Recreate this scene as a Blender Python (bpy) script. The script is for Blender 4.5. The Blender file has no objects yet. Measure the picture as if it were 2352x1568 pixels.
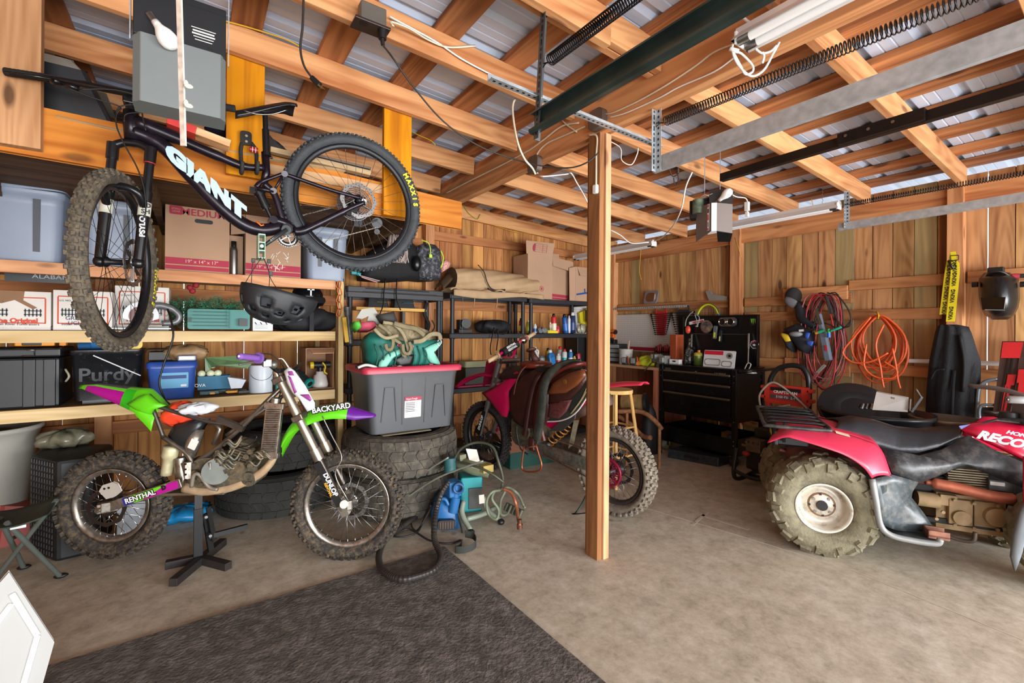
import bpy,math,random
from mathutils import Vector as V,Matrix as Mx
random.seed(7)
sc=bpy.context.scene
COL=sc.collection
PI=math.pi
# ---------------------------------------------------------------- camera
FPX=1045.0;YAW=math.radians(34.8);ROLL=math.radians(0.4);HC=1.30
CX,CY=1176.0,757.0
cam_d=bpy.data.cameras.new('camera');cam=bpy.data.objects.new('camera',cam_d);COL.objects.link(cam)
cam_d.sensor_width=36;cam_d.lens=36*FPX/2352;cam_d.shift_y=-(784-CY)/2352;cam_d.clip_start=0.02
cam.matrix_world=Mx.Translation((0,0,HC))@Mx.Rotation(-YAW,4,'Z')@Mx.Rotation(PI/2,4,'X')@Mx.Rotation(ROLL,4,'Z')
sc.camera=cam
# ---------------------------------------------------------------- world, daylight, exposure
w=bpy.data.worlds.new('daylight');sc.world=w;w.use_nodes=True
bg=w.node_tree.nodes['Background'];bg.inputs[0].default_value=(0.87,0.94,1.0,1);bg.inputs[1].default_value=2.3
def area(name,loc,target,sx,sy,power,col=(1,1,1)):
 l=bpy.data.lights.new(name,'AREA');l.shape='RECTANGLE';l.size=sx;l.size_y=sy;l.energy=power;l.color=col
 o=bpy.data.objects.new(name,l);COL.objects.link(o);o.location=loc
 o.rotation_euler=(V(target)-V(loc)).to_track_quat('-Z','Y').to_euler();return o
area('daylight_door_near',(0.0,-3.6,.75),(0.6,2.6,1.75),3.4,1.5,270,(.97,.98,1))
area('daylight_door_far',(3.9,-3.6,.75),(2.3,2.6,1.75),3.4,1.5,360,(.97,.98,1))
sc.view_settings.view_transform='Standard';sc.view_settings.look='None';sc.view_settings.gamma=1
sc.view_settings.use_curve_mapping=False;sc.view_settings.exposure=0.32
sc.cycles.max_bounces=8;sc.cycles.diffuse_bounces=5;sc.cycles.use_denoising=True
# ---------------------------------------------------------------- where a point of the photograph lies in the room
_F=V((math.sin(YAW),math.cos(YAW),0));_R=V((math.cos(YAW),-math.sin(YAW),0));_U=V((0,0,1))
_X=_R*math.cos(ROLL)+_U*math.sin(ROLL);_Y=-_R*math.sin(ROLL)+_U*math.cos(ROLL)
def ray(px,py):return _F+_X*((px-CX)/FPX)-_Y*((py-CY)/FPX)
O=V((0,0,HC))
def onY(px,py,y):d=ray(px,py);return O+d*(y/d.y)
def onX(px,py,x):d=ray(px,py);return O+d*(x/d.x)
def onZ(px,py,z):d=ray(px,py);return O+d*((z-HC)/d.z)
def onD(px,py,dep):return O+ray(px,py)*dep
def onP(px,py,a,n):
 d=ray(px,py);a=V(a);n=V(n);return O+d*((a-O).dot(n)/d.dot(n))
# ---------------------------------------------------------------- materials
def lin(h):
 h=h.lstrip('#');c=[int(h[i:i+2],16)/255 for i in(0,2,4)]
 return tuple((x/12.92 if x<=.04045 else((x+.055)/1.055)**2.4)for x in c)+(1,)
_mats={}
def N(nt,t,**k):
 n=nt.nodes.new(t)
 for a,b in k.items():setattr(n,a,b)
 return n
def mat(col,rough=.5,metal=0,var=.12,sc_=6,bump=0,dirt=None,trans=0,emit=0,spec=.5,alpha=1,dirt_amt=.5):
 key=(col,rough,metal,var,sc_,bump,dirt,trans,emit,spec,alpha,dirt_amt)
 if key in _mats:return _mats[key]
 m=bpy.data.materials.new('surface_'+col.lstrip('#'));m.use_nodes=True;nt=m.node_tree;L=nt.links
 b=nt.nodes['Principled BSDF'];c=lin(col)
 tc=N(nt,'ShaderNodeTexCoord');no=N(nt,'ShaderNodeTexNoise');no.inputs['Scale'].default_value=sc_;no.inputs['Detail'].default_value=6
 L.new(tc.outputs['Object'],no.inputs['Vector'])
 r=N(nt,'ShaderNodeValToRGB');r.color_ramp.elements[0].position=.3;r.color_ramp.elements[1].position=.7
 r.color_ramp.elements[0].color=tuple(x*(1-var)for x in c[:3])+(1,);r.color_ramp.elements[1].color=tuple(min(1,x*(1+var))for x in c[:3])+(1,)
 L.new(no.outputs['Fac'],r.inputs[0]);out=r.outputs[0]
 if dirt:
  n2=N(nt,'ShaderNodeTexNoise');n2.inputs['Scale'].default_value=sc_*2.3;n2.inputs['Detail'].default_value=8;n2.inputs['Roughness'].default_value=.7
  L.new(tc.outputs['Object'],n2.inputs['Vector']);r2=N(nt,'ShaderNodeMapRange');r2.inputs[1].default_value=.62-dirt_amt*.3;r2.inputs[2].default_value=.8-dirt_amt*.2
  L.new(n2.outputs['Fac'],r2.inputs[0]);mx=N(nt,'ShaderNodeMixRGB');mx.inputs[2].default_value=lin(dirt)
  L.new(r2.outputs[0],mx.inputs[0]);L.new(out,mx.inputs[1]);out=mx.outputs[0]
 L.new(out,b.inputs['Base Color'])
 b.inputs['Roughness'].default_value=rough;b.inputs['Metallic'].default_value=metal;b.inputs['Specular IOR Level'].default_value=spec
 if trans:b.inputs['Transmission Weight'].default_value=trans
 if alpha<1:b.inputs['Alpha'].default_value=alpha
 if emit:b.inputs['Emission Color'].default_value=c;b.inputs['Emission Strength'].default_value=emit
 if bump:
  bp=N(nt,'ShaderNodeBump');bp.inputs['Strength'].default_value=bump;bp.inputs['Distance'].default_value=.01
  n3=N(nt,'ShaderNodeTexNoise');n3.inputs['Scale'].default_value=sc_*8;n3.inputs['Detail'].default_value=4
  L.new(tc.outputs['Object'],n3.inputs['Vector']);L.new(n3.outputs['Fac'],bp.inputs['Height']);L.new(bp.outputs[0],b.inputs['Normal'])
 _mats[key]=m;return m
def wood(dark,light,ax='z',knots=.35,rough=.7,tint=.25,alt=None,sat=1.0):
 key=('wood',dark,light,ax,knots,rough,tint,alt,sat)
 if key in _mats:return _mats[key]
 m=bpy.data.materials.new('lumber_grain');m.use_nodes=True;nt=m.node_tree;L=nt.links;b=nt.nodes['Principled BSDF']
 tc=N(nt,'ShaderNodeTexCoord');ge=N(nt,'ShaderNodeNewGeometry');oi=N(nt,'ShaderNodeObjectInfo')
 ad=N(nt,'ShaderNodeMath',operation='ADD');L.new(ge.outputs['Random Per Island'],ad.inputs[0]);L.new(oi.outputs['Random'],ad.inputs[1])
 mu=N(nt,'ShaderNodeVectorMath',operation='SCALE');mu.inputs[0].default_value=(31,17,23);L.new(ad.outputs[0],mu.inputs['Scale'])
 va=N(nt,'ShaderNodeVectorMath',operation='ADD');L.new(tc.outputs['Object'],va.inputs[0]);L.new(mu.outputs[0],va.inputs[1])
 def scaled(lo,hi):
  s=N(nt,'ShaderNodeVectorMath',operation='MULTIPLY');s.inputs[1].default_value=[lo if ax==a else hi for a in 'xyz']
  L.new(va.outputs[0],s.inputs[0]);return s.outputs[0]
 n1=N(nt,'ShaderNodeTexNoise');n1.inputs['Scale'].default_value=1;n1.inputs['Detail'].default_value=5;n1.inputs['Distortion'].default_value=.6
 L.new(scaled(.9,14),n1.inputs['Vector'])
 # growth rings: contour lines of a stretched low-frequency field
 n0=N(nt,'ShaderNodeTexNoise');n0.inputs['Scale'].default_value=1;n0.inputs['Detail'].default_value=1;L.new(scaled(.55,5),n0.inputs['Vector'])
 ms=N(nt,'ShaderNodeMath',operation='MULTIPLY');ms.inputs[1].default_value=90;L.new(n0.outputs['Fac'],ms.inputs[0])
 si=N(nt,'ShaderNodeMath',operation='SINE');L.new(ms.outputs[0],si.inputs[0])
 m2=N(nt,'ShaderNodeMath',operation='MULTIPLY_ADD');m2.inputs[1].default_value=.055;L.new(si.outputs[0],m2.inputs[0]);L.new(n1.outputs['Fac'],m2.inputs[2])
 r=N(nt,'ShaderNodeValToRGB');r.color_ramp.elements[0].position=.28;r.color_ramp.elements[1].position=.62
 r.color_ramp.elements[0].color=lin(dark);r.color_ramp.elements[1].color=lin(light);L.new(m2.outputs[0],r.inputs[0])
 out=r.outputs[0]
 if alt:
  cr=N(nt,'ShaderNodeValToRGB');cr.color_ramp.interpolation='CONSTANT'
  cr.color_ramp.elements[0].position=0;cr.color_ramp.elements[0].color=(0,0,0,1);cr.color_ramp.elements[1].position=.84;cr.color_ramp.elements[1].color=(1,1,1,1)
  L.new(ge.outputs['Random Per Island'],cr.inputs[0]);mf=N(nt,'ShaderNodeMath',operation='MULTIPLY');mf.inputs[1].default_value=.55;L.new(cr.outputs[0],mf.inputs[0])
  mx=N(nt,'ShaderNodeMixRGB');mx.inputs[2].default_value=lin(alt);L.new(mf.outputs[0],mx.inputs[0]);L.new(out,mx.inputs[1]);out=mx.outputs[0]
 hs=N(nt,'ShaderNodeHueSaturation');fr=N(nt,'ShaderNodeMath',operation='FRACT');f5=N(nt,'ShaderNodeMath',operation='MULTIPLY');f5.inputs[1].default_value=7.3
 L.new(ad.outputs[0],f5.inputs[0]);L.new(f5.outputs[0],fr.inputs[0])
 mr=N(nt,'ShaderNodeMapRange');mr.inputs[3].default_value=1-tint;mr.inputs[4].default_value=1+tint;L.new(fr.outputs[0],mr.inputs[0]);L.new(mr.outputs[0],hs.inputs['Value'])
 mr2=N(nt,'ShaderNodeMapRange');mr2.inputs[3].default_value=.49;mr2.inputs[4].default_value=.508;L.new(ge.outputs['Random Per Island'],mr2.inputs[0]);L.new(mr2.outputs[0],hs.inputs['Hue'])
 hs.inputs['Saturation'].default_value=.93*sat;L.new(out,hs.inputs['Color']);out=hs.outputs[0]
 if knots:
  vo=N(nt,'ShaderNodeTexVoronoi');vo.inputs['Scale'].default_value=1;L.new(scaled(1.9,5.5),vo.inputs['Vector'])
  kr=N(nt,'ShaderNodeMapRange');kr.inputs[1].default_value=.13;kr.inputs[2].default_value=.07;kr.inputs[3].default_value=0;kr.inputs[4].default_value=knots*2;L.new(vo.outputs['Distance'],kr.inputs[0])
  mx=N(nt,'ShaderNodeMixRGB');mx.inputs[2].default_value=lin('#3a2012');L.new(kr.outputs[0],mx.inputs[0]);L.new(out,mx.inputs[1]);out=mx.outputs[0]
 L.new(out,b.inputs['Base Color']);b.inputs['Roughness'].default_value=rough;b.inputs['Specular IOR Level'].default_value=.25
 bp=N(nt,'ShaderNodeBump');bp.inputs['Strength'].default_value=.25;bp.inputs['Distance'].default_value=.004;L.new(m2.outputs[0],bp.inputs['Height']);L.new(bp.outputs[0],b.inputs['Normal'])
 _mats[key]=m;return m
# ---------------------------------------------------------------- mesh builder
class G:
 def __init__(s,M=None):s.v=[];s.f=[];s.k=[];s.s=[];s.M=M or Mx.Identity(4);s.mi=0
 def add(s,vs,fs,smooth=False,mi=None,M=None):
  T=s.M@M if M is not None else s.M;o=len(s.v);s.v+=[tuple(T@V(p))for p in vs]
  for f in fs:s.f.append(tuple(i+o for i in f));s.k.append(s.mi if mi is None else mi);s.s.append(smooth)
  return s
 def box(s,c,d,mi=None,M=None,taper=1.0):
  x,y,z=[a/2 for a in d];t=taper
  vs=[(c[0]+i*x*(t if k<0 else 1),c[1]+j*y*(t if k<0 else 1),c[2]+k*z)for k in(-1,1)for j in(-1,1)for i in(-1,1)]
  return s.add(vs,[(0,2,3,1),(4,5,7,6),(0,1,5,4),(2,6,7,3),(0,4,6,2),(1,3,7,5)],False,mi,M)
 def beam(s,a,b,w,h,up=(0,0,1),mi=None):
  a=V(a);b=V(b);d=(b-a);l=d.length;x=d.normalized();y=V(up).cross(x)
  if y.length<1e-4:y=V((1,0,0)).cross(x)
  y.normalize();z=x.cross(y);M=Mx((x,y,z)).transposed().to_4x4();M.translation=(a+b)/2
  return s.box((0,0,0),(l,w,h),mi,M)
 def tube(s,pts,r,n=8,closed=False,mi=None,smooth=True,flat=1.0,up=None):
  P=[V(p)for p in pts];m=len(P);R=r if isinstance(r,(list,tuple))else[r]*m;vs=[];fs=[]
  prev=None
  for i,p in enumerate(P):
   t=(P[(i+1)%m]-P[i-1])if closed else(P[min(i+1,m-1)]-P[max(i-1,0)])
   t=t.normalized()if t.length>1e-9 else V((0,0,1))
   if prev is None:
    a=V(up)if up else(V((0,0,1))if abs(t.z)<.9 else V((1,0,0)))
    u=(a-t*a.dot(t)).normalized()
   else:u=prev-t*prev.dot(t);u=u.normalized()if u.length>1e-6 else prev
   prev=u;v=t.cross(u)
   for j in range(n):
    q=2*PI*j/n;vs.append(p+(u*math.cos(q)*flat+v*math.sin(q))*R[i])
  for i in range(m if closed else m-1):
   for j in range(n):
    a=i*n+j;b2=i*n+(j+1)%n;c=((i+1)%m)*n+(j+1)%n;d=((i+1)%m)*n+j;fs.append((a,b2,c,d))
  if not closed:fs.append(tuple(range(n))[::-1]);fs.append(tuple(range((m-1)*n,m*n)))
  return s.add(vs,fs,smooth,mi)
 def cyl(s,a,b,r,r2=None,n=20,mi=None,smooth=True):
  a=V(a);b=V(b);r2=r if r2 is None else r2;t=(b-a).normalized();e=V((0,0,1))if abs(t.z)<.9 else V((1,0,0))
  u=(e-t*e.dot(t)).normalized();v=t.cross(u);vs=[]
  for p,q in((a,r),(b,r2)):
   for j in range(n):an=2*PI*j/n;vs.append(p+(u*math.cos(an)+v*math.sin(an))*q)
  s.add(vs,[(j,(j+1)%n,n+(j+1)%n,n+j)for j in range(n)],smooth,mi)
  return s.add(vs,[tuple(range(n))[::-1],tuple(range(n,2*n))],False,mi)
 def lathe(s,prof,n=32,M=None,mi=None,closed=False,smooth=True,ang=2*PI):
  vs=[];fs=[];m=len(prof);full=ang>6.28
  cnt=n if full else n+1
  for i in range(cnt):
   a=ang*i/n
   for(r,z)in prof:vs.append((r*math.cos(a),r*math.sin(a),z))
  for i in range(n):
   i2=(i+1)%cnt
   for j in range(m if closed else m-1):
    j2=(j+1)%m;fs.append((i*m+j,i2*m+j,i2*m+j2,i*m+j2))
  return s.add(vs,fs,smooth,mi,M)
 def ball(s,c,r,n=12,mi=None,M=None):
  rx,ry,rz=r if isinstance(r,(tuple,list))else(r,r,r);vs=[];fs=[];k=n//2+1
  for i in range(k+1):
   p=PI*i/k
   for j in range(n):q=2*PI*j/n;vs.append((c[0]+rx*math.sin(p)*math.cos(q),c[1]+ry*math.sin(p)*math.sin(q),c[2]+rz*math.cos(p)))
  for i in range(k):
   for j in range(n):fs.append((i*n+j,(i+1)*n+j,(i+1)*n+(j+1)%n,i*n+(j+1)%n))
  return s.add(vs,fs,True,mi,M)
 def prism(s,o2,a,b,M=None,mi=None,smooth=False,mcap=None):
  """outline in local xy, from z=a to z=b"""
  n=len(o2);vs=[(x,y,a)for x,y in o2]+[(x,y,b)for x,y in o2]
  s.add(vs,[(j,(j+1)%n,n+(j+1)%n,n+j)for j in range(n)],smooth,mi,M)
  return s.add(vs,[tuple(range(n))[::-1],tuple(range(n,2*n))],False,mi if mcap is None else mcap,M)
 def loft(s,rings,mi=None,smooth=True,caps=True,closed=True,M=None):
  n=len(rings[0]);vs=[p for r in rings for p in r];fs=[]
  for i in range(len(rings)-1):
   for j in range(n if closed else n-1):fs.append((i*n+j,i*n+(j+1)%n,(i+1)*n+(j+1)%n,(i+1)*n+j))
  s.add(vs,fs,smooth,mi,M)
  if caps:s.add(vs,[tuple(range(n))[::-1],tuple(range(len(vs)-n,len(vs)))],False,mi,M)
  return s
 def sheet(s,fn,nu,nv,mi=None,smooth=True,thick=0):
  vs=[fn(i/nu,j/nv)for j in range(nv+1)for i in range(nu+1)];w_=nu+1
  return s.add(vs,[(j*w_+i,j*w_+i+1,(j+1)*w_+i+1,(j+1)*w_+i)for j in range(nv)for i in range(nu)],smooth,mi)
 def plate(s,pts,n,th,mi=None):
  """flat polygon of 3D points given thickness th against direction n"""
  n=V(n).normalized()*th;k=len(pts);vs=[V(p)for p in pts]+[V(p)-n for p in pts]
  return s.add(vs,[tuple(range(k)),tuple(range(k,2*k))[::-1]]+[(j,(j+1)%k,k+(j+1)%k,k+j)for j in range(k)],False,mi)
def obj(name,g,mats,parent=None,bevel=0,sub=0,solid=0,base=False,noc=False):
 me=bpy.data.meshes.new(name)
 vs=g.v
 o=bpy.data.objects.new(name,me)
 if parent is None and base is not None and vs and not noc:
  c=V(((min(p[0]for p in vs)+max(p[0]for p in vs))/2,(min(p[1]for p in vs)+max(p[1]for p in vs))/2,min(p[2]for p in vs)))
  vs=[tuple(V(p)-c)for p in vs];o.location=c
 me.from_pydata([tuple(p)for p in vs],[],g.f)
 for m in(mats if isinstance(mats,(list,tuple))else[mats]):me.materials.append(m)
 for p,k,s_ in zip(me.polygons,g.k,g.s):p.material_index=k;p.use_smooth=s_
 me.validate();me.update();COL.objects.link(o)
 if parent:o.parent=parent
 if solid:q=o.modifiers.new('thickness','SOLIDIFY');q.thickness=solid;q.offset=0
 if bevel:q=o.modifiers.new('edges','BEVEL');q.width=bevel;q.segments=2;q.limit_method='ANGLE';q.angle_limit=.7
 if sub:q=o.modifiers.new('smooth','SUBSURF');q.levels=sub;q.render_levels=sub
 return o
def tag(o,label,cat,group=None,kind=None):
 o['label']=label;o['category']=cat
 if group:o['group']=group
 if kind:o['kind']=kind
 return o
def thing(name,label,cat,loc=(0,0,0),rz=0,group=None,M=None):
 o=bpy.data.objects.new(name,None);COL.objects.link(o);o.empty_display_size=.05
 if M is not None:o.matrix_world=M
 else:o.location=loc;o.rotation_euler=(0,0,rz)
 return tag(o,label,cat,group)
def struct(name,g,m,bevel=0):
 o=obj(name,g,m,bevel=bevel);o['kind']='structure';return o
def kids(o):return[c for c in COL.objects if c.parent==o]
def copy_tree(o,parent=None):
 c=o.copy();COL.objects.link(c)
 if parent:c.parent=parent
 for ch in kids(o):copy_tree(ch,c)
 return c
def frame(x,y,z,loc):
 """matrix from three axis directions and an origin"""
 M=Mx((V(x).normalized(),V(y).normalized(),V(z).normalized())).transposed().to_4x4();M.translation=V(loc);return M
def rot(ax,deg):return Mx.Rotation(math.radians(deg),4,ax)
def tr(x,y,z):return Mx.Translation((x,y,z))
def cv3(pts,n=8,closed=False):
 """smooth Catmull-Rom path through points"""
 P=[V(p)for p in pts];out=[];m=len(P)
 for i in range(m if closed else m-1):
  p0=P[(i-1)%m]if closed or i>0 else P[0]*2-P[1];p1=P[i];p2=P[(i+1)%m]
  p3=P[(i+2)%m]if closed or i+2<m else P[-1]*2-P[-2]
  for k in range(n):
   t=k/n;out.append(.5*((2*p1)+(-p0+p2)*t+(2*p0-5*p1+4*p2-p3)*t*t+(-p0+3*p1-3*p2+p3)*t**3))
 if not closed:out.append(P[-1])
 return out
def txo(name,s,size,M,material,parent=None,ext=.0008,align='CENTER',bold=0,shear=0,sx=1.0):
 """lettering as a mesh: M maps local xy (text plane) to the parent's space"""
 cu=bpy.data.curves.new(name,'FONT');cu.body=s;cu.size=size;cu.extrude=ext;cu.align_x=align;cu.align_y='CENTER';cu.offset=bold;cu.shear=shear;cu.resolution_u=3
 t=bpy.data.objects.new(name,cu);COL.objects.link(t);dg=bpy.context.evaluated_depsgraph_get();me=bpy.data.meshes.new_from_object(t.evaluated_get(dg))
 bpy.data.objects.remove(t);me.transform(M@Mx.Diagonal((sx,1,1,1)));me.materials.clear();me.materials.append(material);me.name=name
 o=bpy.data.objects.new(name,me);COL.objects.link(o)
 if parent:o.parent=parent
 return o
def rr(w_,h,r,n=4,cx=0,cy=0):
 """rounded rectangle outline"""
 o=[]
 for(sx,sy,a0)in((1,1,0),(-1,1,90),(-1,-1,180),(1,-1,270)):
  for i in range(n+1):a=math.radians(a0+90*i/n);o.append((cx+sx*(w_/2-r)+r*math.cos(a),cy+sy*(h/2-r)+r*math.sin(a)))
 return o
def circ(r,n=24,cx=0,cy=0,a0=0,a1=360):
 full=abs(a1-a0)>=360;k=n if full else n+1
 return[(cx+r*math.cos(math.radians(a0+(a1-a0)*i/n)),cy+r*math.sin(math.radians(a0+(a1-a0)*i/n)))for i in range(k)]
BLACK=mat('#141414',.45);RUBBER=mat('#1b1b1b',.8,bump=.3,sc_=20);STEEL=mat('#9a9a98',.35,1,.2);GALV=mat('#b3bbc0',.38,.45,.18,30)
CHROME=mat('#c9c9c8',.15,1,.05);WHITE=mat('#e6e6e4',.4,0,.04)
# ================================================================ setting
CONC=bpy.data.materials.new('stained_concrete');CONC.use_nodes=True
def _conc():
 nt=CONC.node_tree;L=nt.links;b=nt.nodes['Principled BSDF'];tc=N(nt,'ShaderNodeTexCoord')
 def noise(s,d=6,ro=.6):
  n=N(nt,'ShaderNodeTexNoise');n.inputs['Scale'].default_value=s;n.inputs['Detail'].default_value=d;n.inputs['Roughness'].default_value=ro;L.new(tc.outputs['Object'],n.inputs['Vector']);return n.outputs['Fac']
 def ramp(src,stops):
  r=N(nt,'ShaderNodeValToRGB');e=r.color_ramp.elements
  while len(e)<len(stops):e.new(.5)
  for q,(p,c)in zip(e,stops):q.position=p;q.color=lin(c)
  L.new(src,r.inputs[0]);return r.outputs[0]
 a=ramp(noise(1.3),[(.3,'#a59b86'),(.5,'#bdb29c'),(.7,'#c4bbab')])
 f=ramp(noise(11,12,.8),[(.34,'#81786a'),(.5,'#b8ae9c'),(.66,'#d9d2c4')])
 mx=N(nt,'ShaderNodeMixRGB');mx.inputs[0].default_value=.6;L.new(a,mx.inputs[1]);L.new(f,mx.inputs[2]);out=mx.outputs[0]
 # oil spots
 n=noise(5.5,3,.5);mr=N(nt,'ShaderNodeMapRange');mr.inputs[1].default_value=.70;mr.inputs[2].default_value=.76;L.new(n,mr.inputs[0])
 m2=N(nt,'ShaderNodeMixRGB');m2.inputs[2].default_value=lin('#4a4038');m3=N(nt,'ShaderNodeMath',operation='MULTIPLY');m3.inputs[1].default_value=.6;L.new(mr.outputs[0],m3.inputs[0]);L.new(m3.outputs[0],m2.inputs[0]);L.new(out,m2.inputs[1]);out=m2.outputs[0]
 L.new(out,b.inputs['Base Color']);b.inputs['Roughness'].default_value=.62;b.inputs['Specular IOR Level'].default_value=.35
 bp=N(nt,'ShaderNodeBump');bp.inputs['Strength'].default_value=.15;bp.inputs['Distance'].default_value=.004;L.new(noise(40,6),bp.inputs['Height']);L.new(bp.outputs[0],b.inputs['Normal'])
_conc()
g=G();g.box((1.4,.8,-.06),(8.6,9.0,.12));fl=struct('floor',g,CONC)
XB,YA,XL,YF=4.82,4.50,-2.6,-1.9
def zr(x):return 2.40+.055*(XB-x) # underside of the rafters
g=G();g.box((1.4,.8,-.32),(60,60,.2));o=struct('ground_outside',g,mat('#b4b6b8',.9))
PICK=wood('#8d5c2d','#c69559','z',.42,alt='#8d8a62',tint=.16)
PICKA=wood('#93551f','#c8893f','z',.3,tint=.2)
def pickets(name,m,along,fixed,a0,a1,zt,w_=.14,seed=1,cover=.85):
 rnd=random.Random(seed);g=G();t=a0
 while t<a1:
  gap=rnd.choice([.004,.005,.005,.006,.007]);gap_blocker=rnd.random()<cover;
  top=zt(t)
  if along=='x':g.box((t+w_/2,fixed+.01,top/2),(w_-gap,.018,top))
  else:g.box((fixed+.01,t+w_/2,top/2),(.018,w_-gap,top))
  if gap_blocker:  # added strip behind the gap, blocks outside daylight so the joint reads dark
   c=t+w_
   if along=='x':g.box((c,fixed+.024,top/2),(.05,.006,top))
   else:g.box((fixed+.024,c,top/2),(.006,.05,top))
  t+=w_
 return struct(name,g,m)
pickets('wall_back',PICKA,'x',YA,XL,XB+.02,lambda t:zr(t)+.2,seed=3,cover=.62)
pickets('wall_right',PICK,'y',XB,YF,YA,lambda t:2.5,seed=8)
pickets('wall_left',PICKA,'y',XL-.02,YF,YA,lambda t:2.9,seed=5)
RAF=wood('#a5652a','#d29a5c','x',.3,tint=.12);RAFY=wood('#a35f26','#cf9354','y',.3,tint=.15);RAFZ=wood('#a4652f','#d0965a','z',.3,tint=.1)
PURL=wood('#7d4a22','#b87a3f','y',.35,tint=.22)
# corrugated metal roof: sheets run along x, ribs repeat along y
METAL=mat('#c6d6ef',.40,.1,.05,3)
def roofsheet():
 g=G();y=YF-.4;prof=[]
 pitch=.23
 while y<YA+.3:
  prof+=[(y,0),(y+.055,0),(y+.06,.004),(y+.066,0),(y+.108,0),(y+.114,.004),(y+.12,0),(y+.165,0),(y+.180,.019),(y+.205,.019)];y+=pitch
 for x0,x1 in((XL-.1,5.15),):
  rows=[[(x,yy,zr(x)+.14+.038+dz)for yy,dz in prof]for x in(x0,x1)]
  n=len(prof);g.add(rows[0]+rows[1],[(j,j+1,n+j+1,n+j)for j in range(n-1)],False)
 return struct('ceiling',g,METAL)
roofsheet()
k=0
def trim(g,m,bevel=.003,name=None):
 global k;k+=1;return struct(name or 'trim_%d'%k,g,m,bevel)
for x in(4.72,4.40,4.02,3.63,3.255,2.865,2.49,2.15,1.80,1.41,1.01,.60,.20,-.2,-.6,-1.0,-1.4,-1.8,-2.2): # purlins under the sheets
 g=G();z=zr(x)+.14;g.beam((x,YF-.1,z+.019),(x,YA+.0,z+.019),.135,.038);trim(g,PURL)
for y in(-1.47,-.88,-.29,.30,.88,1.475,2.045,2.64,3.25,3.87,4.47): # rafters, butted on the girder
 for(x0,x1)in((XL,1.86),(1.955,4.76)):
  if y==2.64 and x0<0:x0=onY(93,330,2.67).x+.01
  g=G();g.beam((x0,y,zr(x0)+.07),(x1,y,zr(x1)+.07),.038,.14);trim(g,RAF)
g=G();g.beam((1.50,1.425,zr(1.5)+.02),(1.0,1.425,zr(1.0)+.02),.038,.09);trim(g,RAF)
g=G();g.beam((1.86,1.43,zr(1.86)+.07),(.2,1.43,zr(.2)+.07),.038,.14);trim(g,RAF)
# girder over the post (two planks)
g=G();g.beam((1.888,YF,2.535),(1.888,4.48,2.535),.038,.235);trim(g,RAFY)
g=G();g.beam((1.93,YF,2.545),(1.93,4.48,2.545),.04,.24);trim(g,RAFY)
# headers on the right wall
g=G();g.beam((4.775,YF,2.325),(4.775,2.60,2.325),.045,.175);trim(g,RAFY)
g=G();g.beam((4.775,2.70,2.325),(4.775,4.40,2.325),.045,.175);trim(g,RAFY)
# girts on the right wall
GIRTY=wood('#8a5526','#bd8447','y',.35,tint=.15)
for(y0,y1,z)in((.98,1.62,1.715),(YF,.86,1.718),(1.0,2.56,1.452),(1.60,2.56,1.605),(2.74,4.33,1.605),(-1.8,.86,.985),(.98,2.56,.985),(2.74,4.33,.80),(.98,2.56,.35),(-1.8,.86,.35)):
 g=G();g.beam((4.80,y0,z),(4.80,y1,z),.038,.089);trim(g,GIRTY)
g=G();g.beam((4.762,1.62,1.655),(4.762,2.16,1.655),.03,.125);trim(g,RAFY)
g=G();g.beam((4.765,1.6,.975),(4.765,2.14,.975),.03,.14);trim(g,RAFY)
# posts on the right wall
for(y0,y1)in((2.583,2.69),(.873,.965),(4.345,4.46),(-.85,-.76)):
 g=G();g.box((4.765,(y0+y1)/2,1.2),(.09,y1-y0,2.42));trim(g,RAFZ)
g=G();g.box((4.805,2.72,1.2),(.02,.05,2.42));g.box((4.805,.995,1.2),(.02,.05,2.42));trim(g,wood('#4f2f14','#7c4d20','z',.2))
# girts and posts on the back wall
GIRTX=wood('#8e5524','#b9783a','x',.35,tint=.15)
for(x0,x1,z)in((2.06,4.7,2.30),(2.06,4.7,1.56),(2.06,4.7,.9),(XL,1.96,1.56),(XL,1.96,2.2),(XL,1.96,.55),(2.06,4.7,.3)):
 g=G();g.beam((x0,4.48,z),(x1,4.48,z),.038,.095);trim(g,GIRTX)
for x0 in(1.96,4.62,-.6):
 g=G();g.box((x0+.05,4.45,1.2),(.095,.09,2.42));trim(g,RAFZ)
# centre post: three planks nailed together
g=G();g.box((1.925,1.862,1.21),(.042,.092,2.42));g.box((1.905-.0215,1.872,1.21),(.036,.088,2.42),1);g.box((1.9,1.92,1.2),(.05,.03,2.38),1)
po=obj('support_post',g,[wood('#c07a44','#dfa470','z',.3),wood('#6b3c1e','#96602f','z',.3)],bevel=.002)
tag(po,'square timber post standing alone on the concrete under the girder','post')
# front of the garage behind the camera: header, two door openings and side posts
g=G();g.box((1.2,YF,2.62),(7.6,.12,.5));struct('wall_front',g,RAF)
for x0 in(XL+.1,1.7,4.72):
 g=G();g.box((x0,YF,1.2),(.3,.14,2.4));trim(g,RAFZ)
# rubber mat pieces on the floor
MATM=mat('#54504c',.75,0,.3,9,.6,dirt='#7d7872',dirt_amt=.55)
def matpiece(pts,label):
 g=G();g.plate([(x,y,.009)for x,y in pts][::-1],(0,0,1),.009);g.v=[(a,b,abs(c))for a,b,c in g.v]
 return tag(obj('rubber_floor_mat',g,MATM,bevel=.002),label,'mat','rubber mats on the concrete')
matpiece([(-1.7,1.503),(-1.7,2.41),(1.22,2.447),(1.236,1.515)],'dark grey rubber mat under the black corrugated hose, behind the seam')
matpiece([(-1.7,.4),(-1.7,1.499),(1.236,1.511),(1.25,.4)],'dark grey rubber mat nearest the camera, in front of the seam')
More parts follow.
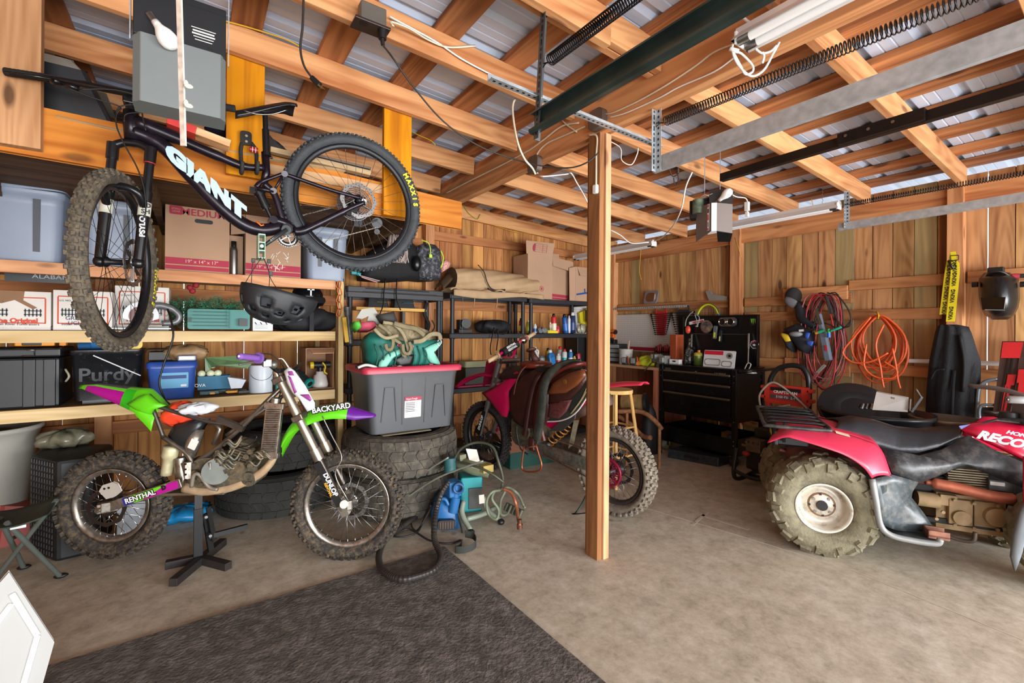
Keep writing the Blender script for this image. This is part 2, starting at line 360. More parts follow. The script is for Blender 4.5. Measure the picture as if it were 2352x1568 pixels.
# chalk and scrape lines on the slab
def mark(px,wd=.006,col='#cfc6b4'):
 P=[onZ(a,b,.0012)for a,b in px];g=G()
 for a,b in zip(P,P[1:]):g.beam(a,b,wd,.001)
 return g
g=mark([(1480,1165),(1700,1230),(1960,1310),(2352,1470)]);g2=mark([(1560,1160),(1620,1185),(1720,1215)],.03)
g.v,off=g.v+g2.v,len(g.v);g.f+=[tuple(i+off for i in f)for f in g2.f];g.k+=g2.k;g.s+=g2.s
g2=mark([(1590,1205),(1625,1175)],.02);off=len(g.v);g.v+=g2.v;g.f+=[tuple(i+off for i in f)for f in g2.f];g.k+=g2.k;g.s+=g2.s
o=obj('floor_scratches',g,mat('#c2b8a6',.8));o['kind']='structure'
# ================================================================ under the roof: tracks, springs, openers, lights, cables
def extrude(g,prof,a,b,up=(0,0,1),mi=None):
 a=V(a);b=V(b);x=(b-a).normalized();y=V(up).cross(x).normalized();z=x.cross(y)
 M=frame(y,z,x,a);g.prism(prof,0,(b-a).length,M,mi);return g
def track(name,a,b,m,label,grp=None,s=1,w_=.06):
 t=.0022;d=.032*s
 prof=[(0,0),(d*.7,0),(d,.008),(d,.018),(d-t*s,.018),(d-t*s,.010),(d*.7,t),(t*s,t),(t*s,w_-t),(d*.7,w_-t),(d,w_-.010),(d,w_-.004),(d+t*s,w_-.012),(d*.72,w_),(0,w_)]
 g=G();extrude(g,prof,a,b);o=obj(name,g,m);tag(o,label,'garage door track',grp);return o
track('door_track',(1.15,1.50,2.105),(1.16,-1.7,2.105),mat('#3f4d49',.3,.6,.3,8),'dark steel door track passing under the girder, with small rivets',s=-1,w_=.085)
track('door_track',(1.91,1.50,2.105),(1.88,-1.7,2.105),GALV,'mottled galvanized door track right of the centre post',w_=.075)
track('door_track',(4.20,1.50,2.105),(4.05,-1.7,2.105),GALV,'galvanized door track along the right wall, below its long spring')
def perf(name,a,b,label,side=(1,0,0),m=None,w_=.032):
 g=G();a=V(a);b=V(b);d=(b-a).normalized();n=V(side);q=d.cross(n).normalized()
 g.beam(a,b,w_,.0025,up=n);g.beam(a+n*(w_/2)+q*w_/2,b+n*(w_/2)+q*w_/2,w_,.0025,up=q)
 L_=(b-a).length;t=.02;i=0
 while t<L_-.01:
  c=a+d*t;sz=.012 if i%2 else .006
  g.beam(c-d*sz,c+d*sz,.009,.0032,up=n,mi=1);c2=c+n*(w_/2)+q*w_/2;g.beam(c2-d*.006,c2+d*.006,.009,.0032,up=q,mi=1);t+=.028;i+=1
 return tag(obj(name,g,[m or GALV,BLACK]),label,'steel hanger')
perf('perforated_angle',(1.135,1.47,2.08),(1.145,1.44,2.60),'perforated steel angle hanging down to the dark door track',(1,0,0),mat('#6d7478',.4,.8))
perf('perforated_angle',(.92,1.50,2.275),(1.95,1.50,2.255),'long perforated angle running level between the two inner track hangers',(0,-1,0))
perf('perforated_angle',(1.885,1.475,2.10),(1.885,1.475,2.41),'perforated angle holding the galvanized track right of the post',(0,-1,0))
perf('perforated_angle',(4.19,1.45,2.12),(4.19,1.45,2.41),'perforated angle holding the track at the right wall',(0,-1,0),w_=.028)
def spring(a,b,r,turns,label,m,open_end=0):
 a=V(a);b=V(b);d=(b-a);L_=d.length;x=d.normalized();u=V((0,0,1)).cross(x).normalized();v=x.cross(u);P=[];n=int(turns*12)
 for i in range(n+1):q=2*PI*i/12;P.append(a+d*(i/n)+(u*math.cos(q)+v*math.sin(q))*r)
 g=G();g.tube(P,.0027,5);g.tube([a+u*r,a-x*.02,a-x*.05+v*.01,a-x*.055-v*.01,a-x*.03],.003,5)
 return tag(obj('extension_spring',g,m),label,'garage door spring')
SPR=mat('#3a3a3b',.35,.9,.2)
spring((1.165,1.42,2.385),(1.165,.55,2.385),.022,85,'dark tightly wound door spring beside the dark track at top centre',mat('#1d1d1f',.35,.9))
spring((1.90,1.42,2.335),(1.90,.05,2.30),.0215,105,'long door spring stretched above the galvanized track right of the post',SPR)
spring((4.15,1.40,2.29),(4.15,-.2,2.27),.017,120,'door spring along the right wall above its track',SPR)
# opener rails
g=G();extrude(g,[(-.02,0),(.02,0),(.02,.05),(.012,.05),(.012,.012),(-.012,.012),(-.012,.05),(-.02,.05)],(2.91,1.72,2.31),(2.80,-1.6,2.31));
g.beam((2.868,1.02,2.34),(2.856,.66,2.34),.052,.058);g.beam((2.84,.22,2.34),(2.832,-.1,2.34),.052,.058)
for y in(.98,.88,.78,.70):g.cyl((2.836,y,2.345),(2.832,y,2.345),.008,n=8,mi=1)
tag(obj('opener_rail',g,[mat('#24211f',.4,.6),STEEL]),'long dark steel opener rail with bolted splice plates under the rafters','garage opener rail')
# ---- opener near the mountain bike
def bulb(par,c,d,s=1):
 c=V(c);d=V(d).normalized();g=G();M=frame(d.orthogonal(),d.cross(d.orthogonal()),d,c)
 g.lathe([(0,.0),(.013,.002),(.014,.02),(.017,.03),(.028,.055),(.031,.075),(.027,.093),(.015,.105),(0,.109)],18,M);g.v=[tuple(c+(V(p)-c)*s)for p in g.v]
 b=obj('light_bulb',g,mat('#f1f0ec',.15,0,.02),par)
 g=G();g.cyl(c-d*.03*s,c+d*.012*s,.013*s,n=14);obj('bulb_socket',g,STEEL,b);return b
op=thing('garage_door_opener','grey and black garage door opener with clear white bulb, hanging above the mountain bike','garage door opener',(onY(416,250,1.93).x,1.93,onY(416,258,1.93).z),0);op.scale=(.83,.83,.83)
GREYC=mat('#747c7c',.45,.3,.04);DK=mat('#1d1f22',.5,.3,.1)
# local: x right, y away from the camera, z up
g=G();g.prism([(-.155,0),(-.13,-.03),(.135,-.03),(.155,0),(.155,.10),(-.155,.10)],0,.27);obj('cover',g,GREYC,op,bevel=.003)
g=G();g.box((0,.06,.37),(.31,.13,.22));obj('chassis',g,DK,op,bevel=.004)
g=G();g.box((0,-.012,.355),(.305,.012,.18));g.box((0,.02,.444),(.30,.06,.006));pan=obj('light_plate',g,DK,op,bevel=.002)
g=G();
for i,(w1,h)in enumerate(((.085,.003),(.075,.006),(.08,.006),(.07,.003),(.06,.003))):g.box((.075,-.0195,.358-i*.012),(w1,.0015,h))
obj('printed_label',g,mat('#c8c8c4',.6),pan)
g=G();g.box((.10,-.019,.29),(.02,.002,.008));obj('slot',g,BLACK,pan)
bulb(op,(-.085,-.03,.325),(.55,-.35,-.9),1.15)
for s_ in(-1,1):
 g=G();g.beam((s_*.165,.02,.25),(s_*.165,.02,.62),.004,.02,up=(0,1,0));obj('hanger_strap',g,GALV,op)
g=G();g.tube([(.10,.03,.40),(.14,.03,.40)],.012);g.box((.1,.03,.41),(.05,.03,.02));obj('cable_clamp',g,STEEL,op)
# ---- opener by the right bay
op=thing('garage_door_opener','grey garage door opener with folded cover, red striped edge and exposed motor','garage door opener',(3.0,1.79,1.945),math.radians(-62))
GR2=mat('#756b66',.5,.2,.06)
g=G();g.plate([(-.155,.06,.0),(-.045,-.05,.05),(-.045,-.05,.245),(-.155,.06,.25)][::-1],(-.7,-.7,0),.003)
g.plate([(-.045,-.05,.05),(-.012,-.04,.05),(-.012,-.04,.245),(-.045,-.05,.245)][::-1],(0,-1,0),.003,mi=1)
g.plate([(-.012,-.04,.05),(.085,.01,.035),(.085,.01,.235),(-.012,-.04,.245)][::-1],(0,-1,0),.003)
g.plate([(-.012,-.04,.05),(.085,.01,.035),(.07,.13,.0),(-.012,.10,.0)],(0,0,1),.003,mi=2)
cv=obj('cover',g,[GR2,WHITE,BLACK],op)
g=G()
for i,(z0,z1)in enumerate(((.055,.07),(.12,.165),(.225,.242))):g.box((-.066,-.0325,(z0+z1)/2),(.012,.003,z1-z0),M=None)
g=G();M=frame((.11,-.11,0),(0,0,1),(-.11,-.11,0),(-.066,-.033,0))
g.box((0,.15,.001),(.02,.185,.001),M=M);
for z0,z1 in((.06,.075),(.13,.17),(.22,.24)):g.box((0,(z0+z1)/2,.002),(.012,z1-z0,.001),1,M=M)
g.box((0,.195,.002),(.011,.03,.001),2,M=M);g.box((0,.10,.002),(.005,.035,.001),2,M=M)
obj('side_stripe',g,[WHITE,mat('#c2453f',.5),BLACK],op)
g=G();g.prism(rr(.15,.13,.015),-.0025,.0025,frame((1,.12,0),(0,0,1),(0,-1,0),(.01,.02,.285)));obj('light_plate',g,mat('#221e1d',.45),op)
bulb(op,(.0,-.02,.262),(.75,-.45,.5),1.0)
g=G();g.box((-.12,.10,.24),(.16,.09,.13));g.box((-.04,.09,.30),(.22,.10,.012));obj('chassis',g,DK,op,bevel=.006)
g=G();g.cyl((-.14,.04,.20),(-.14,.04,.30),.038,n=18);obj('motor',g,mat('#5d6b58',.5,.2,.5,30),op)
g=G();g.beam((-.16,.09,.31),(.07,.05,.32),.05,.004);g.beam((-.1,.08,.31),(-.1,.08,.74),.004,.026,up=(0,1,0));g.beam((0,.12,.31),(0,.12,.74),.004,.02,up=(0,1,0));obj('hanger_bracket',g,GALV,op)
for i,c in enumerate(('#d8d8d8','#a03c2a','#c8c0b0')):
 g=G();g.tube(cv3([(-.13,.04,.31),(-.09+i*.02,.0,.32),(-.05,.02,.30+i*.01),(-.01-i*.02,.01,.25)],5),.002,5);obj('wire',g,mat(c,.5),op)
# ---- fluorescent shop lights (off)
def shoplight(x,y0,y1,z,rz,label,wide=.11):
 L_=y1-y0;t=thing('shop_light',label,'light fixture',(x,y0,z),rz)
 g=G();hw=wide/2
 prof=[(-.028,.055),(.028,.055),(.034,.03),(hw,-.004),(hw+.004,-.006),(hw-.003,.0),(.03,.022),(-.03,.022),(-hw+.003,.0),(-hw-.004,-.006),(-hw,-.004),(-.034,.03)]
 g.prism(prof,0,L_,frame((1,0,0),(0,0,1),(0,-1,0),(0,0,0)),mi=0)
 g.v=[(a,-b,c)for a,b,c in g.v];hs=obj('housing',g,mat('#dcdad8',.35,.1,.03),t)
 for s_ in(-1,1):
  g=G();g.cyl((s_*.027,.03,.0),(s_*.027,L_-.03,.0),.0165,n=14);tb=obj('tube',g,mat('#f3f3f3',.2,0,.01),t)
  g=G();g.cyl((s_*.027,.012,.0),(s_*.027,.055,.0),.0172,n=14);g.cyl((s_*.027,L_-.055,.0),(s_*.027,L_-.012,.0),.0172,n=14);obj('tube_cap',g,STEEL,tb)
 for yy in(.005,L_-.005):
  g=G();g.box((0,yy,.015),(.085,.012,.05));obj('end_plate',g,WHITE,t,bevel=.004)
 for yy in(.12,L_-.12):
  g=G();P=[]
  for i in range(10):P.append((0,yy+(.004 if i%2 else-.004),.055+i*.016))
  g.tube(P,.0018,5);obj('chain',g,STEEL,t)
 return t
shoplight(1.745,-.26,.96,2.42,0,'large white twin-tube shop light at the top, looped white cords at its end',.125)
shoplight(4.15,1.47,2.66,2.275,0,'white shop light hanging level in front of the right wall header',.10)
shoplight(3.98,3.10,4.32,2.205,0,'small white shop light hanging behind the centre post over the corner',.10)
# ---- electrical boxes
def cable(name,pts,r,m,label,cat='cable',grp=None,smooth=6,flat=1,extra=None,closed=False):
 g=G();g.tube(cv3(pts,smooth,closed),r,6,closed,flat=flat)
 if extra:extra(g)
 o=obj(name,g,m);return tag(o,label,cat,grp)
ROMEX=mat('#d9cfb8',.5);DKC=mat('#2a2826',.5);YEL=mat('#d8a81e',.45);WHC=mat('#e8e6e0',.45)
t=thing('outlet_box','grey metal outlet box with black plug hanging under the rafter at top left','outlet box',(.617,1.93,2.60))
g=G();g.box((0,.03,.04),(.11,.05,.09));obj('box',g,mat('#6f6a62',.5,.5,.2),t,bevel=.005)
g=G();g.box((-.01,.02,-.012),(.15,.085,.012));cvp=obj('cover_plate',g,mat('#2a1e1c',.4),t,bevel=.003)
g=G();g.cyl((-.045,.0,-.019),(-.045,.0,-.016),.018,n=14);obj('socket',g,BLACK,cvp)
g=G();g.cyl((.035,.0,-.018),(.035,.0,-.055),.02,.017,14);g.cyl((.035,.0,-.055),(.037,.0,-.08),.010,.008,10);obj('plug',g,BLACK,t,bevel=.002)
A=V((.653,1.93,2.52))
cable('black_power_cord',[A,onD(900,130,2.1),onD(950,200,2.2),onD(1020,280,2.35),onD(1100,335,2.5),onD(1180,365,2.6),onD(1250,382,2.6),onD(1310,385,2.55),onD(1350,372,2.5),onD(1375,350,2.5)],.0042,DKC,'black cord swagging from the outlet box across to the centre post','cord')
pc=[onD(698,-30,1.75),onD(695,60,1.75),onD(690,110,1.75),onD(698,150,1.75),onD(716,178,1.75)]
t=tag(obj('hanging_power_cord',(lambda g:(g.tube(cv3(pc,8),.0045,6),g)[1])(G()),DKC),'short black cord hanging straight down with a bare three-prong plug','cord')
g=G();a=onD(716,178,1.75);b=onD(734,196,1.75);l0=V(t.location);g.cyl(a-l0,b-l0,.010,.012,10);d=(b-a).normalized()
obj('plug',g,BLACK,t);g=G()
for s_ in(-.006,0,.006):g.beam(b-l0+V((s_,0,0)),b-l0+V((s_,0,0))+d*.02,.003,.002)
obj('prongs',g,mat('#b59b55',.3,.9),t)
for(p,lab)in(((1372,275),'grey round-cornered junction box on the girder at the centre post'),((1228,378),'junction box on the girder with an orange wire nut and dangling white cables')):
 c=onX(p[0],p[1],1.845);g=G();M=frame((0,1,0),(0,0,1),(1,0,0),c);g.prism(rr(.11,.11,.03),-.02,.022,M);g.cyl(c+V((-.021,.03,.03)),c+V((-.024,.03,.03)),.005,n=8)
 tag(obj('junction_box',g,mat('#6b5f57',.5,.5,.2),bevel=.003),lab,'junction box')
t=onZ(1555,380,2.53);g=G();g.box(tuple(t),(.10,.09,.03));g.cyl(t+V((.01,0,-.015)),t+V((.01,0,-.06)),.014,.01,10);g.tube(cv3([t+V((-.05,0,0)),t+V((-.09,0,-.04)),t+V((-.05,0,-.09)),t+V((0,0,-.07))],5),.004,6);g.tube(cv3([t+V((.01,0,-.05)),t+V((.015,0,-.11)),t+V((-.02,0,-.15)),t+V((-.04,0,-.10))],5),.004,6)
tag(obj('outlet_box',g,mat('#3a2722',.5)),'dark brown outlet box with looped black cord left of the grey opener','outlet box')
gx=1.858
def gp(*P):return[onX(a,b,gx)for a,b in P]
cable('white_cable',gp((1700,95),(1640,120),(1600,150),(1540,190),(1480,225),(1440,245),(1405,260),(1385,262)),.006,ROMEX,'flat cream cable stapled along the girder right of the junction box',flat=.5)
cable('white_cable',gp((1690,130),(1640,165),(1560,200),(1520,222),(1460,250),(1430,262),(1400,270)),.005,WHC,'thin white cable following the girder under the top shop light',flat=.6)
cable('white_cable',[V((.70,1.93,2.62)),onY(900,50,1.95),onY(940,65,1.97),onY(985,92,2.0),onY(1030,108,2.01),onY(1092,105,2.01)],.007,ROMEX,'flat cream cable leaving the outlet box along the rafter top',flat=.45)
cable('white_cable',[onY(895,38,2.0),onY(1000,95,2.01),onY(1060,135,2.01),onY(1130,172,2.01),onY(1180,195,2.01),onY(1225,215,2.0),onX(1270,235,1.84),onX(1320,250,gx),onX(1352,268,gx)],.004,WHC,'thin white cable running down the face of the rafter to the girder box')
cable('white_cable',[onD(1190,218,2.6),onD(1178,240,2.55),onD(1180,280,2.5),onD(1190,330,2.5),onD(1205,365,2.55),onD(1222,385,2.6),onD(1230,400,2.6)],.006,ROMEX,'cream cable loop hanging from rafter end to the box with orange wire nut')
cable('white_cable',gp((1345,290),(1310,305),(1280,318),(1255,330),(1235,352),(1228,380),(1235,398)),.0055,ROMEX,'cream cable dropping from the post box into the orange wire nut box')
cable('white_cable',gp((1330,282),(1290,290),(1250,320),(1215,345),(1160,375),(1110,400),(1060,425),(1022,445)),.0055,ROMEX,'cream cable stapled along the girder toward the back wall')
cable('white_cable',gp((1280,262),(1300,285),(1325,303)),.0075,ROMEX,'short doubled cream cable stapled beside the girder box',flat=.6)
cable('white_cable',[onX(1352,310,1.86),V((1.862,1.85,2.40)),V((1.862,1.852,2.3)),V((1.862,1.852,2.2)),V((1.862,1.852,2.12))],.006,ROMEX,'cream cable running down the left face of the centre post to a plug')
c=V((1.858,1.852,2.10));g=G();g.box(tuple(c),(.025,.032,.05));tag(obj('cord_plug',g,WHC,bevel=.006),'white plug end hanging on the left face of the post','plug')
def yroute(*P):return[onY(a,b,4.455)for a,b in P]
cable('yellow_cable',yroute((1040,484),(1063,488),(1095,500),(1130,515),(1180,532),(1230,537),(1280,540),(1357,553),(1410,560)),.006,YEL,'yellow cable draped along the back wall top beam',flat=.5)
cable('yellow_cable',[onY(515,48,2.60),onY(560,60,2.60),onY(610,75,2.60),onY(660,92,2.60),onY(690,108,2.62)],.006,YEL,'yellow cable lying along the rafter right of the nearer opener',flat=.5)
cable('yellow_cable',[onD(940,300,3.2),onD(965,312,3.2),onD(988,322,3.2),onD(1000,333,3.2)],.006,YEL,'short yellow cable between rafters right of the yellow board',flat=.5)
cable('green_wire',[onY(1063,468,4.44),onY(1075,488,4.44),onY(1095,503,4.44),onY(1103,492,4.44)],.004,mat('#7e9440',.5),'green twist of wire over the yellow cable on the back beam')
cable('extension_lead',[onD(1590,395,3.0),onD(1575,430,3.05),onD(1565,480,3.2),onD(1545,520,3.5),onD(1520,545,4.0),onD(1503,553,4.2)],.005,WHC,'white cord falling from the rafter to the far shop light','cord')
cable('extension_lead',[onD(1402,528,4.3),onD(1425,540,4.3),onD(1450,558,4.3),onD(1490,556,4.25)],.006,WHC,'white cord curving from behind the post to the far shop light','cord')
cable('extension_lead',[onX(1232,402,1.9),onD(1250,405,2.9),onD(1300,400,3.2),onD(1312,398,3.2),onD(1325,420,3.3),onD(1345,455,3.3),onD(1358,485,3.3)],.005,WHC,'white cord sagging from the girder box to behind the post','cord')
cable('extension_lead',[onD(1397,322,3.0),onD(1425,340,3.0),onD(1428,368,3.0),onD(1450,378,3.0),onD(1463,355,3.0),onD(1466,340,3.0)],.0035,WHC,'thin white loop hanging from the rafter just right of the post','cord')
# looped cords at the end of the top shop light
def loopset():
 g=G()
 for P in(((1712,80),(1690,90),(1682,112),(1690,140),(1710,165),(1730,175),(1755,160),(1775,125),(1790,97)),((1683,118),(1700,150),(1712,170),(1728,165),(1728,150),(1705,125),(1690,118)),((1735,112),(1750,122),(1770,118),(1783,105)),((1752,120),(1755,130),(1751,145))):
  g.tube(cv3([onD(a,b,1.77)for a,b in P],7),.0045,6)
 g.tube([onD(1676,112,1.77),onD(1696,118,1.77)],.008,8);return g
tag(obj('looped_white_cord',loopset(),WHC),'bundle of white cord loops tied at the end of the top shop light','cord')
cable('extension_lead',[onD(1688,-40,1.8),onD(1693,5,1.8),onD(1697,25,1.8),onD(1712,45,1.79),onD(1728,55,1.77)],.006,WHC,'thick white cord curving down from above the top shop light','cord')
g=G();a=onD(1652,440,3.5)
g.tube(cv3([onD(1680,446,3.6),onD(1692,452,3.6),onD(1712,455,3.6),onD(1718,466,3.6)],5),.005,6);c=onD(1716,474,3.6);g.box(tuple(c),(.03,.03,.07));g.tube([c,onD(1716,488,3.6)],.004,6);c=onD(1716,492,3.6);g.box(tuple(c),(.022,.022,.04))
tag(obj('white_cord_plug',g,WHC,bevel=.003),'white cord with two plugs above the shop light right of the opener','cord')
g=G();
for(a,b)in(((1698-10,545),(1703,590)),((1860,440),(1868,475))):g.tube([onX(*a,4.72),onX(*b,4.72)],.003,5)
tag(obj('pull_string',g,YEL),'thin yellow twine dangling near the right wall header','string',kind='stuff')
cable('yellow_string',[onX(1472,568,4.74),onX(1470,600,4.74),onX(1469,625,4.74),onX(1473,642,4.74)],.004,YEL,'yellow string hanging on the wall above the mirror','string')
# strip with white clips hanging in front of the near opener
t=thing('hanging_strip','narrow pale strip with white clips hanging in front of the near opener','strip',onD(418,160,1.20))
z=V((0,0,1));p0=V(t.location)
a=onD(411,-10,1.2)-p0;b=onD(421,335,1.2)-p0
g=G();g.beam(a,b,.006,.012,up=(0.8,-.5,0));obj('strip',g,mat('#b9a99c',.5,0,.3,40),t)
g=G();g.beam(a+V((.004,-.002,0)),b+V((.004,-.002,0)),.004,.006,up=(.8,-.5,0));obj('trim_edge',g,mat('#cfd2c8',.4),t)
for(px_,py_)in((433,198),(433,243)):
 g=G();c=onD(px_,py_,1.19)-p0;g.ball(tuple(c),(.011,.008,.006),8);g.ball(tuple(onD(px_-6,py_-6,1.19)-p0),(.006,.006,.010),8);obj('clip',g,mat('#dcd9c4',.4),t)
# ================================================================ loft and hanging boards
YB=wood('#a8660c','#cf8c1c','z',.35,tint=.05,sat=1.12);YBX=wood('#a35f1a','#c98634','x',.3,tint=.06,sat=1.08);PALE=wood('#a3713f','#c99b66','z',.4,tint=.05)
def board(name,x0,x1,y,z0,z1,m,label,th=.038,cat='board'):
 g=G();g.box(((x0+x1)/2,y+th/2,(z0+z1)/2),(x1-x0,th,z1-z0));return tag(obj(name,g,m,bevel=.003),label,cat)
board('hanger_board',.118,.287,2.675,2.07,2.70,YB,'yellow board hanging behind the bicycle saddle, hook screwed to it',.035)
board('hanger_board',.918,1.092,2.675,1.985,2.70,YB,'yellow board hanging behind the rear bicycle wheel',.035)
a=onY(0,330,2.67);b=onY(93,330,2.67);board('hanger_board',-1.05,b.x,2.67,a.z+.005,2.78,PALE,'pale wide board at the top left edge carrying the loft',.05)
a=onY(95,252,2.72);b=onY(95,350,2.72);c=onY(1060,465,2.72);d=onY(1060,525,2.72)
g=G();g.plate([(-1.5,2.72,onY(0,330,2.72).z-.005),(c.x,2.72,d.z),(c.x,2.72,c.z),(.3,2.72,c.z+.06),(-1.5,2.72,2.235)],(0,-1,0),.038)
tag(obj('loft_edge_beam',g,YBX,bevel=.003),'long wide orange edge beam of the loft behind the bicycle','beam')
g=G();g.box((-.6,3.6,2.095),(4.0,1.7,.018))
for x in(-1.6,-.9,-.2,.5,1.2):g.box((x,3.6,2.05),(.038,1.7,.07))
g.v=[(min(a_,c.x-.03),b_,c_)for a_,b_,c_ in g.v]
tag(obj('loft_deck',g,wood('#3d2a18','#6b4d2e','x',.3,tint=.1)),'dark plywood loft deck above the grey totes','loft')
board('cross_board',.30,.93,2.71,2.115,2.17,wood('#b98a55','#dcb27c','x',.3),'raw lumber piece on the loft edge behind the rear wheel',.03,'lumber')
# things on the loft
g=G()
def curl(u,v):
 x=-1.3+2.0*u;return(x,2.70+.5*v+.03*math.sin(u*6),2.22+.025*math.cos(u*5)-.02*u-.05*v*0)
g.sheet(curl,24,3);tag(obj('cardboard_sheet',g,mat('#a1835c',.8),solid=.008),'thin curling tan sheet lying along the loft edge at left','sheet')
c=onY(130,195,3.05);g=G()
g.loft([[(c.x-.28,c.y-.2,2.20),(c.x+.26,c.y-.2,2.20),(c.x+.26,c.y+.3,2.20),(c.x-.28,c.y+.3,2.20)],[(c.x-.30,c.y-.22,2.47),(c.x+.14,c.y-.22,2.47),(c.x+.14,c.y+.32,2.47),(c.x-.30,c.y+.32,2.47)]],smooth=False)
tag(obj('black_bin',g,mat('#15171b',.4),bevel=.02),'black plastic bin on the loft behind the handlebar','bin')
g=G();g.loft([[(c.x-.32,c.y-.0,2.475),(c.x+.18,c.y-.0,2.475),(c.x+.18,c.y+.34,2.475),(c.x-.32,c.y+.34,2.475)],[(c.x-.28,c.y+.05,2.62),(c.x+.05,c.y+.05,2.62),(c.x+.05,c.y+.3,2.62),(c.x-.28,c.y+.3,2.62)]],smooth=False)
tag(obj('canvas_bundle',g,mat('#8f8679',.85),bevel=.03),'grey beige bundle stacked on the black loft bin','bundle')
a=onY(385,282,2.62);b=onY(525,335,2.62);t=thing('lumber_offcut','short pine plank with red painted end lying on the loft edge','plank',a)
d=(b-a);g=G();g.beam((0,0,0),d*.45,.09,.035);obj('red_end',g,mat('#d8413f',.5),t,bevel=.002)
g=G();g.beam(d*.45,d*1.02,.088,.034);obj('plank',g,wood('#b58650','#e0b987','x',.3),t,bevel=.002)
c=onY(500,300,2.85);g=G();g.ball(tuple(c),(.06,.12,.022),14);tag(obj('folded_hat',g,mat('#27304a',.7)),'dark blue folded cap on the loft behind the yellow board','cap')
c=onY(645,320,2.95);g=G()
def bagf(u,v):
 an=2*PI*u;r=math.sin(PI*min(max(v,.02),.98))**.5;n=1+.18*math.sin(an*3+v*7)+.1*math.sin(an*7+v*13);return(c.x+(.22*(1-v)+.01)*math.cos(an)*r*n-.15*v,c.y+.14*math.sin(an)*r*n,2.14+.30*v)
g.sheet(bagf,28,14);tag(obj('black_duffel',g,mat('#1f1b1c',.7,0,.3,20)),'crumpled black bag on the loft beside the bicycle seat post','bag')
a=onY(620,345,2.7);b=onY(850,400,2.7);g=G();g.beam(a,b,.05,.028);g.beam(a+V((.18,0,.022)),b+V((0,0,.03)),.04,.012,mi=1)
tag(obj('wood_moulding',g,[wood('#a08358','#cdb384','x',.1),mat('#5c5146',.6)],bevel=.002),'pale long moulding strip on the loft behind the rear wheel','moulding')
c=onY(915,520,3.7);g=G();random.seed(5)
for i in range(46):
 x=c.x-.075+.15*random.random();y=c.y+random.uniform(-.04,.04);g.tube(cv3([(x,y,2.086),(x+random.uniform(-.02,.02),y,1.95),(x+random.uniform(-.03,.03),y-.01,1.86)],4),.005,5)
tag(obj('rope_mop',g,mat('#a89a93',.9)),'grey string mop head hanging below the loft behind the rear wheel','mop')
# ================================================================ helpers for vehicles
def wmat(o):
 m=o.matrix_basis.copy();p=o.parent
 while p:m=p.matrix_basis@m;p=p.parent
 return m
def wo_(name,g,mats,parent,**k):
 """part given in room coordinates, stored in its parent's coordinates"""
 I=wmat(parent).inverted();g.v=[tuple(I@V(p))for p in g.v];return obj(name,g,mats,parent,**k)
def wt_(name,s,size,M,m,parent,**k):return txo(name,s,size,wmat(parent).inverted()@M,m,parent,**k)
def pil(g,P,n,th=.01,bulge=.02,rings=4,mi=None):
 P=[V(p)for p in P];n=V(n).normalized();c=sum(P,V((0,0,0)))/len(P);k=len(P);R=[[p-n*th for p in P],P]
 for i in range(1,rings+1):
  s=1-i/(rings+.6);R.append([c+(p-c)*s+n*bulge*math.sqrt(max(0,1-s*s))for p in P])
 vs=[p for r in R for p in r];fs=[]
 for i in range(len(R)-1):
  for j in range(k):fs.append((i*k+j,i*k+(j+1)%k,(i+1)*k+(j+1)%k,(i+1)*k+j))
 fs.append(tuple(range(k))[::-1]);fs.append(tuple(range(len(vs)-k,len(vs))));return g.add(vs,fs,True,mi)
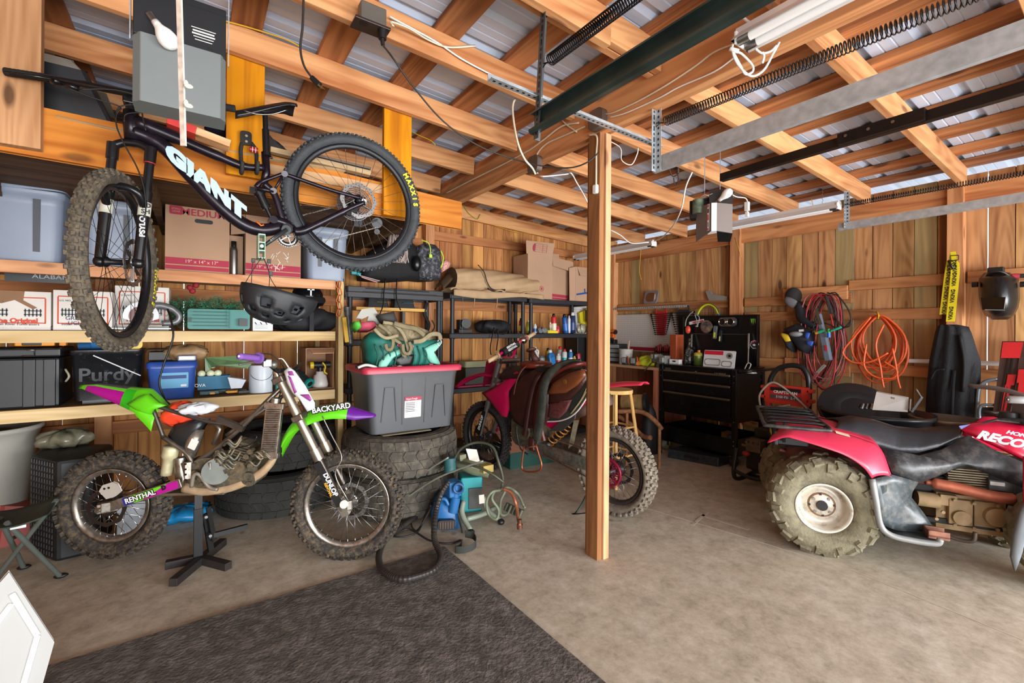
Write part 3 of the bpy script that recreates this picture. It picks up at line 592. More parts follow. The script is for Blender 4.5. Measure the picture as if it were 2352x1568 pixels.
def wheel(par,C,axle,R,half,rim,knobs,tm,rm,name='wheel',spokes=32,hub=.022,hubw=.055,spoke_m=None,disc=None,th=None,knobh=.007,disc_side=1,side_txt=None,sp_r=.0011,hub_m=None):
 """axle = unit direction of the axle; R tyre radius, half = half width, rim = rim radius"""
 C=V(C);z=V(axle).normalized();x=V((0,0,1)).cross(z).normalized();y=z.cross(x);M=frame(x,y,z,C);th=th or(R-rim)
 g=G();w2=half*.42
 g.lathe([(rim-.018,-w2),(rim-.004,-w2*1.1),(rim+.004,-w2*1.25),(rim+.004,-w2*1.05),(rim-.006,-w2*.8),(rim-.008,w2*.8),(rim+.004,w2*1.05),(rim+.004,w2*1.25),(rim-.004,w2*1.1),(rim-.018,w2),(rim-.022,0)],56,M,closed=True)
 wh=wo_(name,g,rm,par)
 g=G();cr=rim+(R-rim)*.5;a=(R-rim)*.5;prof=[]
 for i in range(14):q=2*PI*i/14;prof.append((cr+a*math.cos(q)*1.0,half*math.sin(q)*(1 if math.cos(q)>-.3 else .7)))
 g.lathe(prof,72,M,closed=True)
 for(phi,n,sl,sw,off,hh)in knobs: # phi angle over the section, n around, tangential and lateral size
  p=math.radians(phi);rr_=cr+a*math.cos(p);zz=half*math.sin(p)
  for i in range(n):
   an=2*PI*(i+off)/n;rad=V((math.cos(an),math.sin(an),0));tn=V((-math.sin(an),math.cos(an),0));up=(rad*math.cos(p)+V((0,0,1))*math.sin(p));lat=up.cross(tn)
   B_=M@frame(tn,lat,up,rad*rr_+V((0,0,zz)));g.box((0,0,hh*.35),(sl,sw,hh*1.3),0,B_,taper=1.15)
 tyre=wo_('tyre',g,tm,wh)
 g=G();hh=hubw/2;g.lathe([(0,-hh*1.25),(hub*.5,-hh*1.25),(hub*.55,-hh),(hub*1.25,-hh),(hub*1.25,-hh*.8),(hub*.7,-hh*.6),(hub*.7,hh*.6),(hub*1.25,hh*.8),(hub*1.25,hh),(hub*.55,hh),(hub*.5,hh*1.25),(0,hh*1.25)],24,M)
 wo_('hub',g,hub_m or rm,wh)
 if spokes:
  base=[]
  for s_ in(-1,1):
   for c_ in(-1,1):
    g=G();a0=0.0;a1=c_*.62;p0=(hub*1.15*math.cos(a1),hub*1.15*math.sin(a1),s_*hh*.9);p1=((rim-.018)*math.cos(0),0,s_*.002);g.tube([p0,p1],sp_r,4);g.cyl(V(p1)-(V(p1)-V(p0)).normalized()*.014,p1,sp_r*1.8,n=5);base.append((s_,c_,g))
  protos=[];n=spokes//4;Iw=wmat(wh)
  for k_,(s_,c_,g)in enumerate(base):
   pr=None
   for i in range(n):
    an=2*PI*(i+k_/4)/n;B_=Iw.inverted()@(M@Mx.Rotation(an,4,'Z'))
    if pr is None:pr=obj('spoke',g,spoke_m or STEEL,wh);q=pr
    else:q=pr.copy();COL.objects.link(q)
    q.matrix_basis=B_
 if disc:
  dr,dm,style=disc;g=G();zz=disc_side*(hh*.95);n=48
  wav=.0035
  ro=[(dr+wav*math.cos(i*2*PI/6))for i in range(n)]
  vo=[(ro[i]*math.cos(2*PI*i/n),ro[i]*math.sin(2*PI*i/n))for i in range(n)];vi=[(dr*.80*math.cos(2*PI*i/n),dr*.80*math.sin(2*PI*i/n))for i in range(n)]
  for s_ in(-1,1):g.add([(a_,b_,zz+s_*.0012)for a_,b_ in vo+vi],[((i,(i+1)%n,n+(i+1)%n,n+i)if s_>0 else(i,n+i,n+(i+1)%n,(i+1)%n))for i in range(n)],False,0,M)
  g.add([(a_,b_,zz+s_*.0012)for s_ in(-1,1)for a_,b_ in vo],[(i,(i+1)%n,n+(i+1)%n,n+i)for i in range(n)],True,0,M)
  g.add([(a_,b_,zz+s_*.0012)for s_ in(-1,1)for a_,b_ in vi],[(i,n+i,n+(i+1)%n,(i+1)%n)for i in range(n)],True,0,M)
  for i in range(6):
   an=2*PI*i/6;p0=V((hub*math.cos(an),hub*math.sin(an),zz));p1=V((dr*.83*math.cos(an+.45),dr*.83*math.sin(an+.45),zz));g.beam(M@p0,M@p1,.0025,dr*.14,up=z)
  g.lathe([(hub*.7,zz-.003),(hub*1.5,zz-.003),(hub*1.5,zz+.003),(hub*.7,zz+.003)],24,M,closed=True)
  for i in range(36):
   an=2*PI*i/36;rr_=dr*(.86+.05*(i%3));c=M@V((rr_*math.cos(an),rr_*math.sin(an),zz));g.cyl(c-z*.0018,c+z*.0018,.0028,n=6,mi=1)
  wo_('brake_disc',g,[dm,BLACK],wh)
 if side_txt:
  for(s,rad,a_mid,size,m,step,side)in side_txt:
   g=None
   for i,ch in enumerate(s):
    an=math.radians(a_mid)-side*(i-(len(s)-1)/2)*step
    up=V((math.cos(an),math.sin(an),0));zz=V((0,0,side));xx=up.cross(zz)
    M2=M@frame(xx,up,zz,up*rad+zz*(half*.93))
    wt_('tyre_lettering',ch,size,M2,m,tyre,ext=.002,bold=.002)
 return wh
# ================================================================ mountain bike on the yellow board
YM=2.56
def mp(px,py,dy=0):return onY(px,py,YM+dy)
PUR=mat('#1d1620',.3,.35,.5,30);FB=mat('#121316',.28,.1);CARB=mat('#3a3f40',.4,.4,.2)
mb=thing('mountain_bike','dark purple full-suspension mountain bike hung high on the yellow board, helmet on its pedal','bicycle',(.25,YM,1.2))
C1=V((-.269,2.545,1.575));az=math.radians(13);wd=V((math.sin(az),math.cos(az),0));hd=V((wd.y,-wd.x,0))
kn_f=[(0,46,.014,.012,0,.007),(-16,46,.014,.010,.5,.007),(16,46,.014,.010,.5,.007),(-38,46,.015,.011,0,.007),(38,46,.015,.011,0,.007),(-56,46,.016,.012,.3,.008),(56,46,.016,.012,.3,.008)]
TYM=mat('#3f3b36',.8,0,.35,14,.4,dirt='#6a5f4c',dirt_amt=.8);TYB=mat('#34383b',.7,0,.25,14,.3);YLT=mat('#e0d020',.6)
RIMB=mat('#1b1c20',.4,.4)
def arcs(h,side):return[('MAXXIS',.335,h,.030,YLT,.088,side)]
wheel(mb,C1,hd,.375,.030,.318,kn_f,TYM,RIMB,'front_wheel',32,.018,.10,BLACK,(.10,STEEL,1),disc_side=1,side_txt=[('MAXXIS',.347,-14,.034,YLT,.095,1)])
C2=onY(817,466,YM);kn_r=[(0,52,.010,.016,0,.006),(-24,52,.012,.010,.5,.006),(24,52,.012,.010,.5,.006),(-48,52,.012,.009,0,.006),(48,52,.012,.009,0,.006)]
wheel(mb,C2,(0,-1,0),.372,.029,.312,kn_r,TYB,RIMB,'rear_wheel',32,.022,.12,mat('#6b5d55',.4,.6),(.095,STEEL,1),disc_side=1,side_txt=[('MAXXIS',.340,21,.036,YLT,.100,1)])
# main frame
ax_h=(mp(304,325)-mp(301,255)).normalized()
g=G();g.tube([mp(301,255),mp(302,285),mp(304,320)],[.027,.03,.028],14)
g.tube(cv3([mp(308,278),mp(400,315),mp(500,358),mp(560,382),mp(606,385)],5),[.030]*6+[.024]*5+[.020]*5+[.017]*5,12)
g.tube(cv3([mp(306,302),mp(345,318),mp(385,345),mp(440,405),mp(500,468),mp(555,512),mp(600,528),mp(648,522)],5),[.030]*6+[.032]*30,14)
g.tube([mp(609,350),mp(612,395),mp(606,422)],.018,12)
g.tube(cv3([mp(606,422),mp(622,436),mp(634,455),mp(650,510)],5),.017,12)
g.tube(cv3([mp(625,505),mp(650,512),mp(668,522),mp(676,532)],4),.032,12,flat=.8);g.cyl(mp(657,528)-V((0,.04,0)),mp(657,528)+V((0,.04,0)),.026)
g.cyl(mp(626,507)-V((0,.035,0)),mp(626,507)+V((0,.035,0)),.019)
fr=wo_('frame',g,PUR,mb)
a=mp(388,350,-.034);b=mp(573,500,-.034);dx=(b-a).normalized();M=frame(dx,V((0,-1,0)).cross(dx),(0,-1,0),(a+b)/2)
wt_('frame_lettering','GIANT',.072,M,mat('#a9c3d3',.4),fr,ext=.0015,bold=.006,sx=1.75,shear=-.45)
g=G();g.tube([mp(588,508,-.03),mp(600,518,-.034),mp(606,516,-.034)],.004,6);wo_('orange_trim',g,mat('#e0671f',.4),fr)
# linkage, shock, stays
for s_ in(-1,1):
 g=G();o_=s_*.032;g.tube(cv3([mp(588,430,o_),mp(600,418,o_),mp(625,408,o_),mp(652,398,o_)],4),[.012]*4+[.009]*9,8);g.tube([mp(652,398,o_),mp(628,440,o_)],.006,8);g.tube([mp(590,432,o_),mp(628,440,o_)],.011,8)
 g.cyl(mp(654,399,o_-.012),mp(654,399,o_+.012),.015);g.cyl(mp(628,438,o_-.010),mp(628,438,o_+.010),.015);wo_('rocker_link',g,PUR,mb)
 g=G();q=s_*.035;g.tube(cv3([mp(655,400,q*.9),mp(690,412,q),mp(760,436,s_*.05),mp(838,458,s_*.065)],5),.0105,8);wo_('seatstay',g,PUR,mb)
 g=G();g.tube(cv3([mp(675,532,q),mp(700,528,q),mp(760,500,s_*.045),mp(805,478,s_*.062),mp(838,464,s_*.068)],5),[.022]*6+[.018]*8+[.013]*7,10);wo_('chainstay',g,PUR,mb)
g=G();a=mp(592,435);b=mp(626,507);d=b-a;g.cyl(a,a+d*.62,.022);g.cyl(a+d*.62,b,.011);g.cyl(a+d*.1,a+d*.18,.027);g.cyl(a+d*.5,a+d*.56,.025);g.box(tuple(a+V((-.02,0,-.01))),(.03,.03,.03))
wo_('rear_shock',g,FB,mb)
# seatpost and saddle
g=G();g.cyl(mp(609,260),mp(610,300),.0125);g.cyl(mp(610,298),mp(612,352),.0165);g.cyl(mp(612,350),mp(612,358),.021);g.cyl(mp(626,362),mp(620,362),.006);wo_('seatpost',g,FB,mb)
def sad(u,v):
 t=u;px=541+137*t;py=254-14*math.sin(t*PI*.55)**1.2-5*t+12*max(0,t-.85)*3;hw=.014+.060*max(0,(t-.3)/.7)**1.4*(1 if t<.95 else .85);a_=(v-.5)*2
 p=mp(px,py);return p+V((0,a_*hw,-.030*abs(a_)**2.2-.004))
g=G();g.sheet(sad,18,12);s1=wo_('saddle',g,mat('#17181a',.32),mb,solid=.008)
g=G();
for s_ in(-1,1):g.tube(cv3([mp(560,254,.012*s_),mp(590,262,.02*s_),mp(625,262,.022*s_),mp(660,252,.03*s_)],5),.0035,6)
wo_('saddle_rail',g,STEEL,s1)
# fork
Hc=mp(304,338);
for s_ in(-1,1):
 top=Hc+hd*.066*s_+V((0,0,-.012));bot=C1+hd*.066*s_;d=bot-top
 g=G();g.cyl(top+V((0,0,.02)),top+d*.10,.022);g.cyl(top,top+d*.45,.0175);
 if s_>0:g.cyl(top+d*.10,top+d*.105,.0225,mi=1)
 g.cyl(top+d*.36,top+d*.97,.0225,.019);g.ball(tuple(bot),(.024,.02,.024),10);lg=wo_('fork_leg',g,[FB,mat('#c22a2a',.4)],mb)
 g=G();cc=top+d*.55;g.tube([top+d*.46,top+d*.58],.0232,16);wo_('white_band',g,mat('#c9cabb',.5),lg)
 if s_>0:
  nv=(O-cc);nv.z=0;nv.normalize();nx=V((0,0,1)).cross(nv);g=G();c4=top+d*.52+nv*.0235
  M=frame(nx,(0,0,1),nv,c4);wt_('fork_lettering','RO\nSH',.026,M@tr(.004,0,0),BLACK,lg,bold=.001,ext=.001)
  M=frame((0,0,1),-nx,nv,top+d*.68+nv*.0225);wt_('fork_lettering','PSYLO',.026,M,mat('#cfd2d4',.5),lg,bold=.001,ext=.001,sx=1.2)
g=G();g.tube(cv3([Hc+hd*-.066+V((0,0,-.004)),Hc+hd*-.03+V((0,0,.015)),Hc+V((0,0,.018)),Hc+hd*.03+V((0,0,.015)),Hc+hd*.066+V((0,0,-.004))],4),.017,10);wo_('fork_crown',g,FB,mb)
g=G();t0=Hc+(C1-Hc)*.44;tow=-wd
g.tube(cv3([t0+hd*-.066-V((0,0,.05)),t0+hd*-.055+tow*.05+V((0,0,.01)),t0+tow*.06+V((0,0,.03)),t0+hd*.055+tow*.05+V((0,0,.01)),t0+hd*.066-V((0,0,.05))],6),.016,10);wo_('fork_arch',g,FB,mb)
# cockpit
Bc=mp(300,222);g=G();g.cyl(mp(301,258),mp(300,238),.018);g.box(tuple(mp(300,232)),(.05,.055,.035));g.tube([mp(300,232),Bc-wd*.03],.016,10);wo_('stem',g,FB,mb,bevel=.004)
g=G();P=[Bc-wd*.03+hd*s for s in()]
P=cv3([Bc-wd*.02+hd*-.39+V((0,0,.012)),Bc-wd*.03+hd*-.25+V((0,0,.012)),Bc-wd*.035+hd*-.08+V((0,0,.002)),Bc-wd*.035,Bc-wd*.035+hd*.08+V((0,0,.002)),Bc-wd*.03+hd*.25+V((0,0,.012)),Bc-wd*.02+hd*.39+V((0,0,.012))],5)
g.tube(P,[.011]*8+[.015]*15+[.011]*8,10);wo_('handlebar',g,FB,mb)
for s_ in(-1,1):
 e=Bc-wd*.02+hd*.395*s_+V((0,0,.012));i_=Bc-wd*.024+hd*.265*s_+V((0,0,.012));g=G();n=20;pts=[i_+(e-i_)*k_/n for k_ in range(n+1)];g.tube(pts,[.0165 if k_%2 else .0155 for k_ in range(n+1)],12);wo_('grip',g,mat('#191a1b',.85),mb)
 g=G();c=Bc-wd*.03+hd*.235*s_;g.ball(tuple(c),(.022,.022,.016),10);g.tube(cv3([c-wd*.02,c-wd*.045+hd*.05*s_-V((0,0,.01)),c-wd*.05+hd*.13*s_-V((0,0,.012))],5),[.008]*5+[.0055]*6,8);g.tube([c-hd*.02*s_,c-hd*.07*s_-V((0,0,.015))],.011,8);wo_('brake_lever',g,FB,mb)
for k_,P in enumerate([[(150,200),(215,225),(275,245),(268,262),(268,290),(285,330),(315,385),(330,430),(335,480),(330,500)],[(180,205),(250,205),(300,215),(322,235),(328,270),(335,300)],[(450,250),(400,255),(330,258),(290,262),(285,280)],[(470,235),(390,238),(330,240),(285,242),(270,252),(265,275)]]):
 g=G();g.tube(cv3([mp(a_,b_,-.06)for a_,b_ in P],6),.0028,6);wo_('brake_hose',g,BLACK,mb)
# drivetrain
cr_=mp(657,528,-.055);pe=mp(598,570,-.075);g=G();g.tube([cr_,cr_+(pe-cr_)*.5,pe],[.021,.016,.013],12,flat=.6);g.cyl(cr_-V((0,.012,0)),cr_+V((0,.02,0)),.022);g.cyl(cr_-V((0,.013,0)),cr_-V((0,.0125,0)),.011,mi=1);ca=wo_('crank_arm',g,[CARB,BLACK],mb)
cd=(pe-cr_).normalized();M=frame(-cd if cd.x<0 else cd,V((0,-1,0)).cross(-cd),(0,-1,0),cr_+(pe-cr_)*.45-V((0,.014,0)));wt_('crank_lettering','SHIMANO',.012,M,WHITE,ca,ext=.0006)
g=G();c=mp(599,568,-.11)
for dx_ in(-.013,.013):g.box((c.x+dx_,c.y,c.z),(.004,.09,.115))
for dz_ in(-.055,-.02,.018,.055):g.box((c.x,c.y,c.z+dz_),(.028,.09,.006))
g.cyl((c.x,c.y-.045,c.z),(c.x,c.y+.05,c.z),.008);wo_('pedal',g,mat('#a9cdb5',.35,.3),mb,bevel=.002)
g=G();c=mp(661,543,.045);
g.lathe([(.030,-.002),(.052,-.002),(.052,.002),(.030,.002)],32,frame((1,0,0),(0,0,1),(0,-1,0),c),closed=True)
for i in range(32):an=2*PI*i/32;g.box((c.x+.054*math.cos(an),c.y,c.z+.054*math.sin(an)),(.005,.003,.005))
for i in range(5):an=2*PI*i/5;g.beam(c,c+V((.045*math.cos(an),0,.045*math.sin(an))),.006,.01,up=(0,1,0))
wo_('chainring',g,STEEL,mb)
c=V((C2.x,YM+.05,C2.z));g=G()
for i,r_ in enumerate((.095,.085,.075,.065,.055,.045,.035,.025)):
 cc=c+V((0,-.028+i*.0045,0));g.lathe([(r_-.006,-.001),(r_,-.001),(r_,.001),(r_-.006,.001)],36,frame((1,0,0),(0,0,1),(0,-1,0),cc),closed=True)
 for j in range(36):an=2*PI*j/36;g.box((cc.x+r_*math.cos(an),cc.y,cc.z+r_*math.sin(an)),(.004,.0015,.004))
g.cyl(c-V((0,.03,0)),c+V((0,.012,0)),.02);wo_('cassette',g,mat('#77757a',.35,.9),mb)
def chainpts(P,m,par,name='chain',size=.0035,step=.0095):
 g=G();L_=0
 for a_,b_ in zip(P,P[1:]):
  n=max(1,int((b_-a_).length/step))
  for i in range(n):p=a_+(b_-a_)*(i/n);q=a_+(b_-a_)*((i+.8)/n);g.beam(p,q,size*1.4 if i%2 else size,size*1.9,up=(0,1,0))
 return wo_(name,g,m,par)
chainpts([mp(672,500,.045),mp(760,478,.04),mp(825,452,.04)],mat('#6f6a60',.4,.8),mb)
chainpts([mp(668,565,.045),mp(720,560,.045),mp(868,522,.045)],mat('#8d887c',.4,.8),mb)
g=G();g.box(tuple(mp(822,512,.05)),(.05,.02,.045));g.beam(mp(830,520,.05),mp(866,505,.05),.01,.03,up=(0,1,0));g.cyl(mp(866,512,.05),mp(866,512,.06),.030,n=18);g.cyl(mp(866,532,.045),mp(866,532,.06),.016,n=14);wo_('derailleur',g,mat('#26282b',.4,.3),mb,bevel=.003)
g=G();g.box(tuple(mp(812,480,-.05)),(.05,.03,.035));g.box(tuple(mp(800,488,-.05)),(.03,.03,.03));wo_('rear_brake_caliper',g,FB,mb,bevel=.004)
g=G();g.cyl(mp(836,462,-.075),mp(836,462,-.055),.013,n=14);g.beam(mp(832,455,-.07),mp(840,470,-.07),.006,.02,up=(0,1,0));wo_('axle_bolt',g,STEEL,mb)
# the wall hook under the top tube
hk=thing('bike_hook','black steel bike hook screwed to the yellow board under the top tube','hook',(mp(565,320,.1)))
q=YM+.1;g=G();M=frame((1,0,0),(0,0,1),(0,-1,0),onY(565,318,q));g.prism(rr(.05,.07,.015),0,.008,M);wo_('mount_plate',g,BLACK,hk)
for(x0,x1)in((556,553),(577,588)):
 g=G();g.tube(cv3([onY(x0,328,q),onY(x1,345,q-.005),onY(x1+1,372,q-.02),V((onY(x1+2,390,YM).x,YM+.03,mp(x1,392).z)),V((onY(x1+2,390,YM).x,YM-.02,mp(x1,396).z)),V((mp(x1+2,380).x,YM-.04,mp(x1,375).z))],4),.009,8);wo_('hook_arm',g,mat('#232323',.8),hk)
g=G();c=onY(583,344,q-.02);g.cyl(c+V((-.018,0,0)),c+V((.018,0,0)),.014,n=14)
for k_ in(-.008,.006):g.cyl(c+V((k_,0,0)),c+V((k_+.003,0,0)),.0145,n=14,mi=1)
wo_('red_clamp',g,[mat('#a3192b',.4),WHITE],hk)
g=G()
for zz in(312,325):c=onY(566,zz,q-.009);g.cyl(c,c-V((0,.003,0)),.006,n=10)
wo_('screw_head',g,mat('#d0cdb0',.3,.8),hk)
# helmet hanging from the pedal
hm=thing('cycling_helmet','matte black cycling helmet hanging upside down by its straps from the pedal','helmet',mp(640,690,-.16))
HY=YM-.17
c=onY(632,690,HY);g=G()
# shell: half ellipsoid, opening up, cut by vents
ux=(onY(720,712,HY)-onY(545,668,HY)).normalized();Mh=frame(ux,(0,1,0),ux.cross(V((0,1,0))),c)@Mx.Scale(.88,4)
nu,nv=36,14;vs=[];fs=[]
for j in range(nv+1):
 ph=PI*.5*j/nv
 for i in range(nu):
  th=2*PI*i/nu;rx=.165+(.035 if math.cos(th)>.5 else 0)*(math.cos(th)-.5)*2*math.cos(ph);vs.append((rx*math.cos(th)*math.cos(ph)**.75,.125*math.sin(th)*math.cos(ph)**.6,-.165*math.sin(ph)+.05+.012*math.sin(th*8)*math.cos(ph)*0))
for j in range(nv):
 for i in range(nu):
  if j in(3,4,5,8,9)and i%6 in(0,1):continue
  if j in(6,7)and i%6 in(3,4):continue
  fs.append((j*nu+i,j*nu+(i+1)%nu,(j+1)*nu+(i+1)%nu,(j+1)*nu+i))
g.add([Mh@V(p)for p in vs],fs,True);wo_('shell',g,mat('#1d2023',.55),hm,solid=.016)
g=G();g.add([Mh@V((p[0]*.86,p[1]*.84,p[2]*.86))for p in vs],[(j*nu+i,j*nu+(i+1)%nu,(j+1)*nu+(i+1)%nu,(j+1)*nu+i)for j in range(nv)for i in range(nu)if(i+j)%5],True);wo_('liner',g,mat('#2b2e33',.8),hm,solid=.006)
pb=mp(600,592,-.13)
for P in([(600,592),(580,622),(560,655),(552,668)],[(600,592),(582,600),(578,640),(577,672)],[(605,592),(615,612),(622,640),(640,668)],[(605,592),(618,625),(618,660),(616,672)]):
 g=G();g.tube(cv3([onY(a_,b_,HY-.01)for a_,b_ in P],5),.0055,6,flat=.3);wo_('strap',g,BLACK,hm)
g=G();
for a_,b_ in((582,598),(622,628),(618,600)):g.box(tuple(onY(a_,b_,HY-.012)),(.016,.008,.02))
wo_('buckle',g,BLACK,hm,bevel=.002)
# ================================================================ green dirt bike on its stand
kf=V((.863,-.505,0)).normalized();kn_=V((.505,.863,0)).normalized();KB=V((.72,2.65,0))
def kp(px,py,off=0):return onP(px,py,KB+kn_*off,kn_)
GRN=mat('#5fc718',.35,0,.06);GRD=mat('#2fae1c',.4,0,.08);MAG=mat('#a80f86',.4,0,.05);VIO=mat('#5d1a86',.4);FRM=mat('#6f6a63',.38,.8,.3,12,dirt='#8a7a62',dirt_amt=.5)
ALU=mat('#a7a29a',.35,.85,.25,14,dirt='#7d6c55',dirt_amt=.6);CASE=mat('#55574f',.5,.55,.35,16,dirt='#8a7758',dirt_amt=.7);SAND=mat('#a58c6c',.7,.1,.3,12)
kx=thing('dirt_bike','stripped green and purple dirt bike without seat or tank, balanced on a black stand','motorcycle',(.15,2.98,0))
TYK=mat('#2b2825',.85,0,.3,18,.4,dirt='#6b5b45',dirt_amt=.55)
def mxk(n,w_,h,s):return[(0,n,s,w_*1.1,0,h),(-26,n,s,w_,.5,h),(26,n,s,w_,.5,h),(-52,n,s,w_,0,h*1.1),(52,n,s,w_,0,h*1.1)]
wheel(kx,kp(799,1158),kn_*-1,.302,.042,.232,mxk(46,.016,.012,.014),TYK,ALU,'front_wheel',32,.03,.10,STEEL,(.105,STEEL,-1),disc_side=-1,sp_r=.0015)
wheel(kx,kp(262,1157),kn_*-1,.278,.052,.195,mxk(34,.020,.015,.020),TYK,ALU,'rear_wheel',32,.032,.11,CHROME,(.10,mat('#3c2f2a',.5,.6),1),disc_side=1,sp_r=.0017)
def ktube(name,P,r,m,n=10,par=None,sm=5,flat=1,ft=0):
 g=G();pts=cv3([kp(*p)for p in P],sm)if sm else[kp(*p)for p in P]
 if isinstance(r,tuple):k0=len(pts);rr_=[r[0]+(r[1]-r[0])*i/(k0-1)for i in range(k0)]
 else:rr_=r
 g.tube(pts,rr_,n,flat=flat);return wo_(name,g,m,par or kx)
g=G()
for o_ in(-.05,.05):
 g.tube(cv3([kp(652,885,o_*.3),kp(610,925,o_),kp(550,985,o_),kp(490,1035,o_),kp(452,1060,o_),kp(443,1085,o_),kp(452,1110,o_)],5),.013,10)
 g.tube(cv3([kp(655,905,o_*.3),kp(600,945,o_),kp(565,965,o_),kp(520,1000,o_)],4),.010,8)
 g.tube(cv3([kp(375,1003,o_),kp(400,1020,o_),kp(430,1042,o_),kp(445,1070,o_)],4),.013,10)
 g.tube([kp(492,970,o_),kp(505,985,o_),kp(490,1020,o_)],.012,8)
g.beam(kp(438,1055,0),kp(455,1110,0),.12,.035,up=kf);g.cyl(kp(652,872),kp(668,915),.032);fr=wo_('frame',g,FRM,kx)
g=G()
for o_ in(-.07,.07):
 g.tube(cv3([kp(320,938,o_),kp(348,930,o_),kp(400,945,o_),kp(480,968,o_),kp(540,975,o_*.8)],5),.011,8)
 g.tube(cv3([kp(352,940,o_),kp(365,975,o_),kp(375,1003,o_)],4),.010,8)
g.tube([kp(350,932,-.07),kp(350,932,.07)],.009);g.beam(kp(500,960,-.06),kp(560,985,-.06),.03,.03,up=kn_);wo_('subframe',g,mat('#55504b',.4,.7,.3,14),kx)
# fork
for o_,nm in((-.085,'near'),(.085,'far')):
 t1=kp(655,862,0)+kn_*o_;b1=kp(799,1158)+kn_*o_*.85;dd=b1-t1
 g=G();g.cyl(t1-dd*.02,t1+dd*.56,.0235,n=18);g.cyl(t1+dd*.54,t1+dd*.62,.029,n=18);g.cyl(t1+dd*.60,t1+dd*.95,.0195,n=16,mi=1);g.ball(tuple(t1+dd*.97),(.028,.028,.045),12);g.beam(t1+dd*.92,t1+dd*1.04,.04,.045,up=kn_);g.cyl(t1-dd*.045,t1-dd*.015,.018)
 lg=wo_('fork_leg',g,[mat('#b3ac9c',.3,.85,.2,10),mat('#57504a',.3,.8)],kx)
 g=G();e=dd.normalized();sd=e.cross(kn_).normalized();A_=t1+dd*.63-kn_*(.026 if o_<0 else-.02)
 g.loft([[A_-sd*.028+e*.0,A_+sd*.012,A_+sd*.012-kn_*.004,A_-sd*.028-kn_*.004],[A_+dd*.33-sd*.02,A_+dd*.33+sd*.022,A_+dd*.33+sd*.022-kn_*.004,A_+dd*.33-sd*.02-kn_*.004]],smooth=False)
 gd=wo_('fork_guard',g,BLACK,lg)
 if o_<0:
  sdv=sd if sd.z>0 else-sd
  M=frame(e,kn_.cross(e)*-1,-kn_,A_+dd*.17-kn_*.005);M=frame(e,(-kn_).cross(e),-kn_,A_+dd*.17-kn_*.006+(-kn_).cross(e)*.006)
  wt_('guard_lettering','DUNLOP',.034,M,WHITE,gd,bold=.0012);wt_('guard_lettering','RENTHAL',.019,M@tr(.02,-.022,0),mat('#d9a02a',.5),gd,bold=.0006)
for(px,py)in((657,868),(700,952)):
 g=G();c=kp(px,py);g.box((0,0,0),(.06,.235,.035),M=frame(kf,kn_,kf.cross(kn_),c)@rot('Y',-25));wo_('triple_clamp',g,FRM,kx,bevel=.006)
# front fender: arched strip
def kfend(P,W,name,mats,lift=.02,nv=6,th=.004,cols=None):
 pts=cv3([kp(a_,b_)for a_,b_ in P],6);n=len(pts)-1;ws=W
 def fn(u,v):
  i=min(int(u*n),n-1);p=pts[i]+(pts[i+1]-pts[i])*(u*n-i);k_=u*(len(ws)-1);j=min(int(k_),len(ws)-2);hw=ws[j]+(ws[j+1]-ws[j])*(k_-j);a_=v*2-1
  return p+kn_*(a_*hw)-V((0,0,1))*(lift*(abs(a_)**2.5)*(hw/max(ws)))
 g=G();g.sheet(fn,n,nv);
 if cols:cols(g,n,nv)
 return wo_(name,g,mats,kx,solid=th)
def fc(g,n,nv):
 for i in range(len(g.f)):
  u=(i%n)/n
  if u>.77:g.k[i]=1
ff=kfend([(640,1034),(652,1005),(672,972),(705,948),(745,930),(785,928),(820,938),(862,951)],[.05,.06,.062,.07,.075,.07,.055,.015],'front_fender',[GRN,VIO],.075,8,cols=fc)
M=frame(kp(790,933)-kp(730,940),kn_.cross(kp(790,933)-kp(730,940))*-1,-kn_,kp(760,938,-.078));M=frame(kp(790,933)-kp(730,942),(-kn_).cross(kp(790,933)-kp(730,942)),-kn_,kp(761,937,-.081))
wt_('fender_lettering','BACKYARD',.042,M@tr(0,0,-.001),BLACK,ff,bold=.006,sx=.95);wt_('fender_lettering','BACKYARD',.042,M@tr(0,0,.001),WHITE,ff,bold=.0008,sx=.95)
# number plate
g=G();P=[(652,852),(664,843),(676,852),(700,885),(722,925),(722,938),(706,945),(690,920),(672,902),(660,880)];pil(g,[kp(a_,b_,-.11)for a_,b_ in P],-kn_,.01,.012,3)
npz=wo_('number_plate',g,mat('#e6e6ea',.3),kx)
g=G();pil(g,[kp(a_,b_,-.125)for a_,b_ in((661,862),(668,866),(682,900),(676,904))],-kn_,.002,.003,2);pil(g,[kp(a_,b_,-.125)for a_,b_ in((688,906),(709,905),(716,917),(712,922))],-kn_,.002,.003,2);pil(g,[kp(a_,b_,-.125)for a_,b_ in((661,853),(671,852),(676,862),(664,862))],-kn_,.002,.002,2)
wo_('plate_graphics',g,mat('#8d3a86',.4),npz)
g=G();g.tube(cv3([kp(640,823,-.1),kp(651,826,-.1),kp(668,852,-.1),kp(690,890,-.1)],5),.006,6,flat=.5);wo_('plate_trim',g,WHITE,npz)
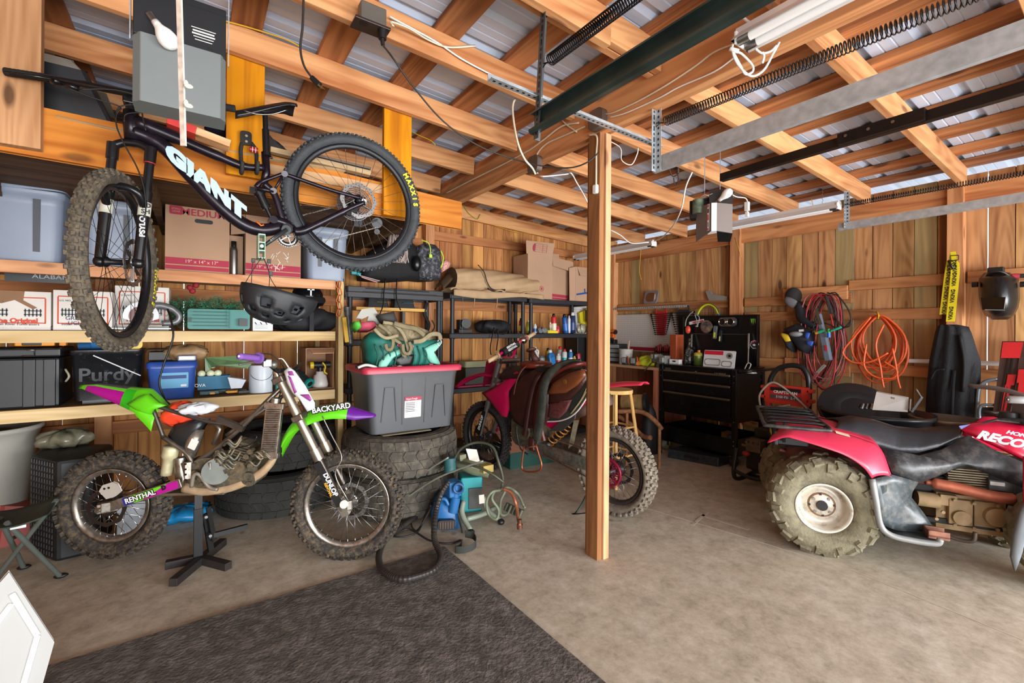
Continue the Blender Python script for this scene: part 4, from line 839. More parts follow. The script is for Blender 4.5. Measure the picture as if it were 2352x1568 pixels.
# bars
g=G();g.tube(cv3([kp(556,821,-.37),kp(600,822,-.25),kp(628,845,-.13),kp(650,862,-.05),kp(660,862,.05),kp(680,845,.13),kp(690,835,.3)],5),.011,8);g.beam(kp(640,850,-.1),kp(672,850,.1),.02,.02);hb=wo_('handlebar',g,BLACK,kx)
a=kp(549,818,-.385);b=kp(592,822,-.27);g=G();n=16;g.tube([a+(b-a)*i/n for i in range(n+1)],[.0165 if i%2 else .0155 for i in range(n)]+[.016],12);g.cyl(b,b+(b-a).normalized()*.012,.028);g.cyl(a,a-(b-a).normalized()*.002,.006,mi=1);wo_('grip',g,[mat('#7a52a3',.6),WHITE],kx)
g=G();c=kp(613,833,-.2);g.box(tuple(c),(.04,.05,.04));g.ball(tuple(c+V((.03,0,-.01))),.022,8);g.tube(cv3([c,c+V((-.05,-.03,.01)),c+V((-.13,-.07,.0))],5),.006,6);wo_('brake_lever',g,mat('#7a7a76',.4,.7),kx,bevel=.004)
for k_,P in enumerate(([(600,812,-.2),(625,815,-.15),(650,840,-.1),(655,870,-.05),(645,920,-.05),(625,960,0)],[(615,830,-.2),(640,860,-.12),(645,900,-.08),(600,1000,-.02),(560,1030,0)],[(740,955,-.1),(762,1000,-.1),(785,1050,-.11),(770,1090,-.12),(800,1150,-.12)],[(560,1010,-.06),(590,1000,-.08),(575,1020,-.08),(540,1030,-.06)])):
 ktube('cable',P,.0032,BLACK if k_!=2 else mat('#8f8c86',.3,.6),6)
# radiator and shroud
g=G();a=kp(608,935,-.1);b=kp(622,1045,-.1);M=frame(kf,kn_,(0,0,1),(a+b)/2+kf*.01)@rot('Y',6)
g.box((0,.03,0),(.085,.03,.26));g.box((0,.03,.135),(.10,.036,.03));g.box((0,.03,-.135),(.10,.036,.03));g.cyl((0,.03,.15),(0,.03,.175),.022)
g.v=[tuple(M@V(p))for p in g.v]
for i in range(24):c=M@V((0,.012,-.115+i*.01));g.beam(c-kf*.035,c+kf*.035,.004,.003,mi=1)
wo_('radiator',g,[ALU,BLACK],kx,bevel=.003)
g=G();g.beam(kp(632,945,-.06),kp(636,1040,-.06),.012,.05,up=kf);wo_('radiator_louvre',g,BLACK,kx)
# engine
g=G();c=kp(500,1085,-.05);M=frame(kf,(0,0,1),-kn_,c)
g.prism([(x*1.05,y)for x,y in rr(.26,.17,.07,5)],-.14,.02,M);g.prism(rr(.16,.14,.05,4,.13,-.01),-.13,.0,M);g.prism(rr(.10,.12,.03,4,.12,.09),-.12,-.01,M)
g.cyl(M@V((.11,.02,.0)),M@V((.11,.02,.03)),.05,n=20);g.cyl(M@V((.17,-.03,.0)),M@V((.17,-.03,.025)),.035,n=16)
random.seed(4)
for i in range(26):
 x=random.uniform(-.12,.22);y=random.uniform(-.07,.13);r_=random.uniform(.006,.018);g.cyl(M@V((x,y,.0)),M@V((x,y,.028+random.random()*.015)),r_,n=8)
for i in range(18):
 x=random.uniform(-.02,.24);y=random.uniform(.03,.17);g.tube(cv3([M@V((x,y,.02)),M@V((x+.03,y+.02,.04)),M@V((x+.06,y-.01,.03)),M@V((x+.08,y+.03,.0))],4),.007,6)
en=wo_('engine',g,CASE,kx,bevel=.006)
g=G();g.cyl(kp(497,1082,-.075),kp(497,1082,-.098),.073,.068,n=32);cc=M@V((-.01,.035,.055));g.beam(M@V((-.015,.07,.05)),M@V((-.012,-.01,.056)),.016,.012,up=-kn_,mi=1);g.beam(M@V((-.06,-.03,.05)),M@V((.04,-.03,.05)),.004,.004,up=-kn_);wo_('clutch_cover',g,[mat('#5f625c',.55,.5,.2,14),STEEL],en,bevel=.003)
g=G();c1=kp(560,1035,0);M2=frame(kf,(0,0,1),-kn_,c1)@rot('Z',-18)
for i in range(7):g.box((0,-.04+i*.014,0),(.11,.004,.12),M=M2)
g.box((0,0,0),(.08,.12,.09),M=M2);wo_('cylinder_fins',g,CASE,en)
for o_ in(-.05,):ktube('exhaust_pipe',[(424,1118,o_),(470,1126,o_),(530,1118,o_),(590,1092,o_),(620,1065,o_),(632,1042,o_)],(.030,.018),SAND,12,en)
ktube('kick_lever',[(440,1118,-.11),(445,1092,-.12),(458,1090,-.12),(480,1118,-.12),(500,1124,-.12)],.010,mat('#8a8274',.5,.4),8)
g=G();g.tube([kp(455,985,-.02),kp(444,1015,-.03),kp(436,1045,-.03)],[.03,.038,.03],14);wo_('shock_reservoir',g,ALU,kx)
g=G();M3=frame(kf,(0,0,1),-kn_,kp(444,1020,-.071))@rot('Z',-25);g.prism(rr(.04,.055,.004),0,.002,M3);wo_('reservoir_sticker',g,mat('#dcdcd4',.5),kx)
g=G();pil(g,[kp(a_,b_,-.04)for a_,b_ in((385,1000),(400,975),(440,965),(470,965),(455,990),(425,1035),(405,1030))],-kn_,.06,.02,3);wo_('airbox',g,mat('#1e2123',.35,0,.3,8),kx)
g=G();g.tube(cv3([kp(395,1025,-.03),kp(388,1055,-.03),kp(382,1090,-.03)],4),[.04]*4+[.028]*5,12);wo_('exhaust_silencer',g,mat('#c9c19a',.5,.3,.25,12),kx)
g=G();g.cyl(kp(415,1050,-.02),kp(420,1100,-.02),.034,n=16);g.box(tuple(kp(432,1080,-.09)),(.03,.02,.09))
for i in range(4):c=kp(427,1065+i*12,-.10);g.cyl(c,c-kn_*.006,.006,n=8,mi=1)
wo_('rear_linkage',g,[ALU,BLACK],kx,bevel=.004)
# swingarm with graphics
for o_ in(-.095,.085):
 g=G();a=kp(252,1163,o_);b=kp(418,1108,o_);g.beam(a,b,.022,.05);g.box(tuple(a),(.07,.03,.05));sw=wo_('swingarm',g,ALU,kx,bevel=.004)
 if o_<0:
  d2=(b-a).normalized();up=(-kn_).cross(d2);off=-kn_*.0125;L_=(b-a).length
  g=G();z1=.020
  g.plate([a+d2*.10-up*z1+off,a+d2*(L_*.92)-up*z1+off,a+d2*L_*.92+up*z1+off,a+d2*.10+up*z1+off],-kn_,.0012);g.plate([a+d2*L_*.45-up*z1+off*1.1,a+d2*(L_*.96)-up*z1+off*1.1,a+d2*L_*.97+up*z1+off*1.1,a+d2*L_*.84+up*z1+off*1.1],-kn_,.0012,mi=1)
  g.plate([a+d2*.08-up*z1+off*1.15,a+d2*.13-up*z1+off*1.15,a+d2*.12+up*z1+off*1.15,a+d2*.08+up*z1+off*1.15],-kn_,.0012,mi=2)
  gs=wo_('swingarm_graphics',g,[GRN,MAG,mat('#2a2a9a',.4)],sw);M=frame(d2,up,-kn_,a+d2*L_*.45+off*1.3)
  wt_('graphics_lettering','RENTHAL',.038,M@tr(0,0,-.0005),BLACK,sw,bold=.004,sx=.95);wt_('graphics_lettering','RENTHAL',.038,M@tr(0,0,.0012),WHITE,sw,bold=.0006,sx=.95);wt_('graphics_lettering','D',.03,M@tr(L_*.33,.006,.001),BLACK,sw,bold=.002)
chainpts([kp(380,1105,.05),kp(300,1125,.05),kp(262,1130,.05)],mat('#4a443c',.5,.6),kx)
g=G();P=[(228,1128),(236,1115),(258,1108),(268,1112),(276,1128),(262,1140),(244,1145)];g.plate([kp(a_,b_,-.10)for a_,b_ in P][::-1],-kn_,.012)
for(a_,b_)in((240,1122),(250,1120)):c=kp(a_,b_,-.1);g.cyl(c,c-kn_*.002,.006,n=8,mi=1)
wo_('rear_caliper_guard',g,[mat('#bdb9ae',.45,.3),BLACK],kx,bevel=.004)
g=G();c=kp(240,1165,-.09);g.box(tuple(c),(.06,.05,.05));g.cyl(c,c-kn_*.05,.012);wo_('axle_block',g,ALU,kx,bevel=.005);g=G();g.box(tuple(kp(800,1158,-.07)),(.03,.05,.05));g.cyl(kp(790,1158,-.05),kp(790,1158,-.11),.022);wo_('axle_block',g,ALU,kx,bevel=.005)
# rear fender
def rf(u,v):
 top=[(188,884,0),(230,881,0),(290,888,0),(340,893,0),(360,912,0),(378,932,0)];k_=u*5;i=min(int(k_),4);t=k_-i
 p=kp(top[i][0]+(top[i+1][0]-top[i][0])*t,top[i][1]+(top[i+1][1]-top[i][1])*t);hw=.018+.085*min(1,u*1.6)**.8;a_=v*2-1;drop=(.018+.10*max(0,min(1,(u-.05)*1.7)))*abs(a_)**3
 return p+kn_*(a_*hw)-V((0,0,drop))
g=G();g.sheet(rf,20,10)
for i in range(len(g.f)):
 u=(i%20)/20;v=(i//20)/10
 if u<.45 and .2<v<.8:g.k[i]=1
 if .05<u<.42 and(v<.2):g.k[i]=2
 if .45<=u<.55:g.k[i]=3 if v<.3 else g.k[i]
wo_('rear_fender',g,[GRN,mat('#4a3c55',.5),MAG,GRD],kx,solid=.004)
g=G();pil(g,[kp(a_,b_,-.095)for a_,b_ in((291,928),(316,912),(340,905),(362,925),(378,932),(352,940),(346,952),(312,942))],-kn_,.02,.02,3);wo_('side_cover',g,GRN,kx)
# plastic bag with red gloves lying on the subframe
g=G();c=kp(415,948,-.0)
def blob(u,v,c=c,s=(.10,.06,.065),k=3,sd=0,amp=.15):
 an=2*PI*u;ph=PI*v;n=1+amp*math.sin(k*an+5*v+sd)+amp*.6*math.sin((k*2+1)*an-9*v+sd*2);return(c.x+s[0]*math.cos(an)*math.sin(ph)*n,c.y+s[1]*math.sin(an)*math.sin(ph)*n,c.z+s[2]*math.cos(ph)*n)
g.sheet(lambda u,v:blob(u,v,kp(415,950,-.01),(.085,.05,.060),3),24,12);g.sheet(lambda u,v:blob(u,v,kp(455,938,-.03),(.085,.04,.028),4,2,.25),24,12,mi=1);g.beam(kp(392,948,-.065),kp(470,935,-.065),.03,.004,mi=1,up=(0,1,.3))
tag(obj('bagged_gloves',g,[mat('#dc4327',.25),mat('#d7dadf',.25)]),'clear plastic bag of red and white gloves lying on the green bike frame','bag')
# ---- stand
st=thing('bike_stand','black steel lift stand with cross base under the green dirt bike','stand',(.02,3.0,0))
tp=kp(440,1142);bz=onZ(455,1285,.03)
sx=.16;sy=2.93
g=G();ctr=V((.17-.0,2.965,0));ctr=V((onZ(455,1290,0).x,onZ(455,1290,0).y,0))
g.beam(ctr+V((0,0,.03)),ctr+V((0,0,.30)),.045,.045,up=(0,1,0));wo_('post',g,mat('#19191a',.45,.3),st,bevel=.003)
g=G();g.beam(ctr+V((0,0,.22)),ctr+V((0,0,.40)),.036,.036,up=(0,1,0));wo_('inner_post',g,BLACK,st)
e1=onZ(397,1338,.02);e2=onZ(513,1243,.02);e3=onZ(380,1297,.02);e4=onZ(525,1300,.02)
for a_,b_ in((e1,e2),(e3,ctr+V((0,0,.02))),(ctr+V((0,0,.02)),e4)):
 g=G();g.beam(a_,b_,.04,.04);wo_('foot',g,mat('#2a2523',.6,.2,.3,20),st,bevel=.002)
g=G();M=frame(kf,kn_,(0,0,1),ctr+V((0,0,.395)));M=frame(kf,kn_,(0,0,1),V((ctr.x,ctr.y,.40)));g.box((0,0,0),(.34,.14,.014),M=M);wo_('top_plate',g,mat('#5a4c3a',.7,.2,.3,16),st,bevel=.003)
g=G();g.beam(ctr+V((.03,0,.26)),ctr+V((.06,.02,.04)),.012,.03);g.beam(ctr+V((.045,-.02,.30)),ctr+V((.075,0,.10)),.008,.025);g.beam(ctr+V((.05,0,.13)),ctr+V((.24,.03,.13)),.02,.025)
for k_ in((.035,-.03,.26),(.055,-.025,.15)):g.cyl(ctr+V(k_),ctr+V(k_)+V((0,-.03,0)),.008,n=10,mi=1)
wo_('lift_lever',g,[BLACK,STEEL],st)
# ================================================================ crimson dirt bike behind the post
hd_=V((-.159,.987,0)).normalized();hn=V((-.987,-.159,0)).normalized();HA=V((2.43,2.3,0))
def hp(px,py,off=0):return onP(px,py,HA+hn*off,hn)
CRI=mat('#b8104a',.32,0,.06);CRI2=mat('#d0304d',.35,0,.06)
ho=thing('dirt_bike','crimson dirt bike carrying a western saddle, partly behind the centre post','motorcycle',(2.33,2.9,0))
TYH=mat('#2a2623',.85,0,.3,18,.4);TYH2=mat('#6d655a',.85,0,.35,18,.4,dirt='#8d806c',dirt_amt=.6)
wheel(ho,V((2.215,3.60,.318)),hn,.308,.042,.245,mxk(46,.016,.012,.014),TYH,mat('#3a3536',.4,.6),'front_wheel',36,.03,.10,STEEL,(.115,mat('#5b5350',.4,.8),1),disc_side=1,sp_r=.0014)
rw=wheel(ho,V((2.442,2.223,.312)),hn,.300,.055,.225,mxk(38,.020,.016,.018),TYH2,mat('#4b4544',.4,.6),'rear_wheel',36,.034,.12,STEEL,(.11,mat('#4d4744',.4,.7),-1),disc_side=-1,sp_r=.0016)
g=G();c=V((2.442,2.223,.312))+hn*.075;M=frame(hd_,(0,0,1),hn*-1,c);z_=hn
g.lathe([(.078,-.003),(.098,-.003),(.098,.003),(.078,.003)],44,frame(hd_,(0,0,1),hd_.cross(V((0,0,1))),c),closed=True)
for i in range(44):an=2*PI*i/44;p=c+hd_*(.101*math.cos(an))+V((0,0,.101*math.sin(an)));g.beam(p,p+(p-c).normalized()*.006,.005,.004,up=hn)
for i in range(8):an=2*PI*i/8;p=hd_*math.cos(an)+V((0,0,math.sin(an)));g.beam(c+p*.03,c+p*.085,.005,.014,up=hn);g.lathe([(.012,-.003),(.018,-.003),(.018,.003),(.012,.003)],12,frame(hd_,(0,0,1),hd_.cross(V((0,0,1))),c+p*.062),closed=True)
wo_('sprocket',g,mat('#8e1b3a',.4,.4),ho)
def ht(name,P,r,m,n=10,par=None,sm=5,flat=1):
 g=G();pts=cv3([hp(*p)for p in P],sm)if sm else[hp(*p)for p in P]
 if isinstance(r,tuple):k0=len(pts);r=[r[0]+(r[1]-r[0])*i/(k0-1)for i in range(k0)]
 g.tube(pts,r,n,flat=flat);return wo_(name,g,m,par or ho)
for o_ in(.09,-.09):
 t1=hp(1182,800,0)+hn*o_;b1=V((2.215,3.60,.318))+hn*o_*.9;t1=V((2.258,3.30,1.07))+hn*o_;dd=b1-t1
 g=G();g.cyl(t1,t1+dd*.62,.026,n=16);g.cyl(t1+dd*.60,t1+dd*.97,.021,n=14);lg=wo_('fork_leg',g,[mat('#8d8883',.35,.8,.2,10)],ho)
 g=G();A_=t1+dd*.66;e=dd.normalized();sd=hn.cross(e).normalized();oo=hn*(.024 if o_>0 else-.024)
 g.loft([[A_+oo-sd*.022,A_+oo+sd*.022,A_+oo*1.2+sd*.022,A_+oo*1.2-sd*.022],[A_+dd*.3+oo-sd*.03,A_+dd*.3+oo+sd*.03,A_+dd*.3+oo*1.2+sd*.03,A_+dd*.3+oo*1.2-sd*.03]],smooth=False)
 gd=wo_('fork_guard',g,CRI if o_<0 else BLACK,lg)
 if o_>0:
  M=frame(-e,hn.cross(-e),hn,A_+dd*.15+oo*1.3);wt_('guard_lettering','DUNLOP',.036,M,WHITE,gd,bold=.001)
g=G();g.cyl(V((2.26,3.29,1.03))+hn*.11,V((2.26,3.29,1.03))-hn*.11,.025);wo_('triple_clamp',g,STEEL,ho);g=G();g.cyl(V((2.25,3.36,.86))+hn*.11,V((2.25,3.36,.86))-hn*.11,.028);wo_('triple_clamp',g,mat('#8f8a86',.35,.8),ho)
gn=onD(1124,828,3.72);gf=onD(1226,766,4.12);gd_=gf-gn
hbp=[gn,gn+gd_*.2,gn+gd_*.3+V((0,.01,-.005)),V((2.26,3.31,1.06))+hn*.05,V((2.26,3.31,1.06))-hn*.05,gn+gd_*.62,gn+gd_*.72,gf]
g=G();g.tube(cv3(hbp,4),.0125,8);wo_('handlebar',g,CRI,ho)
g=G();a=gn+gd_*.27;b=gn+gd_*.60;g.cyl(a,b,.034,n=16);pd=wo_('bar_pad',g,mat('#1b1517',.6),ho,bevel=.008)
nv=(O-a).cross(b-a).cross(b-a)*-1;nv.normalize();nv=nv if nv.dot(O-a)>0 else-nv;M=frame((b-a),nv.cross(b-a),nv,(a+b)/2+nv*.0345);wt_('pad_lettering','RENTHAL\nRENTHAL',.026,M,WHITE,pd,bold=.0005)
for s_ in(1,-1):
 a=gn-gd_*.02 if s_>0 else gf+gd_*.02;b=a+gd_*.18*s_;g=G();g.tube([a,b],.0175,12);g.cyl(b,b+(b-a).normalized()*.01,.028);wo_('grip',g,mat('#b89b78',.7),ho)
g=G();c=gn+gd_*.74;g.ball(tuple(c),(.04,.035,.035),10);g.tube(cv3([c,c+gd_*.12+V((-.06,0,-.01)),c+gd_*.2+V((-.05,0,0))],4),.006,6);wo_('brake_lever',g,CHROME,ho)
# plastics
def hfend(c0,P,W,name,m,lift=.03):
 pts=cv3(P,6);n=len(pts)-1
 def fn(u,v):
  i=min(int(u*n),n-1);p=pts[i]+(pts[i+1]-pts[i])*(u*n-i);k_=u*(len(W)-1);j=min(int(k_),len(W)-2);hw=W[j]+(W[j+1]-W[j])*(k_-j);a_=v*2-1
  return p+hn*(a_*hw)-V((0,0,lift*abs(a_)**2.4*hw/max(W)))
 g=G();g.sheet(fn,n,8);return wo_(name,g,m,ho,solid=.004)
hfend(0,[hp(1045,890),hp(1075,866),hp(1110,855),hp(1150,858),hp(1185,870)],[.02,.07,.08,.075,.06],'front_fender',CRI,.03)
g=G();g.plate([hp(a_,b_,.03)for a_,b_ in((1118,832),(1128,830),(1126,872),(1110,885))],hn,.1);wo_('number_plate',g,mat('#8c1038',.4),ho,bevel=.01)
for s_ in(1,-1):
 g=G();pil(g,[hp(a_,b_,.13)-hn*(.26 if s_<0 else 0)for a_,b_ in((1106,902),(1145,883),(1185,853),(1200,862),(1172,895),(1172,930),(1163,958),(1150,955),(1130,928))],hn*s_,.012,.02,3);wo_('radiator_shroud',g,CRI,ho)
g=G();M=frame(hd_,(0,0,1),hn,hp(1172,935,.10));
for i in range(14):g.box((0,-.1+i*.014,0),(.07,.003,.04),M=M)
g.box((0,0,-.01),(.075,.21,.03),M=M);wo_('radiator',g,mat('#3b3431',.5,.4),ho)
g=G();g.loft([[hp(1200,850,s_)for s_ in(.05,-.05)]+[hp(1200,880,s_)for s_ in(-.08,.08)],[hp(1340,868,s_)for s_ in(.07,-.07)]+[hp(1340,905,s_)for s_ in(-.1,.1)]],smooth=False);wo_('seat',g,BLACK,ho,bevel=.015)
hfend(0,[hp(1335,885),hp(1380,882),hp(1430,876),hp(1483,877)],[.09,.10,.085,.05],'rear_fender',CRI2,.035)
g=G();g.plate([hp(a_,b_,.10)for a_,b_ in((1255,975),(1262,962),(1320,925),(1360,872),(1385,880),(1362,905),(1330,935),(1300,970),(1268,985))],hn,.02);wo_('side_panel',g,CRI,ho,bevel=.006)
g=G();g.plate([hp(a_,b_,.115)for a_,b_ in((1265,988),(1322,940),(1318,962),(1290,988))],hn,.015);wo_('side_guard',g,mat('#3a3a3a',.5),ho,bevel=.005)
g=G();g.tube([hp(1325,948,-.12),hp(1350,935,-.14),hp(1400,915,-.15)],[.045,.05,.05],16);wo_('muffler',g,mat('#a88c80',.4,.7),ho)
g=G();P=[];a=hp(1262,1015,0);b=hp(1292,990,0);u_=(b-a).normalized();p_=u_.orthogonal().normalized();q_=u_.cross(p_)
for i in range(73):an=2*PI*i/12;P.append(a+(b-a)*(i/72)*1.6+(p_*math.cos(an)+q_*math.sin(an))*.035)
g.tube(P,.006,6);sp=wo_('shock_spring',g,mat('#c98a3c',.4,.3),ho)
g=G();g.cyl(a,a+(b-a)*1.7,.018);wo_('shock_body',g,BLACK,sp)
for o_ in(.085,-.085):
 g=G();g.loft([[hp(a_,b_,0)+hn*(o_+k2)for(a_,b_,k2)in((1248,1010,.018),(1248,1010,-.018),(1248,1040,-.018),(1248,1040,.018))],[V((2.442,2.223,.33))+hn*(o_+.014)+V((0,0,.035)),V((2.442,2.223,.33))+hn*(o_-.014)+V((0,0,.035)),V((2.442,2.223,.33))+hn*(o_-.014)-V((0,0,.045)),V((2.442,2.223,.33))+hn*(o_+.014)-V((0,0,.045))]],smooth=False);wo_('swingarm',g,ALU,ho,bevel=.006)
for P in([hp(1245,998,.12),hp(1300,1015,.11),V((2.442,2.223,.42))+hn*.09],[hp(1250,1042,.12),hp(1290,1065,.11),V((2.442,2.223,.21))+hn*.09]):chainpts(P,mat('#5e4638',.5,.6,.3,30),ho,size=.006,step=.013)
g=G();c=hp(1225,985,.0);M=frame(hd_,(0,0,1),hn,c);g.prism(rr(.30,.26,.08,5),-.11,.11,M);g.cyl(M@V((0,0,.11)),M@V((0,0,.13)),.07);g.prism(rr(.14,.2,.03,4,.05,.18),-.07,.07,M);wo_('engine',g,CASE,ho,bevel=.008)
g=G();
for o_ in(.06,-.06):g.tube(cv3([V((2.255,3.32,.95))+hn*o_*.4,hp(1190,930,o_),hp(1195,1010,o_),hp(1235,1040,o_),hp(1262,1020,o_)],5),.018,8)
for o_ in(.07,-.07):g.tube(cv3([V((2.255,3.32,.95))+hn*o_*.4,hp(1250,900,o_),hp(1300,930,o_)],5),.018,8)
wo_('frame',g,mat('#a7a3a0',.4,.8),ho)
g=G();g.tube(cv3([hp(1350,1130,.05),hp(1335,1160,.14),hp(1316,1190,.22),hp(1325,1200,.2),hp(1352,1204,.12)],5),.007,8);g.v=[(a_,b_,max(c_,.004))for a_,b_,c_ in g.v];wo_('kickstand',g,mat('#2c3a2e',.5,.4),ho)
g=G();g.loft([[hp(a_,b_,o_)for(a_,b_,o_)in((1318,965,.03),(1318,965,-.05),(1330,965,-.05),(1330,965,.03))],[hp(a_,b_,o_)for(a_,b_,o_)in((1305,1030,.03),(1305,1030,-.05),(1318,1020,-.05),(1318,1020,.03))]],smooth=False);wo_('mud_flap',g,mat('#8f8b74',.6,0,.3,30),ho)
# ---- western saddle thrown over the seat
LEA=mat('#3a1c16',.38,0,.3,10,.3);LEB=mat('#5b2019',.35,0,.2,14,.2);LED=mat('#2a1512',.45,0,.25,14,.3);FLE=mat('#2e2f27',.95,0,.4,20,.6)
sd_=thing('western_saddle','brown leather western saddle with black fleece strip and copper stirrup on the crimson bike','saddle',hp(1270,960,.0))
def spil(name,P,off,m,th=.012,bulge=.02,par=None,mirror=False):
 g=G();pil(g,[hp(a_,b_,off)for a_,b_ in P],hn,th,bulge,4)
 if mirror:pil(g,[hp(a_,b_,off)-hn*2*off for a_,b_ in P][::-1],-hn,th,bulge,4)
 return wo_(name,g,m,par or sd_)
BL=[(1165,905),(1180,870),(1240,842),(1335,848),(1360,858),(1361,880),(1348,912),(1322,948),(1290,965),(1249,968),(1215,965),(1185,950)]
bk=spil('saddle_blanket',BL,.135,mat('#23261f',.95,0,.3,30),.01,.012)
g=G();g.tube(cv3([hp(a_,b_,.147)for a_,b_ in BL[3:10]],5),.006,6);g.tube(cv3([hp(a_-12,b_+3,.150)for a_,b_ in BL[4:8]],5),.002,5,mi=1);g.tube(cv3([hp(a_-9,b_+2,.150)for a_,b_ in BL[4:8]],5),.002,5,mi=1);wo_('blanket_fringe',g,[mat('#c9c1bb',.9),mat('#cfc08a',.8)],bk)
g=G()
def bridge(P,hw,drop,z0=0):
 return None
def arch(u,v):
 a_=(v*2-1);px=1175+180*u;base=hp(px,846-6*math.sin(u*PI)+6*u,0);return base+hn*(.15*a_)-V((0,0,.09*abs(a_)**2.2-.01))
g.sheet(arch,14,12);wo_('saddle_tree',g,LED,sd_,solid=.02)
spil('front_skirt',[(1225,850),(1200,862),(1178,890),(1170,915),(1171,945),(1180,968),(1200,982),(1240,985),(1262,960),(1262,900),(1250,860)],.165,LEA)
spil('rear_skirt',[(1262,862),(1300,850),(1342,850),(1352,862),(1335,890),(1312,915),(1290,925),(1258,930)],.165,LEA)
spil('patterned_pouch',[(1262,925),(1312,918),(1300,945),(1282,962),(1258,958)],.172,mat('#5c2d2c',.6,0,.5,60),.01,.01)
sj=spil('seat_jockey',[(1253,905),(1268,880),(1300,858),(1340,848),(1345,862),(1325,885),(1300,902),(1268,905)],.185,mat('#6b3a1e',.3,0,.3,8),.01,.02)
g=G();c=hp(1298,876,.208);g.cyl(c,c+hn*.006,.018,n=18);g.cyl(c+hn*.006,c+hn*.009,.012,n=18);wo_('concho',g,mat('#8a5a2c',.35,.4),sj)
g=G();g.tube(cv3([hp(1260,880,.16),hp(1275,860,.17),hp(1300,845,.15),hp(1330,836,.10),hp(1345,836,0),hp(1338,838,-.1),hp(1310,846,-.15)],6),[.022]*37,10,flat=.7);wo_('cantle',g,LEB,sd_)
# swell and horn
g=G();c=hp(1232,836,0)
for i,(zz,rr_)in enumerate(((.0,.105),(.010,.115),(.022,.108),(.034,.112),(.046,.095))):pass
g.lathe([(0,-.03),(.12,-.028),(.135,-.015),(.13,-.004),(.135,.004),(.125,.014),(.11,.022),(.05,.03),(0,.03)],30,Mx.Translation(c));wo_('swell',g,mat('#70291a',.3,0,.2,12),sd_)
g=G();g.tube([c+V((0,0,.02)),c+V((-.01,.02,.06)),c+V((-.02,.04,.10))],[.035,.026,.024],12);g.lathe([(0,-.008),(.040,-.006),(.045,.004),(.035,.014),(0,.018)],20,Mx.Translation(c+V((-.02,.045,.115)))@rot('X',-20));wo_('horn',g,mat('#4b2a22',.5,0,.3,30),sd_)
g=G();g.tube(cv3([hp(1208,840,.14),hp(1195,855,.19),hp(1185,880,.19),hp(1180,905,.18)],5),.012,8,flat=.3);wo_('rigging_strap',g,mat('#7c4a3e',.5),sd_)
def strap(name,P,w_,m,th=.007,par=None):
 pts=cv3([hp(*p)for p in P],5);g=G();rings=[]
 for i,p in enumerate(pts):
  t=(pts[min(i+1,len(pts)-1)]-pts[max(i-1,0)]).normalized();s_=hn.cross(t).normalized();ww=w_ if not isinstance(w_,tuple)else w_[0]+(w_[1]-w_[0])*i/(len(pts)-1)
  rings.append([p-s_*ww,p-s_*ww*.6+hn*th,p+s_*ww*.6+hn*th,p+s_*ww,p-hn*th*.3])
 g.loft(rings,smooth=True);return wo_(name,g,m,par or sd_)
strap('stirrup_leather',[(1255,848,.10),(1238,862,.19),(1224,890,.205),(1215,930,.205),(1207,980,.20),(1203,1000,.19)],(.018,.022),mat('#3a1b19',.5,0,.2,14))
strap('fender',[(1258,860,.18),(1245,890,.21),(1238,930,.215),(1235,980,.215),(1240,1012,.21)],(.035,.06),LEB)
strap('fleece_strip',[(1335,833,.0),(1300,836,.12),(1270,850,.20),(1252,880,.235),(1246,920,.24),(1240,970,.24),(1232,1008,.235)],(.030,.045),FLE,.022)
strap('stirrup_strap',[(1222,1005,.21),(1220,1020,.21),(1222,1034,.21)],.03,mat('#4b211d',.4))
g=G();g.tube(cv3([hp(a_,b_,.22)for a_,b_ in((1231,1021),(1238,1045),(1244,1068),(1237,1081),(1210,1083),(1199,1074),(1201,1045),(1205,1025))],5),.0075,8);g.tube([hp(1205,1028,.22),hp(1231,1024,.22)],.007,8);wo_('stirrup',g,mat('#b3684a',.35,.7),sd_)
g=G();g.tube(cv3([hp(1187,975,.17),hp(1188,1000,.17),hp(1196,1030,.17),hp(1215,1045,.15)],5),.006,6);wo_('cinch_cord',g,BLACK,sd_)
